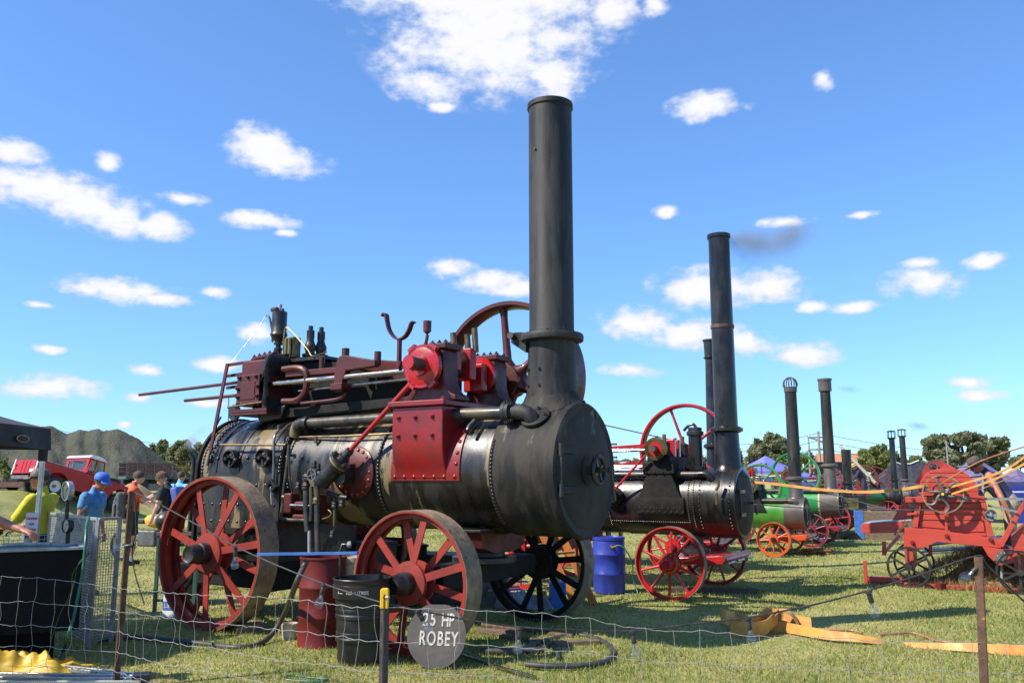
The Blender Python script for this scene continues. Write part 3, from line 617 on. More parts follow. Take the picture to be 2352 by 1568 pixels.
# cranks and big ends between the pedestals
MB().b2((SX-.12,-.30,SZ-.02), (SX+.13,-.18,SZ+.20)).to('crank_web', 'bright_red', e1, .02)
MB().b2((SX-.14,-.06,SZ-.10), (SX+.16,.06,SZ+.26)).to('crank_web', 'bright_red', e1, .02)
MB().b2((SX-.12,.20,SZ-.2), (SX+.14,.32,SZ+.12)).to('crank_web', 'bright_red', e1, .02)
be = MB().cyl((SX+.02,-.19,SZ+.14), (SX+.02,-.05,SZ+.14), .10, n=20); be.b2((SX-.15,-.17,SZ+.03), (SX+.02,-.07,SZ+.26)); be.to('big_end', 'dirty_brass', e1, .012)
for (xx, yy, h) in ((-.02,-.12,.28), (.10,-.02,.26), (.16,.04,.36)):
    MB().cyl((SX+xx,yy,SZ+.22), (SX+xx-.02,yy,SZ+.22+h*.75), .034, n=14).to('oil_cup', 'dirty_brass', e1)
MB().ring((SX,.33,SZ), (0,1,0), .08, .21, 0, .06, 32).to('crank_disc', 'bright_red', e1)
# belt fork on top
fk = MB(); pts = [V((-1.0,-.5,3.42)), V((-.99,-.5,3.36)), V((-.95,-.5,3.24)), V((-.87,-.5,3.15)), V((-.80,-.5,3.125)), V((-.72,-.5,3.15)), V((-.66,-.5,3.22)), V((-.63,-.5,3.29)), V((-.60,-.5,3.30))]
pts = [V((-1.04,-.5,3.41)), V((-1.025,-.5,3.435))] + pts; fk.ribbon(pts, (0,.07,0), .016, 4); fk.bar((-.80,-.5,2.80), (-.80,-.5,3.13), .03, .05); fk.b2((-.83,-.52,2.84), (-.77,-.27,2.89)); fk.to('belt_fork', 'maroon', e1)
# cylinder block, valve chest and motion
cb = MB().b2((-3.32,-.50,2.50), (-2.84,.50,3.08)).to('cylinder_block', 'maroon', e1, .035)
MB().prism([(-3.24,3.08),(-2.84,3.11),(-2.84,3.16),(-3.2,3.12)], (0,-.44,0), (1,0,0), (0,0,1), (0,.88,0)).to('cylinder_top', 'maroon', cb, .012)
for i in range(5): inst('bolt', BOLT, cb, (-3.2+.09*i, -.40, 3.12+.01*i), (0,0,1), 1.1)
cp_ = MB().b2((-3.33,-.545,2.50), (-2.93,-.50,2.89)).to('valve_chest_cover', 'maroon', cb, .012)
MB().b2((-3.25,-.555,2.58), (-3.00,-.54,2.80)).to('cover_panel', 'maroon', cb, .006)
for (xx, zz) in ((-3.28,2.86),(-3.13,2.86),(-2.99,2.86),(-2.96,2.74),(-2.96,2.62),(-3.28,2.53),(-3.13,2.53),(-2.99,2.53),(-3.30,2.72),(-3.30,2.62)): inst('bolt', BOLT, cb, (xx,-.545,zz), (0,-1,0), 1.15)
# flared end frame of the cylinder
MB().prism([(-2.86,3.12),(-2.78,3.12),(-2.79,3.0),(-2.83,2.88),(-2.90,2.80),(-2.93,2.74),(-2.90,2.66),(-2.82,2.58),(-2.79,2.48),(-2.78,2.40),(-2.88,2.40)], (0,-.54,0), (1,0,0), (0,0,1), (0,1.08,0)).to('cylinder_end_frame', 'black', cb, .01)
MB().prism([(-3.22,2.5),(-2.62,2.5),(-2.70,2.34),(-3.05,2.30)], (0,-.40,0), (1,0,0), (0,0,1), (0,.80,0)).to('cylinder_saddle', 'black', e1, .02)
MB().b2((-3.36,-.58,2.385), (-2.74,.52,2.42)).to('drip_tray', 'maroon', e1, .006)
MB().b2((-3.36,-.585,2.42), (-2.74,-.565,2.46)).to('drip_tray_lip', 'maroon', e1, .004)
MB().cyl((-3.40,-.60,2.49), (-2.80,-.60,2.53), .014).to('drain_rod', 'dirty_brass', e1)
gd = MB().ring((-3.47,-.42,2.44), (0,-1,0), .02, .10, 0, .03, 20); gd.cyl((-3.47,-.3,2.44), (-3.3,-.3,2.44), .02); gd.to('regulator_disc', 'black', e1)
# side frame girder (dark) and guides
MB().prism([(-2.80,3.10),(-2.30,3.04),(-1.75,2.98),(-1.1,2.90),(-.6,2.88),(-.6,2.55),(-1.6,2.45),(-2.8,2.45)], (0,-.12,0), (1,0,0), (0,0,1), (0,.55,0)).to('motion_girder', 'soot_and_shade', e1, .01)
MB().prism([(-1.55,3.0),(SX-.25,2.88),(SX-.25,2.62),(-1.55,2.86)], (0,-.30,0), (1,0,0), (0,0,1), (0,.03,0)).to('motion_plate', 'maroon', e1, .006)
MB().prism([(-2.8,2.46),(-.7,2.52),(-.7,2.44),(-2.0,2.36),(-2.8,2.36)], (0,-.34,0), (1,0,0), (0,0,1), (0,.75,0)).to('motion_tray', 'soot_and_shade', e1)
for yy in (-.46, -.05):
    MB().cyl((-2.93,yy,2.755), (-.74,yy,2.78), .036, n=18).to('guide_rod', 'steel', e1)
MB().cyl((-2.4,-.40,2.66), (-.74,-.40,2.70), .018).to('valve_rod', 'steel', e1)
MB().lathe((-2.94,-.46,2.755), (1,0,0), [(-.03,.075),(.02,.075),(.03,.06),(.1,.05),(.105,.037)], 20).to('rod_gland', 'maroon', e1)
xg = P1('Z4', 290, 740, -.46).x
MB().prism([(xg-.06,2.60),(xg-.06,2.80),(xg-.02,2.98),(xg+.02,3.02),(xg+.10,3.02),(xg+.55,2.93),(xg+.55,2.86),(xg+.12,2.84),(xg+.07,2.72),(xg+.07,2.60)], (0,-.50,0), (1,0,0), (0,0,1), (0,.09,0)).to('guide_bracket', 'maroon', e1, .012)
MB().b2((xg-.08,-.54,2.62), (xg+.10,-.38,2.70)).to('crosshead_slipper', 'maroon', e1, .01)
MB().b2((xg-.9,-.45,2.83), (xg-.03,-.28,2.90)).to('slide_bar', 'maroon', e1, .01)
MB().cyl((xg+.0,-.38,3.0), (xg+.0,-.38,3.12), .045, n=16).to('oil_cup', 'maroon', e1)
MB().cyl((xg+.42,-.30,2.94), (xg+.42,-.30,3.06), .04, n=16).to('oil_cup', 'maroon', e1)
MB().cyl((-2.14,-.30,2.92), (-2.14,-.30,3.06), .035, n=16).to('oil_cup', 'maroon', e1)
yk = MB(); yk.tube([(-2.62,-.46,2.93),(-2.38,-.46,2.93),(-2.25,-.46,2.88),(-2.22,-.46,2.76),(-2.25,-.46,2.62),(-2.38,-.46,2.54),(-2.60,-.46,2.54)], .038, 8, 5); yk.to('guide_yoke', 'maroon', e1)
MB().tube([(xg+.1,-.46,2.58),(xg-.05,-.46,2.52),(xg-.6,-.46,2.50)], .02, 8, 4).to('oil_pipe', 'maroon', e1)
# reversing lever bar, tail rods
MB().bar((-3.50,-.56,3.05), (-3.58,-.68,1.95), .05, .022, (0,1,0)).to('governor_lever', 'maroon', e1, .004)
MB().bar((-3.58,-.68,1.97), (-3.60,-.70,1.78), .022, .018, (0,1,0)).to('lever_pin', 'pipe_dark', e1)
for (z_, x_, y_, xr) in (('Z3',20,990,-3.28), ('Z3',495,1050,-3.28)):
    p = P1(z_, x_, y_, -.44); MB().cyl(p, (xr, -.44, p.z+(.06 if p.x < -5 else .02)), .021, n=12).to('tail_rod', 'maroon', e1)
lk = MB()
for zz in (3.04, 2.90, 2.75): lk.bar((-3.56,-.5,zz), (-3.30,-.46,zz+.02), .03, .035)
lk.to('lever_link', 'maroon', e1)
# governor (black pot), lubricator, safety valves
gv = P1('Z3', 1470, 540, -.12); gx0, gz0 = gv.x, 3.14
gvo = MB().lathe((gx0,-.12,gz0), (0,0,1), [(0,.05),(.1,.045),(.105,.055),(.13,.055),(.135,.035),(.17,.035),(.175,.06),(.2,.06),(.205,.045),(.22,.05),(.25,.085),(.3,.11),(.33,.10),(.34,.095),(.60,.095),(.605,.05),(.60,.04)], 28).to('governor', 'black', e1)
MB().cyl((gx0-.0,-.12,gz0+.55), (gx0,-.12,gz0+.70), .028, n=12).to('governor_stem', 'galv', gvo)
MB().b2((gx0-.10,-.20,gz0+.60),(gx0+.01,-.04,gz0+.66)).to('governor_cover', 'black', gvo, .02)
MB().tube([(gx0-.11,-.12,gz0+.22),(gx0-.13,-.12,gz0+.38),(gx0-.19,-.12,gz0+.55),(gx0-.25,-.12,gz0+.58)], .014, 8, 4).to('governor_arm', 'black', gvo)
MB().tube([(gx0-.25,-.12,gz0+.58),(gx0-.32,-.2,gz0+.38),(-3.50,-.5,3.07)], .005, 5).to('governor_cord', 'galv', gvo)
lb = MB().b2((gx0+.20,-.20,gz0-.02),(gx0+.34,-.06,gz0+.24)).to('lubricator', 'dirty_brass', e1, .01)
for xx in (.24,.30): MB().cyl((gx0+xx,-.22,gz0+.02),(gx0+xx,-.22,gz0+.22), .022, n=12).to('lubricator_glass', 'brass', lb)
MB().tube([(gx0+.18,-.2,gz0+.0),(gx0+.18,-.2,gz0+.32),(gx0+.26,-.2,gz0+.34),(gx0+.62,-.24,gz0+.06),(gx0+.75,-.26,gz0-.05),(gx0+1.05,-.34,gz0-.03)], .010, 6, 5).to('copper_pipe', 'brass', e1)
for (zx, yy) in ((1800, .06), (1912, .2)):
    p = P1('Z3', zx, 620, yy)
    sv = MB().lathe((p.x,yy,3.02), (0,0,1), [(0,.07),(.02,.07),(.03,.045),(.12,.045),(.13,.10),(.165,.10),(.17,.06),(.2,.06),(.24,.075),(.27,.075),(.30,.06),(.35,.045),(.38,.05),(.47,.05),(.475,.03),(.53,.03)], 20).to('safety_valve', 'cast_iron', e1)
MB().b2((-3.0,-.2,3.06),(-2.2,.35,3.10)).to('cylinder_deck', 'black', e1)
# long steam pipes on the boiler flank
pl_ = P1('Z3', 1790, 1290, -.48); pr_ = P1('Z4', 830, 1250, -.48)
MB().cyl((pl_.x,-.50,2.255), (-.70,-.50,2.275), .062, n=22).to('steam_pipe', 'pipe_dark', e1)
el = MB().tube([(pl_.x+.02,-.50,2.255),(pl_.x-.06,-.50,2.255),(pl_.x-.15,-.50,2.22),(pl_.x-.20,-.48,2.12)], .08, 14, 4); el.lathe((pl_.x,-.5,2.255), (1,0,0), [(-.03,.06),(-.03,.09),(.03,.09),(.03,.06)], 20); el.to('steam_elbow', 'boiler', e1)
MB().cyl((-.05,-.50,2.275), (.58,-.50,2.27), .066, n=22).to('exhaust_pipe', 'pipe_dark', e1)
pf = MB()
for xx in (.57, .615): pf.lathe((xx,-.50,2.27), (1,0,0), [(0,.06),(0,.115),(.038,.115),(.038,.06)], 26)
pf.to('pipe_flange', 'chimney', e1)
el2 = MB().tube([(.64,-.50,2.27),(.76,-.50,2.27),(.84,-.49,2.235),(.88,-.46,2.16)], .078, 16, 5).to('exhaust_elbow', 'chimney', e1)
p, q = radial(R(50), .665, .88); x_, y_, z_ = basis(q)
MB().lathe(p, q, [(0,.15),(.025,.15),(.03,.14)], 28).to('elbow_flange', 'smokebox', e1)
for dx_ in (-.115, .115): inst('bolt', BOLTK, el2, p + q*.03 + V((dx_,0,0)), q, 1.1)
inst('bolt', BOLTK, el2, p + q*.03 + q.cross(V((1,0,0)))*.11, q, 1.1)
for (xx, zz) in ((.615,2.37),(.615,2.17),(.66,2.35),(.66,2.19)): inst('bolt', BOLTK, el2, (xx,-.56,zz), (1,0,0), 1.1)
MB().tube([(.22,-.52,2.21),(.20,-.60,2.14),(.195,-.62,2.10)], .022, 8).to('drain_cock', 'pipe_dark', e1)
MB().tube([(-2.35,-.50,2.10),(-1.5,-.56,2.09),(-.75,-.56,2.10)], .013, 6).to('oil_pipe', 'dirty_brass', e1)
MB().tube([(-1.95,-.55,2.10),(-1.95,-.55,2.02)], .02).to('pipe_union', 'dirty_brass', e1)
# feed pump: round plate, slanted barrel, red rod from the eccentric
pc, pq = radial(R(-1), .63, -1.30)
pp = MB()
vs = []; nr = 40
for rr, off in ((0,.022),(.27,.02),(.29,.012),(.29,-.01)):
    for i in range(nr):
        a = 2*pi*i/nr; dx_, ds = rr*cos(a), rr*sin(a); P_, Q_ = radial(R(-1)+ds/.63, .63+off, -1.30+dx_); vs.append(P_)
pp.add(vs, [(j*nr+i, j*nr+(i+1) % nr, (j+1)*nr+(i+1) % nr, (j+1)*nr+i) for j in range(3) for i in range(nr)]).to('pump_plate', 'maroon', e1, ang=60)
for i in range(18):
    a = 2*pi*i/18; P_, Q_ = radial(R(-1)+.245*sin(a)/.63, .648, -1.30+.245*cos(a)); inst('rivet', RIVR, brl, P_, Q_, .95)
g0 = P1('Z7', 560, 560, -.82); g1 = P1('Z7', 690, 370, -.80); r0 = V((SX-.17,-.675,SZ-.17)); dv = (r0-g1).normalized()
ps = g1 - dv*.36
pb = MB().lathe(ps, dv, [(0,.07),(.02,.095),(.27,.095),(.275,.125),(.305,.125),(.31,.07),(.42,.06),(.425,.045),(.52,.045),(.525,.03)], 26).to('feed_pump', 'black', e1)
MB().lathe(ps+dv*.31, dv, [(0,.118),(.025,.118)], 26).to('pump_gasket', 'gasket', pb)
MB().lathe(ps+dv*.336, dv, [(0,.125),(.03,.125),(.035,.06)], 26).to('pump_gland', 'black', pb)
for k in range(3):
    x_, y_, z_ = basis(dv); inst('bolt', BOLTK, pb, ps+dv*.37+(x_*cos(k*2.1)+y_*sin(k*2.1))*.1, dv, 1.3)
MB().cyl(ps+dv*.42, r0, .024, .03, 14).to('pump_rod', 'bright_red', e1)
MB().cyl((-1.35,-.6,ps.z+.08), (-1.35,-.80,ps.z+.08), .09, n=16).to('pump_stand', 'black', e1)
# pump valves and pipework hanging below
vv = MB()
x0 = P1('Z7', 405, 520, -.88)
vh = MB().ring((x0.x,-.90,x0.z), (0,-1,0), .055, .07, 0, .02, 20)
for k in range(4): vh.bar((x0.x,-.91,x0.z), (x0.x+.06*cos(k*pi/2+.3),-.91,x0.z+.06*sin(k*pi/2+.3)), .014, .01, (0,1,0))
vh.to('valve_handwheel', 'grey_iron', e1)
def pipe(pts, r, mat='pipe_dark', sm=4, nm='feed_pipe', yy=-.85):
    return MB().tube([P1('Z7', a, b_, yy if len(q_) == 0 else q_[0]) for a, b_, *q_ in pts], r, 10, sm).to(nm, mat, e1)
pipe([(360,520),(330,560),(325,640),(325,900),(340,1110)], .032, 'pipe_dark', 3)
pipe([(440,520),(440,700),(440,1000),(450,1330)], .032, 'pipe_dark', 3)
pipe([(380,640),(380,900),(375,1000)], .024, 'pipe_dark', 1)
pipe([(360,1100),(360,1330)], .02, 'galv', 1)
pipe([(620,700),(625,860),(625,1090),(600,1140)], .02, 'pipe_dark', 1, yy=-.72)
pipe([(150,200),(120,480),(90,700),(80,860)], .02, 'pipe_dark', 3, yy=-.72)
pipe([(150,230),(150,500),(180,720)], .010, 'black', 3, yy=-.72)
pipe([(90,820),(75,900),(85,980),(320,995)], .024, 'pipe_dark', 4, yy=-.82)
pipe([(480,985),(560,960),(590,920),(560,885)], .010, 'dirty_brass', 4, yy=-.82)
pipe([(560,700),(650,740),(760,760)], .03, 'black', 3, yy=-.74)
for (a, b_, r_) in ((410,410,.03),(455,440,.025),(335,545,.05),(470,520,.05),(435,790,.045),(325,640,.045),(625,830,.04),(600,1140,.035),(700,820,.035),(245,630,.035)):
    p = P1('Z7', a, b_, -.85 if a < 560 else -.73); MB().lathe(p-V((0,0,.04)), (0,0,1), [(0,r_*.7),(.01,r_),(.03,r_),(.04,r_*.8),(.05,r_*1.05),(.08,r_*.75)], 8).to('pipe_fitting', 'cast_iron' if a != 435 else 'dirty_brass', e1)
ij = P1('Z7', 190, 830, -.78)
inj = MB().b2((ij.x-.10,-.84,ij.z-.10), (ij.x+.02,-.70,ij.z+.13)).b2((ij.x+.06,-.84,ij.z-.06), (ij.x+.34,-.72,ij.z+.04)).b2((ij.x+.30,-.84,ij.z-.12), (ij.x+.44,-.70,ij.z+.12)).b2((ij.x+.02,-.82,ij.z-.16), (ij.x+.40,-.72,ij.z-.10))
inj.to('water_pump', 'maroon', e1, .025)
MB().cyl((ij.x+.02,-.83,ij.z-.01), (ij.x+.32,-.83,ij.z-.01), .025, n=12).to('pump_piston', 'steel', e1)
MB().cyl((ij.x-.14,-.80,ij.z+.08), (ij.x-.04,-.80,ij.z+.08), .03, n=12).to('pump_cock', 'dirty_brass', e1)
# firebox side details: gauge pipe, tool socket, blow-off
MB().tube([P1('Z6',1345,0,-.6), P1('Z6',1340,60,-.6), P1('Z6',1300,130,-.70), P1('Z6',1295,400,-.70), P1('Z6',1285,660,-.70)], .016, 8, 4).to('blow_pipe', 'grey_iron', e1)
p = P1('Z6',1290,640,-.69); tb = MB().ring(p, (0,-1,0), .04, .09, 0, .05, 4).to('mud_door', 'black', e1)
MB().bar(p+V((0,-.03,0)), p+V((.05,-.05,-.2)), .03, .02).to('mud_door_handle', 'galv', e1)
MB().tube([P1('Z6',740,205,-.70), P1('Z6',1420,205,-.68)], .015, 8).to('handrail', 'dirty_brass', e1)
MB().tube([P1('Z3',870,1220,-.5), P1('Z3',800,1360,-.5), P1('Z3',790,1450,-.55), P1('Z3',830,1510,-.6)], .014, 8, 5).to('whistle_pipe', 'blue_paint', e1)
MB().tube([P1('Z3',950,1300,-.2), P1('Z3',955,1010,-.2)], .006, 5).to('pull_wire', 'black', e1)
MB().b2((-3.70,-.72,.98), (-2.75,-.665,1.05)).to('stay_bar', 'soot_and_shade', e1, .006)
MB().b2((-2.55,-.74,.36), (-2.40,-.60,1.05)).to('step_bracket', 'soot_and_shade', e1, .01)
# flywheel on the far side
flywheel(e1, (SX, 1.02, SZ), .97, .26, 'maroon', 6, .19, .075, .62, .15)
# wheels and axles
RW, FW, WY = .82, .66, 1.34
wheel(e1, (-2.745,-WY,RW), RW, .27, -1, 14, hubr=.125, hubl=.24, ph=.16, sw=.078, rimw=.055)
wheel(e1, (-2.745, WY,RW), RW, .27, 1, 14, hubr=.125, hubl=.24, sw=.078, rimw=.055)
MB().cyl((-2.745,-1.2,RW), (-2.745,1.2,RW), .055).to('rear_axle', 'black', e1)
wheel(e1, (0,-1.295,FW), FW, .25, -1, 12, hubr=.115, hubl=.24, ph=.30, sw=.072, rimw=.05)
wheel(e1, (0, 1.295,FW), FW, .25, 1, 12, hubr=.115, hubl=.24, ph=.1, sw=.072, rimw=.05, mat='soot_and_shade')  # far wheel near-black instead of red: shade under the boiler put into its colour
MB().cyl((0,-1.1,FW), (0,1.1,FW), .05).to('front_axle', 'soot_and_shade', e1)
MB().b2((-.12,-.9,FW-.1), (.12,.9,FW+.12)).to('axle_beam', 'soot_and_shade', e1, .02)  # beam coloured dark to stand in for the shade between the front wheels
MB().lathe((0,0,FW+.1), (0,0,1), [(0,.34),(.05,.34),(.06,.22),(.28,.22),(.3,.34),(.36,.40)], 32).to('turntable', 'black', e1)
MB().b2((-.15,-.50,1.085), (.28,.50,1.11)).to('turntable_plate', 'black', e1, .004)
MB().prism([(-.46,1.085),(-.40,.92),(-.2,.86),(.2,.86),(.40,.92),(.46,1.085)], (-.02,0,0), (0,1,0), (0,0,1), (.28,0,0)).to('boiler_cradle', 'maroon', e1, .01)
# ---------------------------------------------------------------- lettering
def text(s, size, mat, parent, mtx, name='lettering', bold=.0, ext=.0015, shear=0, space=1, sx=1.0):
    cu = bpy.data.curves.new(name, 'FONT'); cu.body = s; cu.size = size; cu.align_x = 'CENTER'; cu.align_y = 'CENTER'; cu.extrude = ext; cu.offset = bold; cu.shear = shear; cu.space_character = space
    o = bpy.data.objects.new(name, cu); COL.objects.link(o); dg = bpy.context.evaluated_depsgraph_get(); me = bpy.data.meshes.new_from_object(o.evaluated_get(dg)); bpy.data.objects.remove(o)
    me.materials.clear(); me.materials.append(MATS[mat]); q = bpy.data.objects.new(name, me); COL.objects.link(q); q.parent = parent; q.matrix_local = mtx @ Matrix.Diagonal((sx,1,1,1)); return q
def face_mtx(o, right, up):
    r = V(right).normalized(); u = V(up).normalized(); n = r.cross(u)
    m = Matrix((r, u, n)).transposed().to_4x4(); m.translation = V(o); return m

# ---------------------------------------------------------------- things round the big engine
p = G(736, 1484); rd = thing('oil_drum', 'open red steel drum catching water under the engine pump', 'drum', p, .4)
prof = [(0,.222),(.012,.228),(.02,.222),(.27,.222),(.285,.232),(.30,.232),(.315,.222),(.55,.222),(.565,.232),(.58,.232),(.595,.222),(.83,.222),(.84,.231),(.852,.231),(.858,.222),(.855,.212),(.02,.212),(.02,.001)]
MB().lathe((0,0,0), (0,0,1), prof, 44).to('drum_body', 'drum_red', rd)
MB().lathe((0,0,.74), (0,0,1), [(0,.2115),(.004,.2115),(.004,.001)], 36, cap=False).to('water', 'soot_and_shade', rd)
p = G(826, 1521); bn = thing('plastic_bin', 'tapered black plastic bin standing in front of the red drum', 'bin', p)
prof = [(0,.17),(.012,.19),(.03,.194),(.19,.206),(.20,.217),(.225,.219),(.235,.210),(.25,.209),(.255,.217),(.275,.217),(.28,.212),(.39,.218),(.40,.229),(.425,.231),(.435,.222),(.45,.222),(.455,.229),(.475,.23),(.48,.224),(.565,.231),(.57,.252),(.68,.258),(.685,.249),(.715,.252),(.73,.262),(.738,.258),(.735,.243),(.60,.235),(.02,.18),(.02,.001)]
bo = MB().lathe((0,0,0), (0,0,1), prof, 48).to('bin_body', 'bin_black', bn)
for i, (s, a) in enumerate((('100', -106), ('LITRES', -80))):
    n = V((cos(R(a)), sin(R(a)), 0)); text(s, .042, 'chalk', bn, face_mtx(n*.256 + V((0,0,.628)), V((-n.y, n.x, 0)), (0,0,1)))
n = V((cos(R(-125)), sin(R(-125)), 0)); MB().box(n*.257+V((0,0,.622)), (.045,.002,.005), (0,0,R(-35))).box(n*.257+V((-.02,-.0,.63)), (.005,.002,.02), (0,0,R(-35))).to('arrow_mark', 'chalk', bn)
# round sign leaning on the wheel
p = G(998, 1534); sg = thing('round_sign', 'round grey steel sign reading 25 HP ROBEY leaning on wheel', 'sign', p + V((0,0,-.006)), rot=(R(-14), 0, R(-6)))
poly = [(.262*cos(2*pi*i/48), .275+.275*sin(2*pi*i/48)) for i in range(48)]
poly = [(a, min(b_, .535)) for a, b_ in poly]
MB().prism(poly, (0,0,0), (1,0,0), (0,0,1), (0,.008,0)).to('sign_plate', 'sign_grey', sg)
text('25', .155, 'chalk', sg, face_mtx((-.07,-.003,.405), (1,0,-.02), (0,0,1)), bold=.003, space=1.25, sx=.68)
text('HP', .155, 'chalk', sg, face_mtx((.095,-.003,.40), (1,0,-.02), (0,0,1)), bold=.003, space=.92, sx=.62)
text('ROBEY', .165, 'chalk', sg, face_mtx((.02,-.003,.245), (1,0,-.03), (0,0,1)), bold=.003, space=1.2, sx=.60)
p = G(802, 1472); bk = thing('paint_pail', 'cream plastic pail tucked behind the black bin', 'pail', p)
MB().lathe((0,0,0), (0,0,1), [(0,.10),(.005,.11),(.40,.125),(.41,.137),(.46,.137),(.465,.142),(.50,.142),(.405,.13),(.39,.12),(.02,.1)], 32).to('pail_body', 'cream', bk)
for k in range(2): MB().ring((0,0,.45+.05*k+.1), (0,0,1), .13, .142, 0, .03, 30).to('stacked_rim', 'cream', bk)
MB().lathe((0,0,.57), (0,0,1), [(0,.12),(.20,.13),(.21,.14),(.26,.14),(.265,.128),(.05,.12)], 32).to('upper_pail', 'cream', bk)
p = A(778, 1480, 8.0); p.z = 0; st = thing('standpipe', 'thin black standpipe with a tap elbow behind black bin', 'pipe', (p.x,p.y,0))
q = A(787, 1250, p.y) - V((p.x,p.y,0)); q.y = 0
MB().tube([(0,0,-.02),(.01,0,.3),(q.x-.02,0,q.z-.06),(q.x,0,q.z),(q.x+.05,0,q.z)], .016, 10).to('pipe_body', 'black', st)
MB().lathe((0,0,.26), (0,0,1), [(0,.015),(.01,.024),(.05,.024),(.06,.015)], 10).to('pipe_joint', 'dirty_brass', st); MB().lathe((q.x+.04,0,q.z), (1,0,0), [(0,.016),(.01,.03),(.035,.03),(.04,.018)], 8).to('tap_nut', 'galv', st)
a, b_ = A(593, 1272, 8.05), A(822, 1269, 7.85)
bb = MB().bar(a, b_, .05, .022).to('blue_bar', 'blue_paint'); tag(bb, 'long blue painted timber bar lying across the red drum', 'bar')
def hose(name, label, pts, r, mat, cat='hose', sm=6):
    o = MB().tube(pts, r, 10, sm).to(name, mat); tag(o, label, cat); return o
hose('water_hose', 'thick black hose curving from the red drum to the grass', [A(705,1285,8.0), A(698,1300,7.98), A(680,1340,7.9), G(655,1405,.30), G(625,1455,.08), G(590,1480,.03), G(540,1486,.025), G(470,1478,.02), G(380,1468,.02), G(300,1462,.02), G(228,1470,.02)], .026, 'hose')
Y2P = [(640,1255),(760,1215),(920,1165),(1150,1125),(1330,1150),(1450,1210),(1500,1285),(1440,1365),(1280,1398),(1050,1410),(850,1405),(700,1392)]
hose('coiled_hose', 'brown rubber hose looped on the grass before the engine', [G(*D('Y2',a,b_), .03) for a, b_ in Y2P], .024, 'hose')
hose('feed_hose', 'straight brown rubber hose lying under the front axle', [G(*D('Y2',a,b_), .03) for a, b_ in ((280,1270),(450,1275),(640,1270),(860,1262))], .03, 'hose')
hose('bent_hose', 'short brown hose ending in a downward hook on grass', [G(*D('Y2',a,b_), .03) for a, b_ in ((460,1135),(700,1180),(860,1195),(940,1235),(990,1300),(1000,1340))], .018, 'hose')
for (lab, pts, r) in (('pale steel rod lying on grass near the round sign', ((110,1310),(420,1410),(790,1512)), .014), ('long rusty pipe lying under the far front wheel', ((300,1030),(700,1085),(1130,1140)), .03), ('thin dark rod lying beside the rusty pipe', ((280,1095),(620,1150),(900,1180)), .018)):
    o = MB().tube([G(*D('Y2',a,b_), r) for a, b_ in pts], r, 10).to('pipe_length', 'steel' if r == .014 else 'picket_rust'); tag(o, lab, 'pipe')
a, b_ = G(*D('Y2',950,1205), .03), G(*D('Y2',1370,1190), .03); tag(MB().bar(a, b_, .1, .05).to('timber_plank', 'timber', None, .004), 'short weathered plank lying inside the hose loop', 'plank')
a, b_ = G(*D('Y2',250,1080), .03), G(*D('Y2',640,1110), .03); tag(MB().bar(a, b_, .09, .05).to('timber_plank', 'timber', None, .004), 'weathered plank lying against the near front wheel', 'plank')
for (lab, u, v) in (('rough timber chock under the near rear wheel', 572, 1452), ('rough timber chock under the firebox ashpan', 668, 1455)):
    g = G(u, v); tag(MB().box(g+V((0,0,.05)), (.28,.14,.1), (0,0,.5)).to('wheel_chock', 'timber', None, .008), lab, 'chock')
tag(MB().lathe(G(*D('Y1',140,1135)), (0,0,1), [(0,.06),(.005,.07),(.16,.085),(.165,.08),(.02,.06)], 20).to('small_tub', 'cream'), 'small dirty plastic tub on grass beside red drum', 'tub')
# white and blue sack behind the rear wheel
p = G(390, 1420); sk = thing('paper_sack', 'white and blue paper sack reading Lite behind the rear wheel', 'sack', p, R(-14))
MB().b2((-.085,-.04,0), (.085,.05,.40)).to('sack_body', 'white', sk, .02)
MB().b2((-.075,-.0425,.10), (.07,-.041,.20)).to('print_panel', 'print_blue', sk); text('Lite', .075, 'white', sk, face_mtx((.0,-.0445,.15), (1,0,0), (0,0,1))); MB().b2((-.075,-.0425,.31), (.07,-.041,.335)).to('print_band', 'print_red', sk)
# blue barrel by the second engine
p = G(1400, 1361); br_ = thing('plastic_barrel', 'blue plastic barrel with brass tap beside the second engine', 'barrel', p)
MB().lathe((0,0,0), (0,0,1), [(0,.20),(.02,.225),(.26,.235),(.27,.242),(.285,.242),(.295,.235),(.53,.235),(.54,.242),(.555,.242),(.565,.235),(.72,.23),(.745,.222),(.75,.235),(.79,.235),(.795,.222),(.78,.215),(.7,.21)], 44).to('barrel_body', 'blue_plastic', br_)
MB().lathe((.03,0,.73), (0,0,1), [(0,.205),(.035,.08),(.04,.001)], 30, cap=False).to('barrel_float', 'bright_red', br_)
tp = V((.02,-.226,.66)); MB().lathe(tp, (0,-1,0), [(0,.03),(.012,.03),(.02,.014),(.07,.014)], 16).cyl(tp+V((0,-.06,0)), tp+V((.08,-.07,.03)), .013).to('tap', 'brass', br_)
hose('garden_hose', 'thin green hose running from the blue barrel tap to ground', [p+tp+V((.08,-.07,.03)), p+tp+V((.16,-.1,.0)), p+tp+V((.27,-.1,-.2)), p+V((.32,-.2,.2)), p+V((.36,-.3,.02)), p+V((.2,-.2,.015))], .009, 'green_hose')
a1 = [(880,262,1135,800), (1052,262,1215,608)]
tr = thing('wooden_trestle', 'orange painted timber trestle behind the far front wheel', 'trestle', G(1320, 1380))
o0 = tr.location.copy()
for (lab, q0, q1, yy) in ((1, D('Y2',880,262), D('Y2',1140,810), 11.2), (2, D('Y2',1052,262), D('Y2',1330,850), 11.6)):
    A0, A1 = A(*q0, yy), G(*q1); A0 = A(*q0, A1.y+.15); MB().bar(A0-o0 + (A0-A1)*.25, A1-o0, .10, .05, (0,1,0)).to('trestle_leg', 'orange_wood', tr, .006)
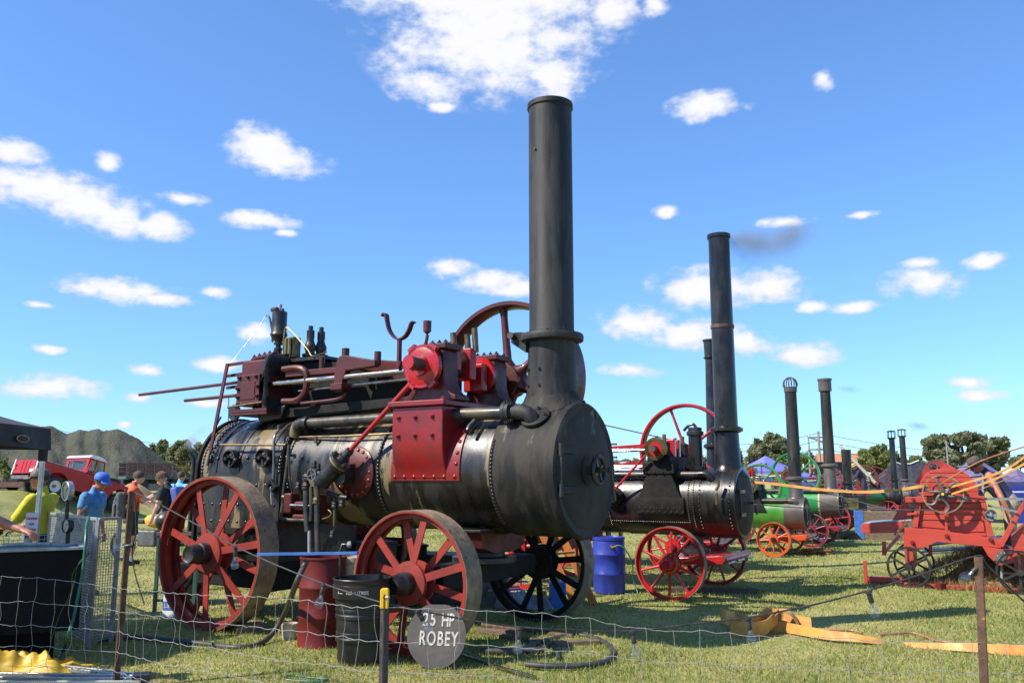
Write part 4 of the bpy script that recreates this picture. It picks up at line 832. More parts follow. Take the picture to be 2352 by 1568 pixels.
A0, A1 = A(*D('Y2',930,380), 11.3), A(*D('Y2',1140,360), 11.5); MB().bar(A0-o0, A1-o0, .06, .03).to('trestle_rail', 'orange_wood', tr, .004)
p = G(1280, 1396); tag(MB().b2((p.x-.10,p.y-.09,0), (p.x+.11,p.y+.12,.33)).to('water_box', 'blue_paint', None, .01), 'light blue upright box behind the far front wheel', 'box')
p = G(1252, 1394); tag(MB().b2((p.x-.06,p.y+.0,0), (p.x+.02,p.y+.1,.2)).to('oil_can', 'yellow_plastic', None, .01), 'yellow oil can beside the light blue box', 'can')
def drape(name, mat, label, cat, ox, oy, w, d, h, seed, n=34, pw=1.0, rz=0):
    r = random.Random(seed); ph = [r.uniform(0, 6.28) for _ in range(10)]; vs, fs = [], []
    for j in range(n+1):
        for i in range(n+1):
            x, y = i/n*2-1, j/n*2-1; e = max(0, 1-max(abs(x), abs(y))**2.6)
            hh = h*e**pw*(.6+.25*sin(2.1*x+ph[0])+.25*sin(2.7*y+ph[1])) + e**.5*h*(.34*(.55-abs(sin(3.6*x+2.2*y+ph[2])))+.26*(.55-abs(sin(5.5*y-3*x+ph[3])))+.13*(.5-abs(sin(9*x+5*y+ph[8])))+.06*sin(23*x+9*y+ph[4])+.03*sin(31*y-17*x+ph[7]))
            a = .07*sin(5*y+ph[5]); b_ = .07*sin(5*x+ph[6]); X, Y = (x+a)*w/2, (y+b_)*d/2
            vs.append((ox+X*cos(rz)-Y*sin(rz), oy+X*sin(rz)+Y*cos(rz), max(.012+.01*e, hh)+gz(ox+X, oy+Y)))
    for j in range(n):
        for i in range(n): fs.append((j*(n+1)+i, j*(n+1)+i+1, (j+1)*(n+1)+i+1, (j+1)*(n+1)+i))
    o = MB().add(vs, fs).to(name, mat, ang=180); sm = o.modifiers.new('th', 'SOLIDIFY'); sm.thickness = .006; tag(o, label, cat); return o
p = G(1200, 1398); drape('grey_tarpaulin', 'tarp_grey', 'crumpled pale grey tarpaulin behind the far front wheel', 'tarpaulin', p.x, p.y+.1, .75, .6, .36, 5)
# metal sections stacked behind the boiler
for i in range(13):
    r = random.Random(40+i); a = A(1010+r.uniform(-40,60), 1300+i*9, 11.2+.1*i); b_ = A(1200+r.uniform(-60,70), 1290+i*9+r.uniform(-12,12), 11.6+.1*i)
    a.z = max(a.z, .02); b_.z = max(b_.z, .02)
    tag(MB().bar(a, b_, .05+.03*(i % 3), .02).to('metal_section', ('grey_iron','blue_paint','galv')[i % 3], None, .003), ('rusty grey','faded blue','galvanised')[i % 3]+(' narrow',' medium',' wide')[i % 3]+' steel section in the stack behind the boiler', 'metal bar', 'steel sections stacked behind the boiler')

# dark scrap and timber stacked beyond the boiler
for i, (u, v, w, d, h, m_, lab) in enumerate(((1000,1392,.7,.5,.62,'dark_wood','dark timber crate stacked beyond the near front wheel'), (1075,1390,.55,.45,.45,'soot_and_shade','sooty steel bin beyond the near front wheel'), (1130,1396,.4,.4,.34,'grey_iron','grey iron toolbox beyond the boiler'), (935,1395,.5,.5,.75,'soot_and_shade','tall sooty cabinet behind the ashpan'), (870,1400,.45,.4,.8,'dark_wood','dark timber locker behind the ashpan'))):
    g = G(u, v); o = thing('storage_box', lab, 'box', g, .2*i-.3); MB().b2((-w/2,0,0),(w/2,d,h)).to('box_body', m_, o, .012); MB().b2((-w/2-.015,-.015,h),(w/2+.015,d+.015,h+.03)).to('box_lid', m_, o, .006); MB().b2((-.05,-.03,h*.62),(.05,-.001,h*.68)).to('latch', 'galv', o)
hose('grass_hose', 'green hose looping through the grass below the fence', [G(*D('Y1',a,b_), .015) for a, b_ in ((70,1510),(180,1490),(330,1510),(520,1530),(420,1552),(250,1545),(120,1535))], .010, 'green_hose')
# ---------------------------------------------------------------- fence
FP = [(-90, 7.2), (283, 7.0), (880, 5.2), (2252, 5.0), (2440, 5.15)]
FQ = [V(((u-PCX)/PF*d_, d_)) for u, d_ in FP]
def fence_pt(u, v, back=0):
    r = ray(u, v); best = None
    for i in range(4):
        if FP[i][0] <= u <= FP[i+1][0] or (i == 0 and u < FP[0][0]) or (i == 3 and u > FP[4][0]):
            a, b_ = FQ[i], FQ[i+1]; dx_, dy_ = b_.x-a.x, b_.y-a.y; n = V((-dy_, dx_))
            t = n.dot(a)/(n.x*r.x+n.y*r.y); p = V((0,0,CAMH)) + r*t
            if back: p += V((n.x, n.y, 0)).normalized()*back
            return p
TOPW = [(-80,1323),(0,1324),(88,1327),(176,1336),(268,1347),(314,1351),(360,1358),(453,1362),(545,1367),(632,1373),(708,1377),(765,1383),(822,1390),(876,1391),(937,1393),(1011,1394),(1071,1395),(1133,1400),(1181,1403),(1283,1412),(1327,1417),(1395,1428),(1455,1440),(1514,1447),(1591,1449),(1664,1454),(1734,1459),(1809,1458),(1885,1463),(1959,1467),(2037,1472),(2116,1468),(2199,1473),(2291,1475),(2350,1477),(2430,1480)]
top = [fence_pt(u, v) for u, v in TOPW]
# resample at stay stations
cum = [0]
for i in range(1, len(top)): cum.append(cum[-1] + (top[i]-top[i-1]).length)
def along(s_):
    for i in range(1, len(cum)):
        if s_ <= cum[i]: f_ = (s_-cum[i-1])/(cum[i]-cum[i-1]); return top[i-1].lerp(top[i], f_)
    return top[-1].copy()
stn = []; s_ = .03
while s_ < cum[-1]: stn.append(s_); s_ += .165 + .03*rnd.uniform(-1, 1)
fen = thing('wire_fence', 'sagging galvanised wire mesh fence strung between steel pickets', 'fence')
rows = [0, .195, .372, .537, .69, .83]; grid = []
for k, dz in enumerate(rows):
    row = []
    for s_ in stn:
        p = along(s_); zz = p.z*(1 - dz/.84) if p.z < .84 else p.z - dz
        row.append(V((p.x + rnd.uniform(-.02,.02)*(k > 0), p.y + rnd.uniform(-.012,.012), max(zz + rnd.uniform(-.008,.008), .0))))
    grid.append(row)
for k, row in enumerate(grid[:-1]):
    pts = []
    for i in range(len(row)-1):
        a, b_ = row[i], row[i+1]; pts.append(a)
        for f_ in (.3, .5, .7): pts.append(a.lerp(b_, f_) + V((0, 0, .006*(-1)**(int(f_*10)) + rnd.uniform(-.004,.004))))
    pts.append(row[-1]); MB().tube(pts, .0019, 5, 2).to('line_wire', 'wire', fen)
for i in range(len(stn)):
    for k in range(len(rows)-1):
        a, b_ = grid[k][i], grid[k+1][i]; mid = a.lerp(b_, rnd.uniform(.25, .75)) + V((rnd.uniform(-.018,.018), rnd.uniform(-.01,.01), 0))
        MB().tube([a + V((0,0,.006)), mid, b_ - V((0,0,.004))], .0015, 5, 3).to('stay_wire', 'wire', fen)
def picket(u0, v0, d0, u1, v1, mat, label, z1=None, cap=False):
    t_ = A(u0, v0, d0); b_ = A(u1, v1, d0); k = (t_.z+.12)/(t_.z-b_.z); b_ = t_ + (b_-t_)*k
    o = thing('star_picket', label, 'fence post', b_); q = t_-b_; w = .029
    x, y, z = V((1,0,0)), V((0,1,0)), q.normalized(); x = (x - z*x.dot(z)).normalized(); y = z.cross(x)
    prof = []
    for i in range(3):
        a = R(-90+120*i); d_ = x*cos(a)+y*sin(a); e = x*-sin(a)+y*cos(a); prof += [d_*w - e*.003, d_*w + e*.003, (x*cos(a+R(60))+y*sin(a+R(60)))*.007]
    vs = list(prof) + [p_+q for p_ in prof]; n = 9
    MB().add(vs, [tuple(range(n)), tuple(range(n,2*n))] + [(i,(i+1) % n,n+(i+1) % n,n+i) for i in range(n)]).to('post_shaft', mat, o)
    for j in range(8):
        c_ = z*(q.length*(.12+.11*j)) + (x*cos(R(30))+y*sin(R(30)))*.022; e = x*-sin(R(30))+y*cos(R(30))
        MB().cyl(c_-e*.0042, c_+e*.0042, .0045, n=8).to('wire_hole', 'cable', o)
    if cap:
        m = MB(); cpoly = [(-.024,0),(.024,0),(.024,.105),(.018,.115),(-.018,.115),(-.024,.105)]
        m.prism(cpoly, q - z*.085 - y*.026, x, z, y*.048); m.to('safety_cap', 'yellow_plastic', o, .006)
        MB().cyl(q+V((.004,-.02,-.02)), q+V((.03,-.05,-.014)), .006).to('cap_pin', 'cream', o); MB().cyl(q+V((.004,-.029,-.02)), q+V((.004,-.025,-.02)), .010).to('cap_hole', 'cable', o)
    return o
picket(301, 1127, 7.0, 267, 1548, 'picket_rust', 'tall rusty brown steel picket leaning beside the mesh cage')
picket(884, 1362, 5.2, 880, 1560, 'picket_black', 'black steel picket with yellow safety cap beside the bin', cap=True)
picket(2250, 1278, 5.0, 2263, 1560, 'picket_rust', 'rusty orange-flecked steel picket holding the cable before the thresher')
# festoon lights
FC = [(301,1130),(362,1160),(459,1213),(533,1255),(632,1300),(736,1341),(800,1363),(876,1386),(958,1402),(1059,1422),(1193,1441),(1283,1446),(1370,1450),(1455,1450),(1576,1436),(1721,1419),(1838,1397),(1895,1384),(1999,1357),(2120,1320),(2248,1277),(2275,1297),(2350,1371),(2420,1430)]
FC = [fence_pt(u, v, .03) for u, v in FC]
fs_ = thing('festoon_lights', 'black festoon cable with clear bulbs hung along the fence', 'string lights')
MB().tube(FC, .0055, 8, 4).to('cable', 'cable', fs_)
def bulb(p, d):
    p, d = V(p), V(d).normalized()
    s_ = MB().lathe(p-d*.012, d, [(0,.012),(.004,.021),(.016,.022),(.02,.013),(.024,.0145),(.07,.0155),(.074,.013)], 18).to('lamp_holder', 'cable', fs_)
    MB().lathe(p+d*.058, d, [(0,.012),(.015,.0135),(.03,.02),(.045,.028),(.06,.031),(.075,.028),(.086,.018),(.09,.001)], 22, cap=False).to('glass_bulb', 'glass', s_)
    MB().lathe(p+d*.058, d, [(0,.008),(.028,.005),(.032,.001)], 10).cyl(p+d*.09, p+d*.096+V((.006,0,0)), .001, n=4).to('filament_stem', 'galv', s_)
for (i, d) in ((1,(-.5,0,-.85)), (3,(0,0,-1)), (5,(-.25,0,-1)), (8,(.55,0,-.85)), (10,(-.1,0,-1)), (13,(.08,0,-1)), (15,(.1,0,-1)), (18,(.25,0,-1))): bulb(FC[i]-V((0,0,.008)), d)
bulb(fence_pt(2262, 1300, .03), (-.75,.0,-.5))
q = fence_pt(296, 1252, .03); MB().tube([FC[0], q+V((.02,0,.1)), q, fence_pt(300,1310,.03), fence_pt(318,1390,.05)], .005, 6, 4).to('drop_cable', 'cable', fs_); bulb(q, (-1,0,-.15))
# ---------------------------------------------------------------- people
def loft(mb, secs, n=18):
    vs = []
    for (c, f_, l_, rf, rl) in secs:
        c, f_, l_ = V(c), V(f_), V(l_)
        vs += [c + f_*rf*cos(2*pi*i/n) + l_*rl*sin(2*pi*i/n) for i in range(n)]
    k = len(secs)
    fs = [(j*n+i, j*n+(i+1) % n, (j+1)*n+(i+1) % n, (j+1)*n+i) for j in range(k-1) for i in range(n)] + [tuple(range(n)), tuple((k-1)*n+i for i in range(n))]
    mb.add(vs, fs)
def hand(mb, w, d, up, curl=.85, s=1.08):
    """w = wrist, d = direction of the palm, up = back-of-hand normal"""
    w, d, up = V(w), V(d).normalized(), V(up).normalized(); sd = d.cross(up).normalized(); up = sd.cross(d)
    m = Matrix((d, sd, up)).transposed()
    mb.ball(w + d*.045*s, .05*s, 12, (1.0,.82,.42), m)
    for i, (o, l) in enumerate(((-.033,.066),(-.011,.076),(.011,.072),(.032,.056))):
        b0 = w + d*.082*s + sd*o*s; pts = [b0]; a = 0; q = b0
        for j, seg in enumerate((.42,.33,.25)):
            a += curl*(.55+.25*j); q = q + (d*cos(a) - up*sin(a))*l*seg*s; pts.append(q)
        mb.tube([w+d*.05*s+sd*o*.8*s] + pts, [.0105*s,.0105*s,.0098*s,.009*s,.008*s], 8)
    b0 = w + d*.025*s - sd*.034*s; mb.tube([b0, b0+(d*.6-sd*.75-up*.2)*.04*s, b0+(d*.95-sd*.55-up*.5)*.07*s], [.013*s,.0115*s,.009*s], 8)
def person(label, loc, rz, Z, group=None, lean=0, head=(0,0), la=None, ra=None, stride=.0, hair='hair_dark', cap=None, hat=None, kneel=0, hgt_=1.0, longhair=False, curls=False, extra=None, legs='long', sleeve=.6, shorts=.0, bulk=1.0, vox=.013, glasses=False):
    o = thing('person', label, 'person', loc, rz, group, ); o.scale = (hgt_,)*3
    sl, cl = sin(lean), cos(lean)
    def T(p, k=1.0):                                      # bend the upper body forward about the hips
        p = V(p); z = p.z-.93; x = p.x
        return V((x*cl + z*sl, p.y, .93 - x*sl + z*cl)) if z > 0 else p
    F_, L_ = V((cl,0,-sl)), V((0,1,0)); F0 = V((1,0,0))
    mb = MB(); bones = []
    def bone(kind, a, b_, r): bones.append((kind, V(a), V(b_), r))
    k = bulk
    loft(mb, [((0,0,.80),F0,L_,.10*k,.145*k), ((-.01,0,.90),F0,L_,.125*k,.172*k), ((0,0,.97),F0,L_,.122*k,.168*k), (T((.0,0,1.10)),F_,L_,.113*k,.15*k), (T((.005,0,1.26)),F_,L_,.125*k,.168*k), (T((-.005,0,1.36)),F_,L_,.115*k,.178*k), (T((-.015,0,1.43)),F_,L_,.085,.15), (T((-.01,0,1.475)),F_,L_,.058,.075), (T((.005,0,1.56)),F_,L_,.052,.052)])
    bone('torso', T((0,0,1.02)), T((0,0,1.40)), .15); bone('hips', (0,0,.84), (0,0,.97), .15); bone('neck', T((0,0,1.49)), T((.01,0,1.55)), .05)
    # head
    yaw, pit = head; hm = Euler((0, pit+lean*.55, yaw)).to_matrix(); hc = T((.03,0,1.50)) + hm @ V((.015,0,.135))
    def hp(x, y, z): return hc + hm @ V((x, y, z))
    mb.ball(hp(-.008,0,.02), .1, 16, (1.0,.79,1.02), hm); mb.ball(hp(.022,0,-.045), .075, 14, (.95,.78,1.05), hm); mb.ball(hp(.05,0,-.09), .035, 10, (1,1,.8), hm)
    mb.lathe(hp(.078,0,.02), hm @ V((.55,0,-1)), [(0,.006),(.03,.014),(.055,.02),(.06,.008)], 8); mb.ball(hp(.088,0,-.062), .02, 8, (.7,1.2,.6), hm)
    for s in (-1,1): mb.ball(hp(-.01,s*.079,-.005), .03, 10, (.7,.3,1.05), hm)
    bone('head', hp(0,0,-.06), hp(0,0,.06), .09)
    # arms: (elbow, wrist) in local coordinates or None for hanging
    for s, arm in ((1, la), (-1, ra)):
        sh_ = T((-.015, s*.185*k**.5, 1.405))
        el, wr = (V(arm[0]), V(arm[1])) if arm else (sh_ + V((-.03, s*.05, -.29)), sh_ + V((.03, s*.06, -.54)))
        mb.ball(sh_, .066, 12); mb.tube([sh_, sh_.lerp(el,.5), el], [.06,.052,.044], 12); mb.tube([el, el.lerp(wr,.3), wr], [.043,.043,.029], 12); mb.ball(el, .044, 10)
        if sleeve: mb.tube([sh_, sh_.lerp(el, sleeve*.5), sh_.lerp(el, sleeve)], [.075,.073,.07], 12)
        d = (wr-el).normalized(); up = V((0,0,1)) if abs(d.z) < .7 else V((0, s, 0)) if not arm else V((-1,0,0))
        hand(mb, wr, d, up)
        bone('uarm', sh_, el, .055); bone('farm', el, wr, .036); bone('hand', wr+d*.01, wr+d*.16, .03)
    for s in (1,-1):
        hp_ = V((0, s*.088, .90)); kn = V((.02+s*stride*.5, s*.095, .49)); an = V((-.02+s*stride, s*.10, .085))
        mb.tube([hp_, hp_.lerp(kn,.5), kn], [.092*k,.078*k,.06], 14); mb.ball(kn, .06, 10); mb.tube([kn, kn.lerp(an,.3), an], [.057,.058,.038], 12)
        if legs == 'shorts': mb.tube([hp_, hp_.lerp(kn,.5), hp_.lerp(kn, shorts)], [.105,.10,.098], 14)
        else: mb.tube([hp_, kn, kn.lerp(an,.95)], [.098*k,.078,.072,.07], 14)
        mb.tube([an+V((-.045,0,-.035)), an+V((.04,0,-.04)), an+V((.12,s*.01,-.05)), an+V((.17,s*.012,-.055))], [.043,.045,.04,.026], 12)
        bone('thigh', hp_, kn, .08); bone('shin', kn, an, .05); bone('foot', an+V((-.04,0,-.04)), an+V((.16,0,-.05)), .04)
    tmp = mb.to('tmp', 'skin'); rm = tmp.modifiers.new('r', 'REMESH'); rm.mode = 'VOXEL'; rm.voxel_size = vox; rm.use_smooth_shade = True
    smo = tmp.modifiers.new('s', 'SMOOTH'); smo.factor = .5; smo.iterations = 2
    dg = bpy.context.evaluated_depsgraph_get(); me = bpy.data.meshes.new_from_object(tmp.evaluated_get(dg)); bpy.data.objects.remove(tmp)
    n = len(me.polygons); cen = np.empty(n*3); me.polygons.foreach_get('center', cen); cen = cen.reshape(n, 3)
    best = np.full(n, 1e9); bi = np.zeros(n, int); bt = np.zeros(n)
    for i, (kd, a, b_, r) in enumerate(bones):
        a = np.array(a); ab = np.array(b_)-a; t_ = np.clip(((cen-a)@ab)/(ab@ab), 0, 1); d = np.linalg.norm(cen-(a+t_[:,None]*ab), axis=1)-r
        m = d < best; best[m] = d[m]; bi[m] = i; bt[m] = t_[m]
    names = sorted(set(sum(([v] if isinstance(v, str) else [v[1], v[2]] for v in Z.values()), []))); me.materials.clear()
    for q in names: me.materials.append(MATS[q])
    mi = np.zeros(n, int)
    for i, (kd, a, b_, r) in enumerate(bones):
        m = bi == i; z = Z[kd]
        if isinstance(z, str): mi[m] = names.index(z)
        else: mi[m] = np.where(bt[m] < z[0], names.index(z[1]), names.index(z[2]))
    me.polygons.foreach_set('material_index', mi.astype(np.int32)); me.polygons.foreach_set('use_smooth', [True]*n)
    bo_ = bpy.data.objects.new('body', me); COL.objects.link(bo_); bo_.parent = o
    for s in (-1,1):
        MB().ball(hp(.082,s*.034,.012), .011, 8).to('eye', 'hair_dark', o)
    if glasses: MB().tube([hp(.02,-.082,.015), hp(.09,-.055,.012), hp(.098,0,.01), hp(.09,.055,.012), hp(.02,.082,.015)], .014, 8, 3).to('sunglasses', 'shoe', o)
    if hair:
        h = MB(); r0 = .108 if not curls else .118; n1, n2 = 12, 20; vs, fs = [], []; rr = random.Random(5)
        for i in range(n1+1):
            for j in range(n2):
                a, b_ = (pi*.62)*i/n1, 2*pi*j/n2; lim = 1 - .36*max(0, cos(b_))**2*(i/n1)
                a *= lim; q = r0*(1+(.10 if curls else .03)*rr.uniform(-1,1)); vs.append(hp(-.014+q*1.0*sin(a)*cos(b_), q*.82*sin(a)*sin(b_), .018+q*1.03*cos(a)))
        fs = [(i*n2+j, i*n2+(j+1) % n2, (i+1)*n2+(j+1) % n2, (i+1)*n2+j) for i in range(n1) for j in range(n2)]
        h.add(vs, fs).to('hair', hair, o, ang=180)
    if cap:
        h = MB().lathe(hp(-.008,0,.03), hm @ V((-.05,0,1)), [(0,.108),(.03,.108),(.06,.098),(.085,.075),(.10,.035),(.104,.001)], 24, cap=False); h.to('cap_crown', cap, o, ang=70)
        pts = []; vs, fs = [], []
        for i in range(13):
            b_ = R(-62+124*i/12); vs += [hp(.10*cos(b_)-.008, .092*sin(b_), .036), hp(.10*cos(b_)+.085*cos(b_*.8), .095*sin(b_), .022-.02*abs(sin(b_)))]
        fs = [(2*i, 2*i+1, 2*i+3, 2*i+2) for i in range(12)]; q = MB().add(vs, fs).to('cap_brim', cap, o, ang=180); q.modifiers.new('t','SOLIDIFY').thickness = .006
    if hat:
        h = MB().lathe(hp(-.005,0,.025), hm @ V((-.05,0,1)), [(-.02,.19),(-.012,.195),(.012,.14),(.015,.108),(.06,.102),(.105,.085),(.12,.05),(.11,.001)], 30, cap=False).to('hat', hat, o, ang=70); h.modifiers.new('t','SOLIDIFY').thickness = .006
        MB().lathe(hp(-.005,0,.04), hm @ V((-.05,0,1)), [(0,.11),(.025,.108)], 26, cap=False).to('hat_band', 'shoe', o)
    return o
def backpack(label, mat, loc, rz, s=1.0, tilt=0):
    o = thing('backpack', label, 'backpack', loc, rz, 'backpacks', rot=(0, tilt, rz)); o.scale = (s,)*3
    MB().b2((-.10,-.15,-.24), (.06,.15,.24)).to('pack_body', mat, o, .05); MB().b2((-.145,-.115,-.20), (-.09,.115,.04)).to('front_pocket', mat, o, .03); MB().b2((-.12,-.10,.08), (-.085,.10,.16)).to('top_pocket', mat, o, .015)
    for y in (-.10,.10): MB().ribbon([(.06,y,.20),(.14,y,.24),(.22,y,.18),(.25,y*1.1,.02),(.20,y*1.2,-.14),(.06,y*1.2,-.2)], (0,.05,0), .01, 5).to('strap', 'shoe', o)
    MB().tube([(.04,-.03,.23),(.03,0,.28),(.04,.03,.23)], .009, 6, 4).to('handle', 'shoe', o)
    return o
p = A(92, 1190, 10.25); x0, y0 = p.x, p.y
person('man in yellow work shirt, navy overalls and grey cap beside canopy leg', (x0,y0,0), R(174), dict(torso='shirt_yellow', hips='navy', neck='navy', head='skin_red', uarm='shirt_yellow', farm=(.35,'shirt_yellow','skin_red'), hand='shoe', thigh='navy', shin='navy', foot='shoe'), head=(R(6),.05), la=((.16,.22,1.14),(.36,.12,1.06)), ra=((.14,-.24,1.14),(.36,-.10,1.04)), cap='cap_grey', hair='hair_dark', hgt_=.99, sleeve=.95, bulk=1.08, extra=None)
p = A(207, 1180, 12.4)
person('man in pale blue T-shirt and bright blue cap looking down', (p.x,p.y,0), R(-8), dict(torso='shirt_blue', hips='jeans', neck='skin_red', head='skin_red', uarm=(.62,'shirt_blue','skin_red'), farm='skin_red', hand='skin_red', thigh='jeans', shin='jeans', foot='shoe'), head=(R(-12),.32), cap='cap_blue', glasses=True, lean=.10, hgt_=.985, bulk=1.06)
p = G(296, 1297)
person('youth in orange T-shirt and black shorts holding up a phone', p, R(28), dict(torso='shirt_orange', hips='shirt_black', neck='skin_light', head='skin_light', uarm=(.62,'shirt_orange','skin_light'), farm='skin_light', hand='skin_light', thigh=(.86,'shirt_black','skin_light'), shin=(.8,'skin_light','white'), foot='shoe'), head=(R(-8),.22), la=((.18,.20,1.16),(.36,.06,1.30)), ra=((.20,-.20,1.16),(.40,-.05,1.30)), legs='shorts', shorts=.86, hgt_=1.02, stride=.05)
f_ = V((cos(R(28)), sin(R(28)), 0)); backpack('grey and black backpack worn by the youth in orange', 'pack_grey', p - f_*.20 + V((0,0,1.12)), R(28), 1.1)
q = p + f_*.56 + V((0,0,1.36)); tag(MB().box(q, (.012,.075,.15), (0,-.3,R(28))).to('mobile_phone', 'white', None, .004), 'pale mobile phone held by the youth in orange', 'phone')
p = G(382, 1306)
person('curly haired youth in black T-shirt and pale trousers bending his head', p, R(168), dict(torso='shirt_black', hips='pale_cloth', neck='skin_light', head='skin_light', uarm=(.62,'shirt_black','skin_light'), farm='skin_light', hand='skin_light', thigh='pale_cloth', shin='pale_cloth', foot='shoe'), head=(R(5),.45), la=((.10,.24,1.10),(.22,.20,.88)), ra=((.18,-.2,1.15),(.4,-.08,1.18)), hair='hair_curly', curls=True, lean=.16, hgt_=1.02)
f_ = V((cos(R(168)), sin(R(168)), 0)); backpack('blue backpack worn by the curly haired youth', 'pack_blue', p - f_*.14 + V((0,0,1.25)), R(168), 1.0, .16)
p = A(409, 1180, 21.5)
person('man in light blue shirt standing beyond the youths, seen from behind', (p.x,p.y,0), R(75), dict(torso='shirt_lightblue', hips='navy', neck='skin', head='skin', uarm='shirt_lightblue', farm=(.4,'shirt_lightblue','skin'), hand='skin', thigh='navy', shin='navy', foot='shoe'), sleeve=.95, hgt_=1.04, vox=.018)
# the arm reaching in from the left, with its owner standing outside the picture
wr = A(44, 1206, 6.75); ex, ey = wr.x-.60, wr.y
person('person reaching a bare arm towards the black tank', (ex, ey, 0), R(6), dict(torso='navy', hips='jeans', neck='skin_red', head='skin_red', uarm=(.62,'navy','skin_red'), farm='skin_red', hand='skin_red', thigh='jeans', shin='jeans', foot='shoe'), ra=None, la=((.30,.12,1.30),(.585,.03,1.215)), lean=.12, hgt_=1.0)

# ---------------------------------------------------------------- left: canopy, tank, cage
cz, cb = 2.17, 1.93; cnr = A(116, 984, 9.5); X1_, Y1_ = cnr.x, 9.5; X0_, Y0_ = X1_-3.0, 7.1
gb = thing('gazebo', 'black pop-up canopy with grey roof shading the tank', 'gazebo', ((X0_+X1_)/2, (Y0_+Y1_)/2, 0))
hx, hy = 1.5, 1.2
vs, fs = [], []; n = 8
for s in range(4):                                         # roof: four sagging triangles
    a0 = (s*90+45); c0 = V((hx*(1 if s in (0,3) else -1), hy*(1 if s in (0,1) else -1), cz)); c1 = V((hx*(1 if s in (3,2) and s == 3 else (1 if s == 3 else -1)), 0, cz))
corners = [V((hx,hy,cz)), V((-hx,hy,cz)), V((-hx,-hy,cz)), V((hx,-hy,cz))]; pk = V((0,0,3.05))
m = MB()
for s in range(4):
    a, b_ = corners[s], corners[(s+1) % 4]; rows_ = []
    for j in range(7):
        f_ = j/6; l, r_ = a.lerp(pk, f_), b_.lerp(pk, f_); row = []
        for i in range(7): g_ = i/6; q = l.lerp(r_, g_); q.z -= .16*sin(pi*f_)*1.0 + .05*sin(pi*g_)*(1-f_); row.append(q)
        rows_.append(row)
    m.add([q for row in rows_ for q in row], [(j*7+i, j*7+i+1, (j+1)*7+i+1, (j+1)*7+i) for j in range(6) for i in range(6)])
m.to('roof', 'canopy_grey', gb, ang=60)
for s in range(4):
    a, b_ = corners[s], corners[(s+1) % 4]; vs = []
    for i in range(13):
        q = a.lerp(b_, i/12); nrm = V((q.x if abs(q.x) > abs(q.y)-1e-6 else 0, q.y if abs(q.y) >= abs(q.x) else 0, 0)).normalized(); w_ = .012*sin(i*1.9+s)
        vs += [q+nrm*.005, q+nrm*(.02+w_)+V((0,0,cb-cz+.02*sin(pi*i/12)))]
    q = MB().add(vs, [(2*i,2*i+1,2*i+3,2*i+2) for i in range(12)]).to('valance', 'canopy_black', gb, ang=180)
for cx_, cy_ in ((1,1),(-1,1),(1,-1),(-1,-1)):
    l = MB().b2((cx_*hx-.06*(cx_ > 0)-.0, cy_*hy-.06*(cy_ > 0), 0), (cx_*hx-.06*(cx_ > 0)+.045, cy_*hy-.06*(cy_ > 0)+.045, cb-.02)).to('leg', 'aluminium', gb, .006)
    MB().b2((cx_*hx-.075, cy_*hy-.075, cb-.12), (cx_*hx+.0, cy_*hy+.0, cb+.1)).to('corner_bracket', 'canopy_black', gb, .008)
q = V((hx+.035, .62, 2.03)); lo = MB().lathe((0,0,0), (1,0,0), [(0,.05),(.006,.05)], 20); lo.v = [(a*.5+q.x, b_*2.4+q.y, c_*.8+q.z) for a, b_, c_ in lo.v]; lo.to('emblem_ring', 'straw_hat', gb)
lo = MB().lathe((0,0,0), (1,0,0), [(0,.04),(.007,.04)], 20); lo.v = [(a*.8+q.x+.002, b_*2.4+q.y, c_*.75+q.z) for a, b_, c_ in lo.v]; lo.to('emblem_field', 'canopy_black', gb)
# black tank trailer
TY = 8.05; TX = A(196, 1250, TY).x; tz = 1.01
tk = thing('tank_trailer', 'black steel tank trailer with open top under the canopy', 'trailer', (TX-1.08*cos(R(30))-.42*sin(R(30)), TY-1.08*sin(R(30))+.42*cos(R(30)), 0), R(30))
MB().b2((-1.1,-.42,.26), (1.08,-.39,.97)).to('front_panel', 'tank_black', tk, .006); MB().b2((-1.1,.02,.26), (1.08,.05,.97)).to('rear_panel', 'tank_black', tk, .006)
MB().b2((1.05,-.388,.26), (1.08,.018,.97)).to('end_panel', 'tank_black', tk, .006); MB().b2((-1.1,-.388,.26), (1.05,.018,.30)).to('tank_floor', 'tank_black', tk); MB().b2((-1.1,-.388,.31), (-1.07,.018,.97)).to('end_panel', 'tank_black', tk)
for y in (-.44, .02): MB().b2((-1.12,y,.972), (1.1,y+.06,1.0)).to('top_rim', 'galv', tk, .006)
MB().b2((1.04,-.378,.972), (1.1,.018,1.0)).to('top_rim', 'galv', tk, .006)
bs = MB()
for i in range(46): x = -1.05+i*.042; bs.bar((x,-.37,.985), (x,.02,.985), .004, .004)
for i in range(9): y = -.37+i*.043; bs.bar((-1.05,y,.99), (.85,y,.99), .004, .004)
for i in range(46): x = -1.05+i*.042; bs.bar((x,.0,.99), (x+.0,.0,1.09), .004, .004)
for z in (1.02,1.05,1.09): bs.bar((-1.05,.0,z), (.85,.0,z), .005, .005)
tag(bs.to('wire_basket', 'galv', tk), None, None, kind='stuff')
MB().box((.62,-.1,1.02), (.4,.06,.02), (0,0,-.35)).to('wood_slat', 'cream', tk, .003)
for x, z in ((-.56,.78),(-.1,.42),(-.35,.43)): MB().cyl((x,-.42,z), (x,-.435,z), .02).to('panel_plug', 'tank_black', tk)
MB().bar((-1.1,-.55,.16), (.45,-.45,.30), .06, .08).to('chassis_rail', 'galv', tk, .006); MB().bar((.3,-.5,.3), (.52,-.5,.02), .05, .05).to('leg', 'galv', tk); MB().bar((.3,-.5,.3), (.12,-.52,.02), .05, .05).to('leg', 'galv', tk)
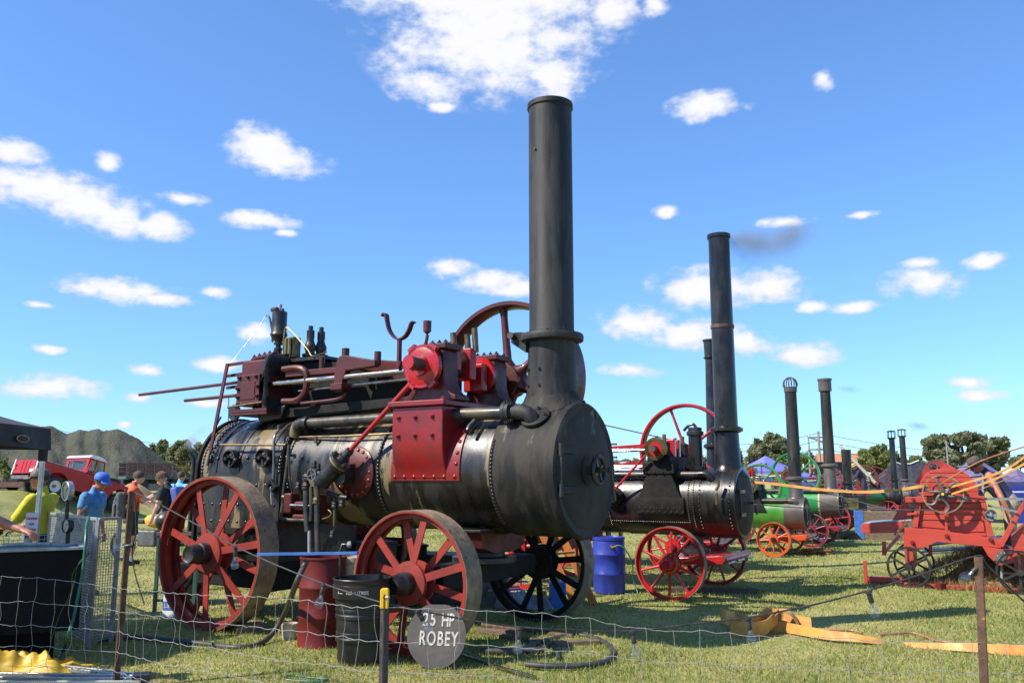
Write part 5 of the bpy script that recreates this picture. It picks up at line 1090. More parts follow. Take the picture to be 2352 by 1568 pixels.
MB().cyl((.20,-.30,.03), (.20,-.30,.30), .09).to('support_post', 'tank_black', tk); MB().cyl((-.9,-.30,.0), (-.9,-.30,.30), .09).to('support_post', 'tank_black', tk); MB().b2((-.9,-.2,0), (.9,-.05,.26)).to('axle_beam', 'tank_black', tk)
# mesh cage
pa = A(59, 1169, 11.2); pb = A(226, 1190, 8.6); pc_ = A(276, 1187, 8.85); rz_ = 1.22
cg = thing('mesh_cage', 'galvanised welded mesh guard with clipped top rail beside the tank', 'guard', (pb.x, pb.y, 0))
def panel(a, b_, z0, z1, sp=.027):
    a, b_ = V((a.x,a.y,0))-cg.location, V((b_.x,b_.y,0))-cg.location; L = (b_-a).length; n = int(L/sp); m = MB()
    for i in range(n+1): q = a.lerp(b_, i/n); m.bar(q+V((0,0,z0)), q+V((0,0,z1)), .0052, .0052)
    for j in range(int((z1-z0)/sp)+1): m.bar(a+V((0,0,z0+j*sp)), b_+V((0,0,z0+j*sp)), .0052, .0052)
    tag(m.to('mesh_panel', 'galv', cg), None, None, kind='stuff')
pm_ = V((pb.x+(pa.x-pb.x)*.5, pb.y+(pa.y-pb.y)*.5, 0))
panel(pa, pb, .80, rz_); panel(V((pb.x+(pa.x-pb.x)*.02, pb.y, 0)), pc_, .05, rz_); panel(pm_.lerp(V((pb.x,pb.y,0)), .55), V((pb.x,pb.y,0)), .05, .82)
for a, b_ in ((pa,pb),(pb,pc_)): MB().bar(V((a.x,a.y,rz_))-cg.location, V((b_.x,b_.y,rz_))-cg.location, .04, .03).to('top_rail', 'galv', cg, .004)
for q in (pa, pc_, pb): MB().bar(V((q.x,q.y,0))-cg.location, V((q.x,q.y,rz_))-cg.location, .035, .035, (0,1,0)).to('post', 'galv', cg, .003)
for f_ in (.35, .6, .82):
    q = V((pa.x,pa.y,rz_)).lerp(V((pb.x,pb.y,rz_)), f_)-cg.location; MB().tube([q+V((0,-.03,-.06)), q+V((-.02,-.04,.03)), q+V((.05,-.02,.12))], .006, 6, 4).to('cable_tie', 'white', cg)
q0 = A(73, 1203, 8.9); sgp = thing('warning_notice', 'pink paper notice with red CAUTION HOT lettering on the cage', 'notice', q0, R(-14))
MB().b2((-.078,-.004,-.115), (.078,.0,.115)).to('notice_sheet', 'paper', sgp); 
for i, (s, sz) in enumerate((('CAUTION',.03),('HOT',.03),('SURFACE',.03))): text(s, sz, 'print_red', sgp, face_mtx((0,-.0065,.055-.055*i), (1,0,0), (0,0,1)), bold=.0008)
# gauges
def gauge(u, v, d, r, face, label, body, stem):
    c = A(u, v, d); o = thing('pressure_gauge', label, 'gauge', (c.x, c.y, c.z)); f_ = V(face).normalized()
    MB().lathe(-f_*.04, f_, [(0,r*.8),(.005,r),(.045,r),(.055,r*1.04),(.06,r*1.0),(.058,r*.9)], 36, cap=False).lathe(-f_*.04, f_, [(0,.001),(0,r*.8)], 36, cap=False).to('gauge_case', body, o)
    MB().lathe(f_*.008, f_, [(0,.001),(.0,r*.93)], 36, cap=False).to('dial_face', 'dial', o); x, y, z = basis(f_); MB().bar(f_*.011-x*r*.1, f_*.011+(x*.5+y*.5)*r*.7, .008, .002, f_).to('needle', 'print_dark', o)
    MB().tube([(0,.03,-r*.9), (0,.03,-r-.06), (0,.04,stem)], .02, 10).to('stem', 'black', o)
gauge(154, 1127, 8.9, .098, (-.75,-.85,-.05), 'tall round gauge with chrome rim standing above the cage', 'aluminium', -.42)
gauge(154, 1207, 8.6, .066, (-.6,-.85,.0), 'smaller black cased gauge beside the tank rim', 'black', -.22)
hose('green_pipe_hose', 'green hose draped from the mesh cage down past the tank', [A(204,1186,8.3), A(199,1206,8.1), A(196,1250,7.95), A(190,1310,7.9), A(181,1360,7.85), A(171,1407,7.75), A(158,1455,7.6), G(146,1492,.05), G(127,1518,.02)], .014, 'green_hose')
hose('green_string', 'thin pale green string hanging against the black tank', [A(209,1268,7.95), A(185,1290,7.9), A(167,1318,7.88), A(162,1360,7.85), A(140,1405,7.82), A(122,1455,7.75), G(112,1490,.02)], .004, 'leaf_bright')
hose('green_twine', 'shorter loop of thin green twine beside the green hose', [A(206,1266,7.95), A(180,1295,7.9), A(172,1330,7.88), A(164,1365,7.85), A(150,1390,7.82)], .004, 'leaf_bright')
# yellow tarpaulin and folded frame on the grass
p = G(55, 1545); drape('yellow_tarpaulin', 'tarp_yellow', 'crumpled yellow tarpaulin lying on the aluminium frame', 'tarpaulin', p.x-.05, p.y+.12, .98, .55, .2, 11, 60, .55)
ff = thing('folded_frame', 'folded aluminium canopy frame lying on grass at fence', 'frame', G(200, 1560))
o0 = ff.location.copy()
for i, (u0,v0,u1,v1) in enumerate(((-60,1546,310,1552), (-60,1556,318,1559), (-60,1566,322,1566), (150,1530,330,1551), (160,1537,325,1555))):
    a, b_ = G(u0,v0,.05), G(u1,v1,.05); MB().bar(a-o0, b_-o0, .026, .03).to('frame_bar', 'aluminium', ff, .004)
MB().box(G(325,1556,.06)-o0, (.13,.16,.07), (0,0,.3)).to('end_bracket', 'black', ff, .008); MB().cyl(G(336,1556,.07)-o0, G(338,1561,.02)-o0, .012).to('end_pin', 'aluminium', ff)

# ---------------------------------------------------------------- small things behind the rear wheel
p = A(437, 1200, 11.6); ep = thing('exhaust_stack', 'upright black exhaust pipe puffing pale smoke behind the rear wheel', 'exhaust', (p.x,p.y,0))
hz_ = A(437, 1042, 11.6).z; MB().tube([(0,0,.3),(0,0,hz_-.14),(0,0,hz_-.08),(-.06,0,hz_)], .033, 12).to('pipe_body', 'black', ep); MB().b2((-.25,-.18,.0),(.25,.2,.55)).to('engine_block', 'soot_and_shade', ep, .04); MB().ring((.0,-.22,.38),(0,-1,0),.12,.16,0,.04,24).to('flywheel', 'black', ep)
p = A(364, 1260, 10.9); stt = thing('steel_stand', 'teal legged stand carrying a round black pot near rear wheel', 'stand', (p.x,p.y,0))
MB().b2((-.02,-.02,0),(.02,.02,.92)).to('leg', 'truck_green', stt); MB().b2((.46,-.02,0),(.50,.02,.92)).to('leg', 'truck_green', stt); MB().b2((-.03,-.03,.92),(.51,.2,.96)).to('shelf', 'timber', stt); MB().b2((-.02,-.01,.12),(.5,.01,.15)).to('brace', 'truck_green', stt)
MB().ball((.06,.05,1.09), .14, 18, (1,1,.95)).to('pot', 'black', stt)

# ---------------------------------------------------------------- red pickup on the bank
Pr, Pf = A(120, 1140, 35.0), A(257, 1174.5, 37.25)
dv = (Pf-Pr); rzc = atan2(dv.y, dv.x); pit = math.asin(-dv.z/dv.length)
car = thing('pickup_truck', 'red four wheel drive pickup with white cab roof parked nose down on the bank', 'pickup truck', Pr.lerp(Pf, .5) + V((-sin(rzc), cos(rzc), 0))*.72, rot=None); car.scale = (1.05,)*3
car.rotation_euler = (0, pit, rzc); nearY = -.82
def arc(cx, cz, r, a0, a1, n=12): return [(cx+r*cos(R(a0+(a1-a0)*i/n)), cz+r*sin(R(a0+(a1-a0)*i/n))) for i in range(n+1)]
WB, wr_ = 1.385, .39
side = [(-2.32,.62)] + arc(-WB,.42,.50,180,0) + arc(WB,.42,.50,180,0) + [(2.02,.62),(2.05,.98),(2.02,1.06),(.50,1.10),(.46,1.18),(-2.32,1.20)]
for y in (-.83, .79): MB().prism(side, (0,y,0), (1,0,0), (0,0,1), (0,.04,0)).to('body_side', 'car_red', car, .02)
MB().b2((-2.30,-.78,.70), (.40,.78,.76)).to('bed_floor', 'underbody', car); MB().b2((-2.335,-.76,.66), (-2.29,.76,1.19)).to('tailgate', 'car_red', car, .015)
for y in (-.30,-.05,.2): MB().b2((-2.35,y,.70), (-2.336,y+.03,1.14)).to('tailgate_rib', 'car_red', car, .004)
for y in (-.83,.76): MB().b2((-2.36,y,.62), (-2.32,y+.07,1.21)).to('corner_capping', 'car_white', car, .006)
MB().b2((-2.34,-.83,1.201), (-.35,-.77,1.225)).to('bed_rail', 'galv', car, .004); MB().b2((-2.34,.77,1.201), (-.35,.83,1.225)).to('bed_rail', 'galv', car, .004)
for y in (-.70,.66):
    MB().cyl((-2.34,y,.98),(-2.385,y,.98), .04).to('tail_light', 'engine_red', car); MB().cyl((-2.34,y,.86),(-2.38,y,.86), .035).to('indicator_light', 'lamp_orange', car)
MB().b2((-2.36,-.72,.72), (-2.34,-.42,.83)).to('number_plate', 'plate_white', car); MB().b2((-2.42,-.6,.42), (-2.32,.6,.56)).to('rear_crossmember', 'grey_iron', car, .01)
MB().b2((-2.2,-.45,.40), (2.0,.45,.58)).to('chassis', 'underbody', car, .02)
MB().prism([(.46,1.06),(2.03,.98),(2.05,1.0),(1.98,1.12),(1.3,1.20),(.46,1.24)], (0,-.52,0), (1,0,0), (0,0,1), (0,1.04,0)).to('bonnet', 'car_red', car, .03)
MB().b2((1.98,-.50,.62), (2.03,.50,1.05)).to('grille', 'underbody', car); MB().b2((2.03,-.80,.48), (2.12,.80,.60)).to('front_bumper', 'grey_iron', car, .01)
MB().b2((2.045,-.78,.78),(2.06,-.58,.98)).to('headlight', 'aluminium', car, .02); MB().b2((2.045,.58,.78),(2.06,.78,.98)).to('headlight', 'aluminium', car, .02)
# spare wheel on the bonnet
MB().lathe((1.30,0,1.20), (0,0,1), [(0,.18),(.0,.34),(.03,.38),(.14,.38),(.17,.34),(.17,.20),(.12,.18)], 30).to('spare_wheel', 'rubber', car)
# cab
for y, nm in ((-.82,1), (.78,1)):
    post = [(-.36,1.18),(-.36,1.24),(-.30,1.80),(.30,1.80),(.46,1.24),(.46,1.18)]
    m = MB()
    for (a, b_, w) in (((-.34,1.2),(-.28,1.80),.10), ((-.05,1.2),(-.02,1.80),.08), ((.44,1.2),(.28,1.80),.06), ((-.30,1.77),(.30,1.77),.07), ((-.36,1.22),(.46,1.22),.07)): m.bar((a[0],y+.02,a[1]), (b_[0],y+.02,b_[1]), .04, w, (0,1,0))
    m.to('cab_side', 'car_red', car); MB().prism([(-.28,1.24),(-.24,1.75),(-.07,1.75),(-.10,1.24)], (0,y+.018,0), (1,0,0), (0,0,1), (0,.005,0)).to('side_window', 'window_glass', car); MB().prism([(.0,1.24),(.02,1.75),(.26,1.75),(.40,1.24)], (0,y+.018,0), (1,0,0), (0,0,1), (0,.005,0)).to('side_window', 'window_glass', car)
m = MB()
for (y0_, y1_, z0, z1) in ((-.78,.78,1.19,1.33),(-.78,.78,1.70,1.80),(-.78,-.62,1.33,1.70),(.62,.78,1.33,1.70)): m.b2((-.36,y0_,z0), (-.33,y1_,z1))
m.to('cab_rear', 'car_red', car); MB().b2((-.35,-.62,1.33), (-.345,.62,1.70)).to('rear_window', 'window_glass', car)
MB().prism([(.46,1.22),(.45,1.22),(.29,1.79),(.30,1.79)], (0,-.76,0), (1,0,0), (0,0,1), (0,1.52,0)).to('windscreen', 'window_glass', car)
MB().prism([(-.42,1.795),(-.40,1.86),(-.30,1.93),(.0,1.955),(.22,1.92),(.36,1.83),(.36,1.795)], (0,-.83,0), (1,0,0), (0,0,1), (0,1.66,0)).to('cab_roof', 'car_white', car, .05)
MB().b2((-.25,-.6,.95), (.15,.6,1.35)).to('seat', 'underbody', car, .05); MB().ring((.20,.35,1.32), (.8,0,.5), .17,.19,0,.02,24).to('steering_wheel', 'black', car)
MB().b2((-.02,-.834,.66), (.0,-.830,1.15)).b2((.44,-.834,.66),(.46,-.830,1.08)).to('door_gap', 'underbody', car); MB().b2((.05,-.85,1.02), (.15,-.832,1.05)).to('door_handle', 'grey_iron', car)
for x in (-WB, WB):
    for s in (-1, 1):
        w_ = MB().lathe((x, s*.60, wr_), (0,s,0), [(0,.22),(.0,.36),(.03,.39),(.15,.39),(.19,.35),(.19,.22)], 32, cap=False).to('wheel', 'rubber', car)
        MB().lathe((x, s*.62, wr_), (0,s,0), [(.02,.001),(.08,.08),(.09,.14),(.11,.18),(.16,.20),(.165,.225)], 28, cap=False).to('rim', 'car_white', w_); MB().cyl((x,s*.66,wr_), (x,s*.76,wr_), .06, n=10).to('hub', 'engine_red', w_)
tp_ = A(48, 1131, 36.5); tl = thing('car_trailer', 'low brown steel car trailer on the bank behind the pickup', 'trailer', (tp_.x-1.2, tp_.y, gz(tp_.x-1.2, tp_.y)))
MB().b2((-2.0,-.9,.12),(1.9,.9,.32)).to('deck', 'truck_wood', tl, .01)
for x in (-.5,.3):
    for s in (-1,1): MB().lathe((x,s*.85,.2),(0,s,0),[(0,.12),(0,.27),(.15,.27),(.15,.12)],20).to('wheel','rubber',tl)
MB().bar((1.9,-.5,.25),(2.9,-.5,.02),.3,.04).to('ramp','truck_wood',tl); MB().bar((1.9,.5,.25),(2.9,.5,.02),.3,.04).to('ramp','truck_wood',tl)

# ---------------------------------------------------------------- gravel mound, sand heap
RG = [(-420,1100),(-330,1060),(-160,1010),(-60,985),(20,978),(103,977),(119,975),(154,995),(182,984),(198,989),(226,981),(237,988),(272,983),(292,992),(319,1006),(343,1026),(373,1050),(392,1068),(420,1092)]
rp = [A(u, v, 60) for u, v in RG]; nxm, nym = 150, 70; xsM = np.linspace(rp[0].x, rp[-1].x+1.5, nxm)
rh = np.interp(xsM, [q.x for q in rp]+[rp[-1].x+1.6], [q.z for q in rp]+[.2]); rm_ = np.random.default_rng(5)
gl = np.cumsum(rm_.normal(0, 1, nxm)); gl = np.convolve(rm_.normal(0,1,nxm), np.hanning(7)/3, 'same')
vs = []
for j in range(nym):
    yy = -9 + 18*j/(nym-1)
    for i in range(nxm):
        prof_ = max(0, 1-abs(yy)/(rh[i]*1.75+.2)); z = rh[i]*prof_**1.02 + (.35*sin(i*.21+.9*sin(j*.13))+.2*sin(i*.47-j*.22)+.12*sin(i*.9+j*.5))*prof_*(1-prof_)*1.6 + float(rm_.normal(0,.02))*(prof_ > 0)
        vs.append((xsM[i]*(60+yy)/60, 60+yy, z if abs(yy) < 8.9 else -.1))
md = MB().add(vs, [(j*nxm+i, j*nxm+i+1, (j+1)*nxm+i+1, (j+1)*nxm+i) for j in range(nym-1) for i in range(nxm-1)]).to('gravel_mound', 'gravel', ang=180); structure(md)
def heap(name, mat, label, c, rx, ry, h, seed, kind=None, n=36):
    r = random.Random(seed); ph = [r.uniform(0,6.3) for _ in range(6)]; vs = []
    for j in range(n+1):
        for i in range(n+1):
            x, y = i/n*2-1, j/n*2-1; q = min(1, sqrt(x*x+y*y)); z = h*(.5+.5*cos(pi*q))*(1+.2*sin(4*x+ph[0])+.15*sin(5*y+ph[1])) + .02*h*sin(17*x+ph[2])*sin(15*y+ph[3]) - (.05 if q >= .98 else 0)
            vs.append((c[0]+x*rx, c[1]+y*ry, gz(c[0]+x*rx, c[1]+y*ry)+z))
    o = MB().add(vs, [(j*(n+1)+i, j*(n+1)+i+1, (j+1)*(n+1)+i+1, (j+1)*(n+1)+i) for j in range(n) for i in range(n)]).to(name, mat, ang=180); tag(o, label, 'heap', kind=kind); return o
p = A(315, 1140, 42.5); heap('sand_heap', 'sand', 'low heap of tan sand beyond the pickup', (p.x,p.y), 2.0, 1.5, .85, 3)
# wooden sided truck in front of the mound
p0, p1 = A(280, 1092, 46), A(428, 1094, 48); dv = p1-p0; tk2 = thing('stake_truck', 'old brown timber sided flatbed truck before the gravel mound', 'truck', V((p0.x,p0.y,gz(p0.x,p0.y)-.05)), atan2(dv.y, dv.x)); Lk = dv.length
for k in range(3):
    for y in (-.9,.9): MB().b2((0,y-.02,.98+.235*k), (Lk*.68,y+.02,1.19+.235*k)).to('plank', 'truck_wood', tk2, .008)
for i in range(6): MB().b2((.05+i*Lk*.68/5.2,-.96,.85), (.11+i*Lk*.68/5.2,-.925,1.70)).to('stake', 'grey_iron', tk2)
MB().b2((0,-.9,.80), (Lk,.9,.92)).to('bed', 'truck_green', tk2); MB().b2((0,-.4,.55), (Lk,.4,.78)).to('chassis', 'underbody', tk2)
for z in (1.0,1.25,1.45,1.7): MB().b2((Lk*.70,-.92,z), (Lk,-.88,z+.07)).to('rail', 'truck_wood', tk2)
for x in (Lk*.70,Lk*.99): MB().b2((x,-.94,.9), (x+.05,-.9,1.8)).to('rail_post', 'grey_iron', tk2)
for x in (.75, Lk*.8):
    for s in (-1,1): MB().lathe((x,s*.65,.42),(0,s,0),[(0,.2),(0,.4),(.03,.42),(.2,.42),(.22,.2)],24).to('wheel','rubber',tk2)
p = A(432, 1075, 75); wh = thing('white_shed', 'distant long white shed beside the trees', 'shed', (p.x,p.y,gz(p.x,p.y)-.1)); MB().b2((-1.6,0,0),(1.6,3,2.55)).to('wall','white',wh); MB().prism([(-1.8,2.5),(1.8,2.5),(1.6,3.0),(-1.6,3.0)],(0,-.2,0),(1,0,0),(0,0,1),(0,3.4,0)).to('roof','galv',wh)
for i in range(3): MB().b2((-1.2+i*.95,-.02,1.2),(-.7+i*.95,.01,2.0)).to('window','underbody',wh)
# yellow motorcycle half hidden behind the youths
p = A(345, 1225, 17.5); mo = thing('motorcycle', 'yellow motorcycle parked between the two youths', 'motorcycle', (p.x,p.y,0), R(-20))
for x in (-.68,.68):
    w_ = MB().lathe((x,-.05,.31),(0,1,0),[(0,.26),(.01,.30),(.05,.31),(.09,.30),(.1,.26)],28,cap=False).to('wheel','rubber',mo); MB().ring((x,-.02,.31),(0,1,0),.24,.265,0,.04,28).to('rim','aluminium',w_)
    sp = MB()
    for k in range(10): sp.bar((x,0,.31),(x+.25*cos(k*.628),0,.31+.25*sin(k*.628)),.006,.006,(0,1,0))
    sp.to('spokes','aluminium',w_); w_.children[-1]['kind'] = 'stuff'
MB().ball((.12,0,.80),.2,16,(1.4,.6,.7)).to('fuel_tank','moto_yellow',mo); MB().b2((-.65,-.1,.74),(-.1,.1,.82)).to('seat','rubber',mo,.03); MB().b2((-.2,-.15,.3),(.25,.15,.62)).to('engine','grey_iron',mo,.04)
MB().tube([(.68,-.07,.31),(.45,-.07,.95)],.02).to('fork','aluminium',mo); MB().tube([(.40,-.35,1.02),(.46,0,.98),(.40,.35,1.02)],.013,8,4).to('handlebar','aluminium',mo); MB().tube([(-.68,0,.31),(-.2,0,.45),(.3,0,.65),(.45,0,.9)],.02).to('frame','rubber',mo); MB().ball((.55,0,.9),.09,12).to('headlight','aluminium',mo); MB().b2((.45,-.04,.62),(.9,.04,.65)).to('front_mudguard','moto_yellow',mo,.01)

# ---------------------------------------------------------------- trees
def tree(name, label, base, h, blobs, mat, nleaf=2600, leaf=.3, trunk=.16, group=None, seed=1, wind=0):
    r = np.random.default_rng(seed); o = thing(name, label, 'tree', base, 0, group)
    bt = MB(); top_ = max(b[2] for b in blobs); bt.tube([(0,0,-.2),(.05,0,h*.25),(wind*.3,.05,h*.5)], [trunk*1.3,trunk,trunk*.7], 8, 3)
    for b_ in blobs: bt.tube([(wind*.1,0,h*.3), (b_[0]*.5,b_[1]*.5,h*.3+(b_[2]-h*.3)*.55), (b_[0],b_[1],b_[2])], [trunk*.5,trunk*.35,trunk*.15], 6, 2)
    bt.to('trunk', 'bark', o)
    V_, T_ = [], []
    tot = sum(b[3]*b[4] for b in blobs)
    for (bx, by, bz, rx, rz_) in blobs:
        ncl = max(5, int(16*rx*rz_/ (tot/len(blobs)))); nl = int(nleaf*rx*rz_/tot/ncl)+1
        for c in range(ncl):
            d = r.normal(size=3); d /= np.linalg.norm(d); q = r.random()**.45; cc = np.array([bx,by,bz]) + d*np.array([rx,rx,rz_])*q*.9; cr = .34*rx*r.uniform(.6,1.15); tn = r.uniform(-.25,.25)
            dd_ = r.normal(size=(nl,3)); dd_ /= np.linalg.norm(dd_,axis=1)[:,None]; pp_ = cc + dd_*cr*np.array([1,1,.75])*(r.random((nl,1))**.4)
            nn = dd_ + r.normal(0,.7,(nl,3)); nn /= np.linalg.norm(nn,axis=1)[:,None]; tt = np.cross(nn, r.normal(size=(nl,3))); tt /= np.linalg.norm(tt,axis=1)[:,None]; bb_ = np.cross(nn, tt); s = leaf*r.uniform(.6,1.3,(nl,1))
            V_.append(np.stack([pp_-tt*s, pp_-bb_*s*.5, pp_+tt*s, pp_+bb_*s*.5],1)); T_.append(np.clip(r.uniform(.15,.85,nl)+tn,0,1))
    Vv = np.concatenate(V_); n = len(Vv); me = bpy.data.meshes.new('crown'); me.vertices.add(4*n); me.vertices.foreach_set('co', Vv.reshape(-1)); me.loops.add(4*n); me.loops.foreach_set('vertex_index', np.arange(4*n)); me.polygons.add(n); me.polygons.foreach_set('loop_start', np.arange(0,4*n,4)); me.update(calc_edges=True)
    me.attributes.new('tint','FLOAT','FACE').data.foreach_set('value', np.concatenate(T_).astype(np.float32)); me.materials.append(MATS[mat]); c = bpy.data.objects.new('crown', me); COL.objects.link(c); c.parent = o; return o
def px_tree(name, label, d, blobs, mat, seed, nleaf=3000, leaf=None, group=None, trunk=.2):
    """blobs in photo pixels: (u, v, ru, rv); the foot stands on the ground at distance d"""
    us = [b[0] for b in blobs]; uc = sum(us)/len(us); b0 = A(uc, 1103, d); gzz = gz(b0.x, b0.y); bl = []
    for i, (u, v, ru, rv) in enumerate(blobs):
        q = A(u, v, d); bl.append((q.x-b0.x, .8*sin(i*2.1)*ru/PF*d, q.z-gzz, 1.12*ru/PF*d, 1.12*rv/PF*d))
    h = max(b[2] for b in bl); return tree(name, label, (b0.x,b0.y,gzz), h, bl, mat, int(nleaf*1.7), leaf or d*.0040, trunk, group, seed)
TG = 'trees beyond the showground'
px_tree('tree', 'thin wind-bent tree above the sloping end of gravel mound', 78, [(372,1022,10,14),(368,1040,12,16),(374,1062,13,18)], 'leaf_olive', 1, 1500, None, TG)
px_tree('tree', 'small feathery tree peeping over the gravel mound', 80, [(352,1030,6,8),(350,1045,8,12),(352,1065,9,12)], 'leaf_olive', 2, 700, None, TG)
px_tree('tree', 'bushy dark tree behind the smoking exhaust pipe', 70, [(412,1022,18,20),(405,1048,24,22),(430,1040,22,22),(452,1045,22,22),(420,1065,34,20),(465,1065,26,22)], 'leaf_olive', 3, 3800, None, TG)
px_tree('shrub', 'low green shrub between the truck and exhaust pipe', 66, [(395,1075,16,10),(420,1082,18,10),(450,1080,18,10)], 'leaf_bright', 4, 1500, None, TG)
px_tree('shrub', 'weedy shrub at the bank top beside the pickup tailgate', 40, [(6,1062,14,22),(0,1085,18,18),(18,1088,12,12)], 'leaf_bright', 5, 900, .07)
# ---------------------------------------------------------------- the other engines
def engine(O, hd, label, bz, br, x_fb, x_sb, fw, rw, wy, boiler, smk, wheelmat, flym, chim, bracket='engine_black', motion='engine_red', R_fly=.7, fly=(-.35,.55), shaft_z=None, ns=10, rivets=False, top='rim', flange=None, fly_side=1, crank_x=-.35, chim_x=None, cyl_x=None, brassy=True, foot=False, hubmat=None, fw2=None, ph=0., tilt=(0,0), band=None, bracket_r=True, flyns=6):
    f_ = Frame(O[0], O[1], hd); e = thing('portable_steam_engine', label, 'steam engine', f_.O, f_.a, 'portable steam engines in a row')
    sz = shaft_z or bz + br + .42; xs_ = x_sb - br*1.25
    b_ = MB().lathe((x_fb,0,bz), (1,0,0), [(0,br*.9),(0,br*.94),((xs_-x_fb)*.5,br*.94),((xs_-x_fb)*.5+.01,br*.965),(xs_-x_fb,br*.965)], 48).to('boiler_barrel', boiler, e)
    if band:
        for xx in (x_fb+.3*(xs_-x_fb), x_fb+.62*(xs_-x_fb), xs_-.05): MB().lathe((xx,0,bz),(1,0,0),[(0,br*.96),(0,br*.985),(.04,br*.985),(.04,br*.96)],48,cap=False).to('boiler_band', band, e)
    MB().lathe((xs_,0,bz), (1,0,0), [(0,br*.9),(0,br),(x_sb-xs_-.04,br),(x_sb-xs_-.04,br*1.02),(x_sb-xs_-.01,br*1.03),(x_sb-xs_,br*.99),(x_sb-xs_-.005,br*.9)], 56).to('smokebox', smk, e)
    dr = MB().lathe((x_sb-.01,0,bz), (1,0,0), [(0,br*.92),(.015,br*.9),(.04,br*.72),(.065,br*.35),(.07,.001)], 48, cap=False).to('smokebox_door', 'smokebox', e)
    MB().cyl((x_sb+.05,-br*.75,bz-.22), (x_sb+.05,-br*.75,bz+.22), .012, n=8).to('hinge_pin', smk, dr)
    for z in (-.16,.16): MB().b2((x_sb+.005,-br*.76,bz+z-.025), (x_sb+.06,-br*.3,bz+z+.025)).to('hinge_strap', smk, dr, .004)
    MB().tube([(x_sb+.04,0,bz),(x_sb+.12,0,bz),(x_sb+.15,.02,bz-.06),(x_sb+.16,.03,bz-.16)], .016, 8).to('door_handle', 'black', dr)
    n = 20; ar = [(-br, .42*bz)] + [(-br*cos(pi*i/n), bz+br*sin(pi*i/n)) for i in range(n+1)] + [(br, .42*bz)]
    MB().prism(ar, (x_fb-br*1.9,0,0), (0,1,0), (0,0,1), (br*1.95,0,0)).to('firebox', boiler, e, .01)
    # chimney
    cx_ = chim_x if chim_x is not None else (xs_+x_sb)/2; (r0, r1, zt) = chim; zj = bz+br+.55 if flange is None else flange
    MB().lathe((cx_,0,bz+br-.12), (0,0,1), [(0,r0*1.7),(.07,r0*1.35),(.16,r0*1.08),(zj-bz-br+.12,r0)], 36).to('chimney_base', smk, e)
    MB().lathe((cx_,0,zj), (0,0,1), [(-.03,r0),(0,r0*1.38),(.04,r0*1.38),(.07,r0*1.05)], 36).to('chimney_flange', smk, e)
    tx, ty = tilt; ct = MB(); d = V((tx,ty,zt-zj)); ct.lathe((cx_,0,zj), d, [(0,r0*.97),(d.length,r1),(d.length,r1*.9),(d.length*.9,r1*.88)], 36, cap=False); c_ = ct.to('chimney_tube', smk if smk != 'grey_smokebox' else 'chimney', e); tpv = V((cx_+tx, ty, zt))
    if top == 'rim': MB().ring(tpv-V((0,0,.04)), (0,0,1), r1*.95, r1*1.12, 0, .05, 36).to('chimney_rim', smk, c_)
    if top == 'cup': MB().lathe(tpv-V((0,0,.0)), (0,0,1), [(-.01,r1),(.02,r1*1.35),(.04,r1*1.1),(.12,r1*1.12),(.32,r1*1.2),(.33,r1*1.35),(.36,r1*1.35),(.36,r1*1.0)], 30).to('chimney_cap', smk, c_)
    if top == 'ball':
        MB().ring(tpv, (0,0,1), r1*.9, r1*1.15, -.05, .06, 24).to('cage_ring', smk, c_)
        for k in range(8): MB().tube([tpv + V((r1*1.25*sin(t_)*cos(k*pi/4), r1*1.25*sin(t_)*sin(k*pi/4), r1*1.0 - r1*1.25*cos(t_))) for t_ in [.8+i*(pi-.8)/8 for i in range(9)]], .014, 6).to('cage_rib', smk, c_)
    if top == 'lantern':
        MB().lathe(tpv, (0,0,1), [(-.05,r1),(0,r1*1.45),(.03,r1*1.45)], 24).to('cage_ring', smk, c_); MB().lathe(tpv+V((0,0,.26)), (0,0,1), [(0,r1*1.55),(.03,r1*1.55),(.06,r1*.6),(.07,.001)], 24).to('cage_cap', smk, c_)
        for k in range(8): MB().bar(tpv+V((r1*1.4*cos(k*pi/4),r1*1.4*sin(k*pi/4),0)), tpv+V((r1*1.4*cos(k*pi/4),r1*1.4*sin(k*pi/4),.28)), .02, .02).to('cage_bar', smk, c_)
    if top == 'square':
        MB().ring(tpv, (0,0,1), r1*.95, r1*1.35, -.30, .0, 12).to('chimney_cap', smk, c_); MB().ring(tpv, (0,0,1), r1*.95, r1*1.5, -.03, .02, 12).to('cap_lip', smk, c_)
    if rivets:
        m = MB()
        def rv(x, a, r=br): 
            q = V((0,-cos(a),sin(a))); m.lathe(V((x,-cos(a)*r,bz+sin(a)*r)), q, [(-.003,.013),(.004,.012),(.010,.006),(.011,.001)], 6)
        for i in range(34): a = 1.35-2.3*i/33; rv(xs_+.03, a, br*1.0); rv(xs_-.05, a, br*.966)
        for i in range(20): a = 1.3-2.2*i/19; rv(x_sb-.08, a, br); rv(xs_+.12, a, br)
        for i in range(38): rv(xs_-1.25+.032*i, -.62, br*.962); rv(xs_-1.25+.016+.032*i, -.70, br*.962)
        for i in range(34): rv(xs_-1.28, 1.35-2.3*i/33, br*.95)
        tag(m.to('rivet_rows', boiler, e), None, None, kind='stuff')
    # crank bracket, bearings, shaft
    cxk = crank_x; m = MB().prism([(cxk-.34,bz+br*.05),(cxk+.34,bz+br*.05),(cxk+.20,bz+br*.75),(cxk+.17,sz-.10),(cxk-.17,sz-.10),(cxk-.20,bz+br*.75)], (0,-br*1.02,0), (1,0,0), (0,0,1), (0,br*2.04,0)); m.to('crank_bracket', bracket, e, .012)
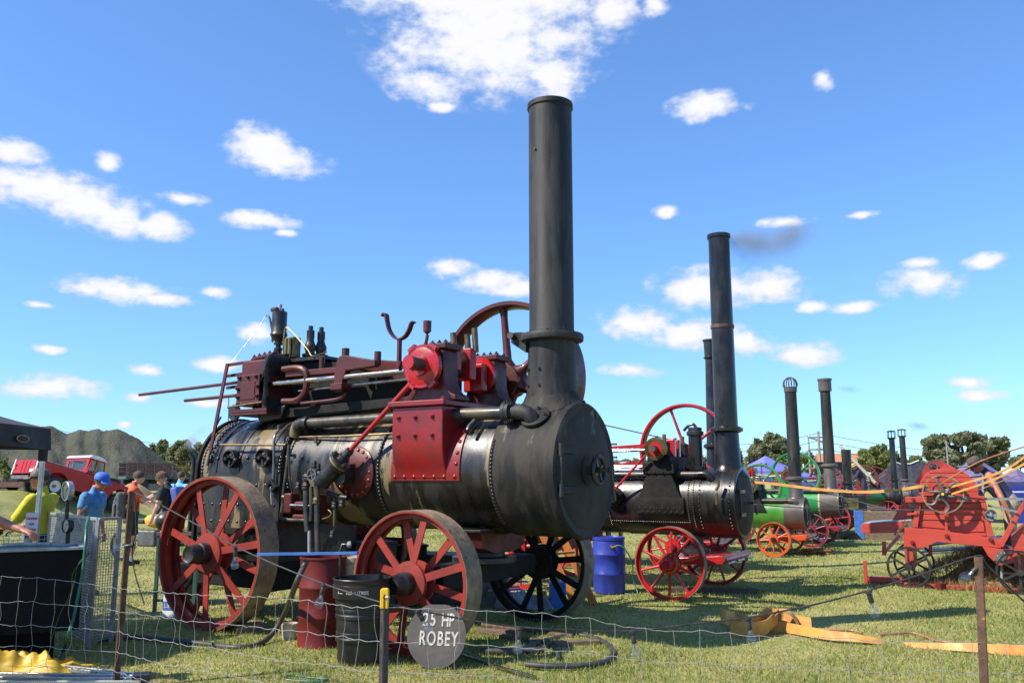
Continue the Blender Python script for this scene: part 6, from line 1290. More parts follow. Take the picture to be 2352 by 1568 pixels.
    if foot:
        vs, fs = [], []
        for i in range(9):
            a = R(8-26*i/8)
            for xx in (cxk-.36, cxk+.36):
                for rr in (br*.95, br*1.03): vs.append(V((xx, -cos(a)*rr, bz+sin(a)*rr)))
        for i in range(8):
            for j in ((0,1),(1,3),(3,2),(2,0)): fs.append((i*4+j[0], i*4+j[1], i*4+4+j[1], i*4+4+j[0]))
        fs += [(0,1,3,2),(32,34,35,33)]; MB().add(vs, fs).to('bracket_foot', bracket, e)
        for i in range(8):
            for k, aa in enumerate((-9,-15)): inst('rivet', RIV, e, (cxk-.31+.088*i+.04*k, -cos(R(aa))*br*1.03, bz+sin(R(aa))*br*1.03), (0,-cos(R(aa)),sin(R(aa))), .7)
        MB().b2((cxk-.24,-br*1.06,bz+br*.80), (cxk+.24,-br*.6,bz+br*1.16)).to('bracket_box', bracket, e, .02)
        for i in range(4): inst('bolt', BOLTK, e, (cxk-.18+.12*i,-br*1.06,bz+br*.86), (0,-1,0), .8)
    for y in (-br*.8, br*.8):
        q = MB().b2((cxk-.13,y-.07,sz-.10), (cxk+.13,y+.07,sz+.11)).to('bearing', bracket, e, .02); MB().cyl((cxk-.06,y,sz+.1), (cxk-.06,y,sz+.2), .025, n=10).to('oil_cup', 'brass' if brassy else 'maroon', q); MB().cyl((cxk+.06,y,sz+.1), (cxk+.06,y,sz+.22), .028, n=10).to('oil_cup', 'brass' if brassy else 'maroon', q)
    MB().cyl((cxk,-br*1.5,sz), (cxk,fly[1]+.25,sz), .05, n=16).to('crankshaft', 'pipe_dark', e)
    MB().ring((cxk,-br*1.12,sz), (0,-1,0), .10, .165, 0, .07, 30).to('eccentric_strap', 'brass' if brassy else motion, e); MB().cyl((cxk,-br*1.11,sz), (cxk,-br*1.26,sz), .10, n=20).to('eccentric', motion, e)
    for y in (-.10,.10): MB().b2((cxk-.12,y-.05,sz-.14), (cxk+.12,y+.05,sz+.16)).to('crank_web', motion, e, .02)
    # motion, cylinder
    cyx = cyl_x if cyl_x is not None else x_fb - .15
    MB().b2((cyx-.3,-br*.75,bz+br*.9), (cyx+.3,br*.75,sz+.22)).to('cylinder_block', 'black' if bracket == 'engine_black' else motion, e, .04)
    MB().b2((cyx-.22,-br*.84,sz-.18), (cyx+.22,-br*.75,sz+.15)).to('valve_chest', motion, e, .02)
    MB().cyl((cyx+.2,-br*.45,sz+.02), (cxk-.1,-br*.45,sz+.0), .028, n=12).to('piston_rod', 'steel', e); MB().cyl((cyx+.2,-br*.95,sz-.05), (cxk-.05,-br*1.0,sz), .018, n=10).to('valve_rod', 'steel', e)
    for z in (.10,-.10): MB().bar((cyx+.3,-br*.45,sz+z), (cyx+1.1,-br*.45,sz+z), .07, .03).to('slide_bar', 'grey_iron', e)
    MB().bar((cyx+.7,0,sz+.04), (cxk,.1,sz+.10), .06, .05).to('connecting_rod', motion, e)
    MB().cyl((cyx+.05,0,sz+.2), (cyx+.05,0,sz+.45), .04).to('safety_valve', 'brass', e)
    # governor balls
    g = MB().cyl((cyx+.45,0,sz+.0), (cyx+.45,0,sz+.34), .02, n=8); g.to('governor_post', 'grey_iron', e)
    for s in (-1,1): MB().ball((cyx+.45+s*.11,0,sz+.28), .045, 10).to('governor_ball', 'cast_iron', e)
    # pipes
    MB().cyl((x_fb+.2,-br*.78,bz+br*.80), (xs_+.12,-br*.78,bz+br*.80), .045, n=14).to('exhaust_pipe', 'pipe_dark', e); MB().tube([(xs_+.1,-br*.78,bz+br*.8),(xs_+.22,-br*.78,bz+br*.78),(xs_+.27,-br*.72,bz+br*.62)], .055, 12, 4).to('pipe_elbow', smk, e)
    flywheel(e, (cxk, fly[1], sz), R_fly, .17, flym, flyns, .10, .05, .55+ph, .07)
    # axles, wheels, fore carriage
    kw = dict(flat=False, double=False, hubmat=hubmat or wheelmat, cup=False)
    wheel(e, (0,-wy,fw), fw, .12, -1, ns, mat=wheelmat, hubr=.085*fw/.49, hubl=.13*fw/.49, sw=.05*fw/.49, rimw=.035, ph=ph+.15, **kw); wheel(e, (0,wy,fw), fw, .12, 1, ns, mat=wheelmat, hubr=.085*fw/.49, hubl=.13*fw/.49, sw=.05*fw/.49, rimw=.035, **kw)
    xr = x_fb - br*.7
    wheel(e, (xr,-wy,rw), rw, .13, -1, ns+2, mat=wheelmat, hubr=.09*rw/.6, hubl=.14, sw=.05*rw/.6, rimw=.035, ph=ph, **kw); wheel(e, (xr,wy,rw), rw, .13, 1, ns+2, mat=wheelmat, hubr=.09*rw/.6, hubl=.14, sw=.05*rw/.6, rimw=.035, **kw)
    MB().cyl((0,-wy+.1,fw), (0,wy-.1,fw), .035).to('front_axle', 'pipe_dark', e); MB().cyl((xr,-wy+.1,rw), (xr,wy-.1,rw), .04).to('rear_axle', 'pipe_dark', e)
    MB().prism([(-.28,fw+.02),(.62,fw+.10),(.66,fw+.04),(.62,fw-.02),(-.25,fw-.06)], (0,-wy*.55,0), (1,0,0), (0,0,1), (0,wy*1.1,0)).to('fore_carriage', wheelmat, e, .01)
    MB().b2((.58,-wy*.66,fw+.02), (.64,wy*.66,fw+.10)).to('shackle_bar', wheelmat, e, .006)
    for i in range(3): MB().cyl((.68,-wy*.6+i*wy*.45,fw+.0), (.68,-wy*.3+i*wy*.45,fw+.0), .018, n=8).to('shackle', 'steel', e)
    MB().lathe((0,0,fw+.08), (0,0,1), [(0,.24),(.05,.24),(.06,.13),(max(.1,bz-br-fw-.06),.15),(max(.12,bz-br-fw+.02),.26)], 20).to('turntable', 'black', e)
    return e, f_
e2, F2 = engine((2.66,12.73), -30.5, 'glossy black portable steam engine with bright red wheels beside the blue barrel', 1.287, .50, -2.05, .77, .488, .62, 1.056, 'engine_black', 'engine_black', 'engine_red', 'engine_red', (.172,.155,5.26), bracket='soot_and_shade', R_fly=.75, fly=(-.35,.72), shaft_z=2.05, rivets=True, foot=True, crank_x=-.32, flange=2.31, chim_x=.55, flyns=5, ph=.1)
# pump, lamp and rod details of the second engine
q = F2.at(*D('Y3',1090,700), -.1); MB().lathe((q.x,-.1,1.75), (0,0,1), [(0,.16),(.06,.16),(.07,.10),(.5,.10),(.51,.125),(.56,.125),(.57,.10),(.62,.10)], 22).to('vertical_cylinder', 'engine_black', e2); MB().tube([(q.x+.03,-.1,2.35),(q.x-.02,-.1,2.42),(q.x-.10,-.1,2.40),(q.x-.17,-.1,2.33)], .022, 8, 4).to('curved_lever', 'engine_black', e2)
a, b_ = F2.at(*D('Y3',520,770), -.62), F2.at(*D('Y3',135,1200), -.62); MB().cyl(a, b_, .017, n=10).to('pump_rod', 'engine_red', e2)
MB().lathe((b_.x-.02,-.50,b_.z-.05), (0,-1,0), [(0,.15),(.03,.15),(.04,.1),(.1,.09)], 24).to('pump_flange', 'engine_black', e2)
q = F2.at(*D('Y3',1350,1120), -.56); MB().tube([q+V((0,0,.08)), q, q+V((-.03,-.02,-.06))], .022, 8).to('drain_cock', 'dirty_brass', e2); MB().tube([q+V((-.02,-.02,-.1)), q+V((-.03,-.02,-.25))], .018, 8).to('cock_handle', 'dirty_brass', e2)
q = F2.at(*D('Y4',700,690), -1.056-.045); 
for i, (s, a) in enumerate((('SONS & CO', 90), ('GAINSBOROUGH', -62))):
    for j, ch_ in enumerate(s):
        n_ = len(s); aa = R(a + (1 if i == 0 else -1)*(n_/2-.5-j)*(16 if i == 0 else 13)); rr = .118
        if ch_ != ' ': text(ch_, .034, 'yellow_plastic', e2, face_mtx((rr*cos(aa),-1.056-.014,.488+rr*sin(aa)), (sin(aa) if i == 0 else -sin(aa), 0, -cos(aa) if i == 0 else cos(aa)), (cos(aa) if i == 0 else -cos(aa), 0, sin(aa) if i == 0 else -sin(aa))), name='hub_letter')
for zz in (3.83,): MB().lathe((.55,0,zz), (0,0,1), [(0,.165),(.0,.172),(.05,.172),(.05,.165)], 32, cap=False).to('chimney_band', 'picket_rust', e2)
engine((5.99,19.3), -29.6, 'green portable engine with grey smokebox, orange wheels and caged chimney top', .885, .345, -1.5, .568, .356, .45, .82, 'engine_green', 'grey_smokebox', 'orange_wheel', 'engine_green', (.145,.125,3.62), top='ball', R_fly=.5, fly=(-.35,.5), shaft_z=1.48, crank_x=-.55, bracket='soot_and_shade', motion='grey_iron', ns=9, flange=1.62, hubmat='black', ph=.3, flyns=4)
engine((7.66,21.82), -29, 'bright green engine with cream banded boiler and square topped chimney', 1.05, .36, -1.6, .62, .40, .5, .82, 'bright_green', 'grey_smokebox', 'maroon_engine', 'bright_green', (.145,.12,4.15), top='square', R_fly=.62, fly=(-.35,.55), shaft_z=1.72, crank_x=-.55, bracket='bright_green', motion='bright_red', flange=1.95, hubmat='black', band='cream', ph=.2, flyns=5)
engine((10.1,26.87), -28, 'small black engine with brass name plate, short chimney and red wheels', 1.02, .30, -1.4, .55, .46, .5, .8, 'dark_green', 'engine_black', 'engine_red', 'maroon_engine', (.13,.15,2.55), top='none', R_fly=.5, fly=(-.35,.5), shaft_z=1.6, bracket='maroon_engine', motion='maroon_engine', flange=1.5, ns=8, flyns=6)
e6, F6 = engine((15.3,35.0), -28, 'dark green engine with maroon bands and flywheel under a lantern chimney', .95, .33, -2.3, .45, .40, .5, .85, 'dark_green', 'engine_black', 'engine_red', 'maroon_engine', (.125,.11,3.3), top='lantern', R_fly=.62, fly=(-.35,.5), shaft_z=1.62, crank_x=-1.0, bracket='maroon_engine', motion='maroon_engine', flange=1.6, band='maroon_engine', ph=.1, flyns=6)
engine((16.8,37.3), -28, 'grey engine with the widest lantern chimney behind the thresher', .95, .36, -2.3, .45, .40, .5, .85, 'engine_black', 'grey_smokebox', 'engine_red', 'maroon_engine', (.135,.12,3.5), top='lantern', R_fly=.6, fly=(-.35,.5), shaft_z=1.6, crank_x=-1.0, bracket='soot_and_shade', motion='maroon_engine', flange=1.6)
engine((3.25,15.9), -30, 'hidden black engine with flared chimney cap behind the glossy engine', 1.2, .42, -2.0, .72, .46, .58, .95, 'engine_black', 'engine_black', 'engine_red', 'maroon_engine', (.14,.105,3.83), top='cup', R_fly=.5, fly=(-.35,.6), shaft_z=1.86, crank_x=-.45, flange=2.2, chim_x=.52)
# brass plate on the small black engine
pl0 = A(*D('Y8',1935,440), 26.2); o = thing('name_plate_board', 'brass works plate on a black box beside small engine', 'plate', (pl0.x, pl0.y, 0)); MB().b2((-.55,.05,.2), (.6,.5,pl0.z+.25)).to('box_body', 'engine_black', o, .05); MB().b2((-.3,.03,pl0.z-.17), (.32,.045,pl0.z+.17)).to('plate_panel', 'brass', o, .01)
for i in range(3): MB().b2((-.22,.022,pl0.z+.07-.08*i), (.24,.028,pl0.z+.10-.08*i)).to('plate_line', 'dirty_brass', o)

# ---------------------------------------------------------------- the red thresher
tb = G(2093, 1347); T = Frame(tb.x, tb.y, -29)
th = thing('threshing_machine', 'red timber threshing machine with spoked pulley and black iron wheels', 'threshing machine', T.O, T.a)
def TP(z, x, y, yp=0.): return T.at(*D(z, x, y), yp)
def board(pts, y, t_, name, mat='thresher_red', par=th, bev=.006, z='Y6'):
    po = [TP(z, a, b_, y) for a, b_ in pts]; return MB().prism([(q.x, q.z) for q in po], (0,y,0), (1,0,0), (0,0,1), (0,t_,0)).to(name, mat, par, bev)
YB = .05
# drum hood: curved boards, seams recessed between planks
hood = [(740,1000),(712,960),(720,900),(740,840),(790,775),(860,730),(960,712),(1080,715),(1160,735),(1230,775),(1290,830),(1330,900),(1345,1000)]
def clip(poly, z0, z1):
    def cut(ps, c, keep_lo):
        out_ = []
        for i in range(len(ps)):
            a, b_ = ps[i], ps[(i+1) % len(ps)]; ia = (a[1] <= c) == keep_lo; ib = (b_[1] <= c) == keep_lo
            if ia: out_.append(a)
            if ia != ib: t_ = (c-a[1])/(b_[1]-a[1]); out_.append((a[0]+(b_[0]-a[0])*t_, c))
        return out_
    return cut(cut(poly, z1, True), z0, False)
hp2 = [(TP('Y6',a,b_,YB).x, TP('Y6',a,b_,YB).z) for a, b_ in hood]; zs = [q[1] for q in hp2]; z0, z1 = min(zs), max(zs); nb = 6
for i in range(nb):
    c_ = clip(hp2, z0+(z1-z0)*i/nb+.004, z0+(z1-z0)*(i+1)/nb-.004)
    if len(c_) > 2: MB().prism(c_, (0,YB,0), (1,0,0), (0,0,1), (0,.025,0)).to('plank', 'thresher_red', th, .004)
MB().prism([(a*.99, b_) for a, b_ in hp2], (0,YB+.02,0), (1,0,0), (0,0,1), (0,.95,0)).to('drum_hood', 'thresher_red', th, .01)
board([(680,860),(800,660),(840,628),(930,625),(1010,660),(1110,720),(900,760),(720,870)], .45, .5, 'feed_hopper')
board([(690,1005),(1360,1000),(1430,1420),(1030,1420),(660,1340)], .10, .9, 'machine_body')
for (y0_, y1_) in ((1070,1125),(1130,1190),(1195,1250)): board([(750,y0_),(1360,y0_+4),(1372,y1_+4),(742,y1_)], .085, .02, 'plank')
board([(728,1262),(1000,1262),(1000,1345),(728,1320)], .085, .02, 'plank'); board([(1032,1265),(1395,1258),(1410,1375),(1032,1372)], .085, .02, 'plank')
board([(575,1010),(1410,1000),(1415,1062),(578,1068)], -.02, .09, 'upper_beam')
board([(1155,1012),(1235,1008),(1235,1058),(1155,1060)], -.03, .012, 'beam_patch', 'grey_paint')
for a in (660, 1325): q = TP('Y6', a, 1035, -.02); inst('bolt', BOLTR, th, q, (0,-1,0), 1.0)
board([(440,1255),(585,1010),(660,1060),(640,1255)], .35, .5, 'rear_body'); board([(680,1070),(745,1070),(710,1330),(655,1330)], .03, .07, 'frame_post'); board([(595,1180),(705,1170),(705,1195),(600,1205)], .0, .05, 'bracket_arm')
board([(980,1010),(1010,1010),(1030,1480),(1000,1485)], -.03, .05, 'frame_post'); board([(1365,1060),(1420,1055),(1505,1425),(1440,1425)], -.01, .07, 'frame_post')
# shaker shoe and long sieve box
board([(120,1290),(570,1262),(575,1380),(118,1392)], .0, .04, 'shoe_side'); board([(125,1285),(640,1245),(650,1258),(200,1285)], .02, .9, 'shoe_deck', 'galv')
MB().b2((TP('Y6',120,1300).x, .03, TP('Y6',120,1370).z), (TP('Y6',560,1300).x, .9, TP('Y6',120,1310).z)).to('shoe_body', 'thresher_red', th)
board([(568,1325),(1000,1368),(1600,1455),(1580,1545),(1000,1490),(910,1480),(760,1550),(575,1535)], -.05, .05, 'sieve_side')
board([(575,1355),(1600,1460),(1570,1530),(1000,1480),(580,1500)], .02, .9, 'sieve_body')
for a, b_ in ((655,1490),(1475,1460),(1015,1420)): q = TP('Y6', a, b_, -.05); inst('bolt', BOLTR, th, q, (0,-1,0), 1.2)
q = TP('Y6',535,1340,-.03); MB().bar(q+V((-.1,0,-.1)), q+V((.1,0,.1)), .035, .03, (0,1,0)).to('pull_handle', 'picket_rust', th)
MB().cyl(TP('Y6',540,930,-.02), TP('Y6',545,1290,-.02), .004, n=5).to('pull_cord', 'black', th)
# big spoked pulley (curved spokes) and smaller ones
def pulley(c, y, r, w, n, name, rim, spoke, bend=.6, hubm='yellow_plastic', par=th, t_=.018):
    m = MB().ring((c.x,y,c.z), (0,-1,0), r-t_, r, 0, w, 44).to(name, rim, par); MB().cyl((c.x,y+.02,c.z), (c.x,y-w-.03,c.z), r*.16, n=18).to('hub', 'cast_iron', m); MB().cyl((c.x,y-w-.025,c.z), (c.x,y-w-.05,c.z), r*.07, n=12).to('shaft_end', hubm, m)
    for i in range(n):
        a = 2*pi*i/n+.3; pts = []
        for j in range(9): f_ = j/8; rr = r*(.12+.86*f_); aa = a + bend*sin(f_*pi*.85)*.75; pts.append(V((c.x+rr*cos(aa), y-w/2, c.z+rr*sin(aa))))
        MB().tube(pts, [r*.085]*3+[r*.07]*6, 8).to('spoke', spoke, m)
    return m
pulley(TP('Y6',972,980,-.10), -.08, .285, .07, 6, 'drive_pulley', 'tread', 'grey_iron', .75)
pulley(TP('Y6',955,960,-.0), -.015, .125, .04, 5, 'inner_pulley', 'tread', 'thresher_red', .3)
pulley(TP('Y6',868,695,.42), .42, .072, .03, 6, 'fan_pulley', 'grey_iron', 'grey_iron', .9, 'cast_iron'); 
cc = TP('Y6',1472,1200,-.03); pw = MB().lathe((cc.x,-.03,cc.z), (0,-1,0), [(0,.02),(0,.082),(.04,.082),(.04,.068),(.025,.06),(.025,.025),(.04,.02),(.04,.001)], 36).to('tension_pulley', 'grey_paint', th)
for i in range(4): a = i*pi/2+.6; MB().cyl((cc.x+.043*cos(a),-.05,cc.z+.043*sin(a)), (cc.x+.043*cos(a),-.0565,cc.z+.043*sin(a)), .014, n=12).to('lightening_hole', 'black', pw)
# side straps, bearing housings
fr_ = MB(); q0, q1 = TP('Y6',590,870,.2), TP('Y6',640,1005,.2); fr_.bar(q0, q1, .03, .05, (0,1,0)); fr_.bar(q0, TP('Y6',720,880,.2), .03, .05, (0,1,0)); fr_.to('iron_bracket', 'grey_iron', th)
gr0 = TP('Y6',655,1080,.02); MB().ring(gr0, (0,-1,0), .01, .06, 0, .03, 16).to('gear_wheel', 'cast_iron', th)
MB().bar(TP('Y6',1410,1030,.1), TP('Y6',1850,1032,.1), .05, .035).to('steel_rail', 'grey_paint', th); MB().bar(TP('Y6',1440,1100,.1), TP('Y6',1750,1165,.1), .04, .03).to('steel_rail', 'grey_paint', th)
MB().tube([TP('Y6',1230,798,.5), TP('Y6',1390,790,.5), TP('Y6',1390,1000,.3)], .02, 8).to('guard_pipe', 'grey_paint', th); MB().tube([TP('Y6',1120,693,.9), TP('Y6',1290,690,.9), TP('Y6',1310,770,.9)], .014, 8).to('guard_pipe', 'grey_paint', th)
# elevator / bagging hopper at the right-hand end
board([(1819,1040),(1819,1130),(1600,1540),(1545,1500),(1790,1090)], -.22, .07, 'elevator_post'); board([(1690,1420),(1830,1300),(1900,1300),(1900,1700),(1700,1560)], -.12, .6, 'bagging_box')
q_ = [(1350,395),(1530,420),(1720,440),(1720,520),(1490,560),(1400,480)]; board([(a,b_) for a, b_ in q_], -.10, .5, 'discharge_spout', z='Y7'); board([(1480,440),(1580,425),(1545,530),(1445,520)], -.115, .012, 'perforated_plate', 'grey_iron', z='Y7')
for a, b_ in ((1480,475),(1510,450),(1495,495),(1540,450)): q = TP('Y7', a, b_, -.117); MB().cyl(q, q+V((0,-.006,0)), .008, n=10).to('plate_hole', 'cream', th)
# undercarriage
wq = T.at(2093, 1300, -.16); WR = .305
for (x_, y_) in ((0,-.16), (0,.86), (1.45,-.16), (1.45,.86)):
    wo = MB().ring((x_,y_,WR), (0,-1,0), WR-.03, WR, -.0, .06, 44).to('wheel', 'cast_iron', th); MB().cyl((x_,y_+.03,WR), (x_,y_-.09,WR), .05, n=16).to('hub', 'cast_iron', wo)
    for k in range(6): a = k*pi/3+.5; MB().bar((x_,y_-.03,WR), (x_+(WR-.015)*cos(a),y_-.03,WR+(WR-.015)*sin(a)), .032, .03, (0,1,0)).to('spoke', 'cast_iron', wo)
for x_ in (0,1.45): MB().cyl((x_,-.2,WR), (x_,.9,WR), .025).to('axle', 'cast_iron', th); MB().b2((x_-.06,.0,WR-.04),(x_+.06,.75,.78)).to('bolster', 'thresher_red', th)
MB().bar((-.62,.0,.03), (2.0,.0,.03), .06, .06).to('base_rail', 'thresher_red', th, .006); MB().bar((-.62,.75,.03), (2.0,.75,.03), .06, .06).to('base_rail', 'thresher_red', th, .006)
MB().b2((-.66,-.05,0),(-.61,.0,.36)).to('stop_post', 'thresher_red', th); MB().b2((-.60,-.06,.06),(-.12,-.02,.13)).to('tool_box', 'thresher_red', th)
MB().bar(TP('Y7',508,350,.05), TP('Y7',508,470,.05), .06, .05, (0,1,0)).to('leg', 'engine_red', th); MB().bar(TP('Y7',640,300,.1), TP('Y7',500,460,.06), .05, .03, (0,1,0)).to('leg_brace', 'engine_red', th); MB().bar(TP('Y7',905,380,.6), TP('Y7',905,480,.6), .05, .05, (0,1,0)).to('leg', 'engine_red', th)
tag(MB().box(TP('Y7',895,730,-.2) and (T.w(V((.42,-.22,.05)))), (.11,.1,.1), (0,0,.3)).to('wheel_chock', 'drum_red', None, .006), 'small red chock against the iron thresher wheel', 'chock')
# steel frame stand beneath the spout
stn_ = T.w(V((1.45,.2,0))); so = thing('steel_trestle', 'grey tubular trestle under the thresher spout', 'trestle', stn_, T.a)
for x_ in (-.25,.45):
    for y_ in (0,.4): MB().tube([(x_,y_,0),(x_+.06*(1 if x_ < 0 else -1),y_,.62)], .02, 8).to('leg', 'galv', so)
MB().b2((-.2,-.02,.60),(.42,.42,.64)).to('top', 'grey_iron', so); MB().tube([(-.22,0,.25),(.42,0,.25)], .015).to('brace', 'galv', so)
# straw: heap behind and litter
hs_ = T.w(V((1.3,1.1,0))); heap('straw_heap', 'straw', 'tangled brown straw heap behind the thresher', (hs_.x,hs_.y), 1.3, .9, .62, 8, 'stuff')
ns_ = 9000; r_ = rg.random(ns_)**.6; a_ = rg.uniform(0,2*pi,ns_); lx, ly = 1.1+r_*1.5*np.cos(a_), .75+r_*.95*np.sin(a_); hh_ = .6*np.clip(1-((lx-1.3)/1.3)**2-((ly-1.1)/.9)**2, 0, 1)
wx = T.O.x+T.F.x*lx+T.L.x*ly; wy_ = T.O.y+T.F.y*lx+T.L.y*ly; blades('straw_litter', wx, wy_, hh_*rg.uniform(.7,1.1,ns_), rg.uniform(.08,.2,ns_), np.full(ns_,.011), 'straw_blade', rg.random(ns_), 'loose straw scattered over the heap behind thresher', 'straw', lean=1.5)
# blue and black bundled rods beyond the iron wheels
for i in range(9):
    r = random.Random(90+i); a = A(2120+r.uniform(-10,20), 1232+i*5, 16); b_ = A(2220+r.uniform(-10,20), 1226+i*5+r.uniform(-6,6), 16.4); a.z = max(a.z,.02); b_.z = max(b_.z,.02)
    tag(MB().bar(a,b_,.03,.03).to('metal_rod', ('blue_paint','cast_iron','galv')[i % 3]), ('blue painted','black iron','galvanised')[i % 3]+' rod in the bundle beyond the thresher wheels', 'rod', 'rods bundled beyond the thresher')
# man leaning on the thresher
mp_ = T.w(V((1.42,.95,.30)))
person('man in navy singlet and brown hat leaning over the thresher', mp_, R(150), dict(torso='navy', hips='khaki', neck='skin_red', head='skin_red', uarm='skin_red', farm='skin_red', hand='skin_red', thigh='khaki', shin='khaki', foot='shoe'), lean=.55, head=(0,.25), la=((.10,.34,1.02),(.02,.33,.78)), ra=((.42,-.2,1.0),(.5,-.1,.80)), hat='hat_brown', sleeve=0, bulk=1.18, hgt_=1.02)
tag(MB().b2((mp_.x-.5,mp_.y-.35,0),(mp_.x+.5,mp_.y+.35,.305)).to('straw_bale', 'straw', None, .03), 'straw bale the man in the singlet stands on', 'bale')
# far man in straw hat on the footplate of the maroon flywheel engine
q = A(1982, 1085, 34.0)
person('man in straw hat and dark overalls working on the far engine', (q.x,q.y,.58), R(160), dict(torso='navy', hips='navy', neck='skin', head='skin', uarm='navy', farm=(.5,'navy','skin'), hand='skin', thigh='navy', shin='navy', foot='shoe'), lean=.35, head=(0,.3), hat='straw_hat', sleeve=.95, la=((.3,.2,1.1),(.5,.1,1.0)), ra=((.3,-.2,1.1),(.5,-.1,1.0)), vox=.02)
o = thing('work_platform', 'low timber platform beneath the man in straw hat', 'platform', (q.x,q.y,0)); MB().b2((-.6,-.5,.50),(.6,.5,.585)).to('deck','timber',o)
for x_ in (-.5,.5):
    for y_ in (-.4,.4): MB().b2((x_-.04,y_-.04,0),(x_+.04,y_+.04,.5)).to('leg','timber',o)

# ---------------------------------------------------------------- belts and ropes
def belt(label, pts, w, mat='belt', t_=.006, sm=8, name='drive_belt'):
    o = MB().ribbon(pts, w, t_, sm).to(name, mat, ang=60); tag(o, label, 'belt'); return o
belt('long orange flat belt sagging from green engine to thresher', [A(1725,1106,15.8), A(1790,1112,15.4), A(1870,1122,14.8), A(1950,1128.5,14.4), A(2000,1129,14.0), A(2060,1125,13.6), A(2110,1117,13.3), A(2160,1109,13.3)], (0,0,.045))
PQ = TP('Y6',972,980,-.12); pw_ = T.w(PQ)
belt('upper yellow belt running from the thresher pulley out of sight', [T.w(V((PQ.x+.10,-.12,PQ.z+.10))), A(2300,1083,12.0), A(2370,1036,11.2)], (0,.01,.03))
belt('lower yellow belt running from the thresher pulley out of sight', [T.w(V((PQ.x+.12,-.12,PQ.z+.0))), A(2290,1098,12.0), A(2375,1052,11.2)], (0,.01,.028))
def line(label, pts, r, mat, name='rope', sm=5): o = MB().tube(pts, r, 6, sm).to(name, mat); tag(o, label, 'rope'); return o
line('thin tan belt line slanting up from the hopper pulley', [A(2160,1112,13.0), A(2250,1060,12.4), A(2370,1020,11.4)], .010, 'belt_edge')
line('tan rope slanting behind the man in the singlet', [A(2185,1150,13.2), A(2300,1105,12.8), A(2340,1090,12.4)], .008, 'belt_edge')
line('long grey rope stretched from the black smokebox to thresher', [A(1732,1158,11.6), A(1850,1166,12.0), A(1980,1170,12.4), A(2150,1170.5,12.6)], .009, 'grey_iron')
line('dark rope slanting down past the green boilers', [A(1830,1108,16), A(1930,1140,15), A(2060,1174,14)], .010, 'cable')
line('second dark rope crossing below the orange belt', [A(1780,1132,16), A(1900,1155,15), A(2050,1190,14)], .008, 'cable')
line('pink stay cord running behind the big chimney to engine', [A(1385,975,14), A(1480,996,14.5), A(1556,1013,15)], .010, 'belt_edge')
# orange belt thrown on the grass
def gb_(z, x, y, h): return G(*D(z, x, y), h)
bl = G(1752, 1452) - V((.03,.22,0)); V3 = lambda x, y, z: V((bl.x+x, bl.y+y, z))
belt('loop of orange canvas belt folded on the grass', [V3(-.10,.30,.10), V3(-.30,.34,.12), V3(-.40,.26,.17), V3(-.37,.14,.17), V3(-.28,.16,.12), V3(-.22,.05,.09), V3(-.06,.12,.10), V3(.06,.32,.13), V3(.16,.42,.15), V3(.30,.34,.11), V3(.55,.20,.08)], (0,.03,.15))
belt('twisted orange canvas belt end standing on edge', [V3(-.36,.02,.08), V3(-.18,-.06,.08), V3(-.02,-.02,.09), V3(.10,.12,.13), V3(.20,.24,.17), V3(.12,.36,.13)], (0,-.03,.15))
belt('arched loop of orange canvas belt on the grass', [V3(.06,.15,.05), V3(.12,.17,.15), V3(.22,.19,.225), V3(.33,.20,.20), V3(.40,.20,.10), V3(.41,.18,.03)], (.05,.12,.02))
belt('long orange canvas belt trailing towards the rusty picket', [gb_('Y4',1700,1300,.07), gb_('Y4',1900,1320,.06), gb_('Y7',0,1150,.06), gb_('Y7',150,1165,.06), gb_('Y7',300,1185,.05), gb_('Y7',430,1205,.03), gb_('Y7',520,1218,.01)], lambda f_: (0,.10*f_,.12*(1-f_*.7)))
belt('straight orange canvas belt lying behind the rusty picket', [gb_('Y7',690,1240,.01), gb_('Y7',900,1250,.03), gb_('Y7',1150,1258,.06), gb_('Y7',1400,1268,.07), gb_('Y7',1720,1292,.07), gb_('Y7',1900,1310,.07)], lambda f_: (0,.08*(1-f_),.03+.09*f_))
line('thin brown belt edge snaking across the grass', [gb_('Y7',470,1152,.02), gb_('Y7',640,1138,.025), gb_('Y7',760,1136,.025), gb_('Y7',850,1165,.02), gb_('Y7',950,1200,.02), gb_('Y7',1080,1218,.02)], .012, 'belt_edge', 'belt_offcut')
line('thin brown strip behind the trailing orange belt', [gb_('Y7',0,1105,.02), gb_('Y7',120,1112,.02), gb_('Y7',240,1115,.02), gb_('Y7',320,1140,.02)], .012, 'belt_edge', 'belt_offcut')
# coiled rope on the grass, timbers under engine 2
c0 = G(*D('Y8',1470,1240)); pts = []
for i in range(60): a = i*.62; rr = .16+.10*sin(i*1.7); pts.append(c0 + V((rr*1.5*cos(a), rr*.8*sin(a), .02+.0016*i)))
line('heap of thick orange rope on the grass', pts, .022, 'rope_orange', 'coiled_rope', 3)
line('dark rope loop beside the orange rope heap', [c0+V((-.95,-.05,.01)), c0+V((-.6,.05,.02)), c0+V((-.3,.02,.02)), c0+V((-.2,-.15,.02)), c0+V((-.5,-.12,.02)), c0+V((-.8,-.1,.01))], .012, 'cable', 'rope_loop')
for (lab, a, b_, w, h) in (('long dark timber baulk under the second engine', (720,940), (1640,950), .10, .09), ('short pale plank end beside the dark baulk', (1590,935), (1760,945), .14, .03)):
    tag(MB().bar(G(*D('Y4',*a), h/2), G(*D('Y4',*b_), h/2), w, h).to('timber_baulk', 'dark_wood' if h > .05 else 'timber', None, .006), lab, 'timber')
tag(MB().b2(G(*D('Y8',2190,990)), G(*D('Y8',2350,960))+V((0,.3,.09))).to('timber_block', 'timber', None, .01), 'squared timber block beside the shoe of thresher', 'timber')
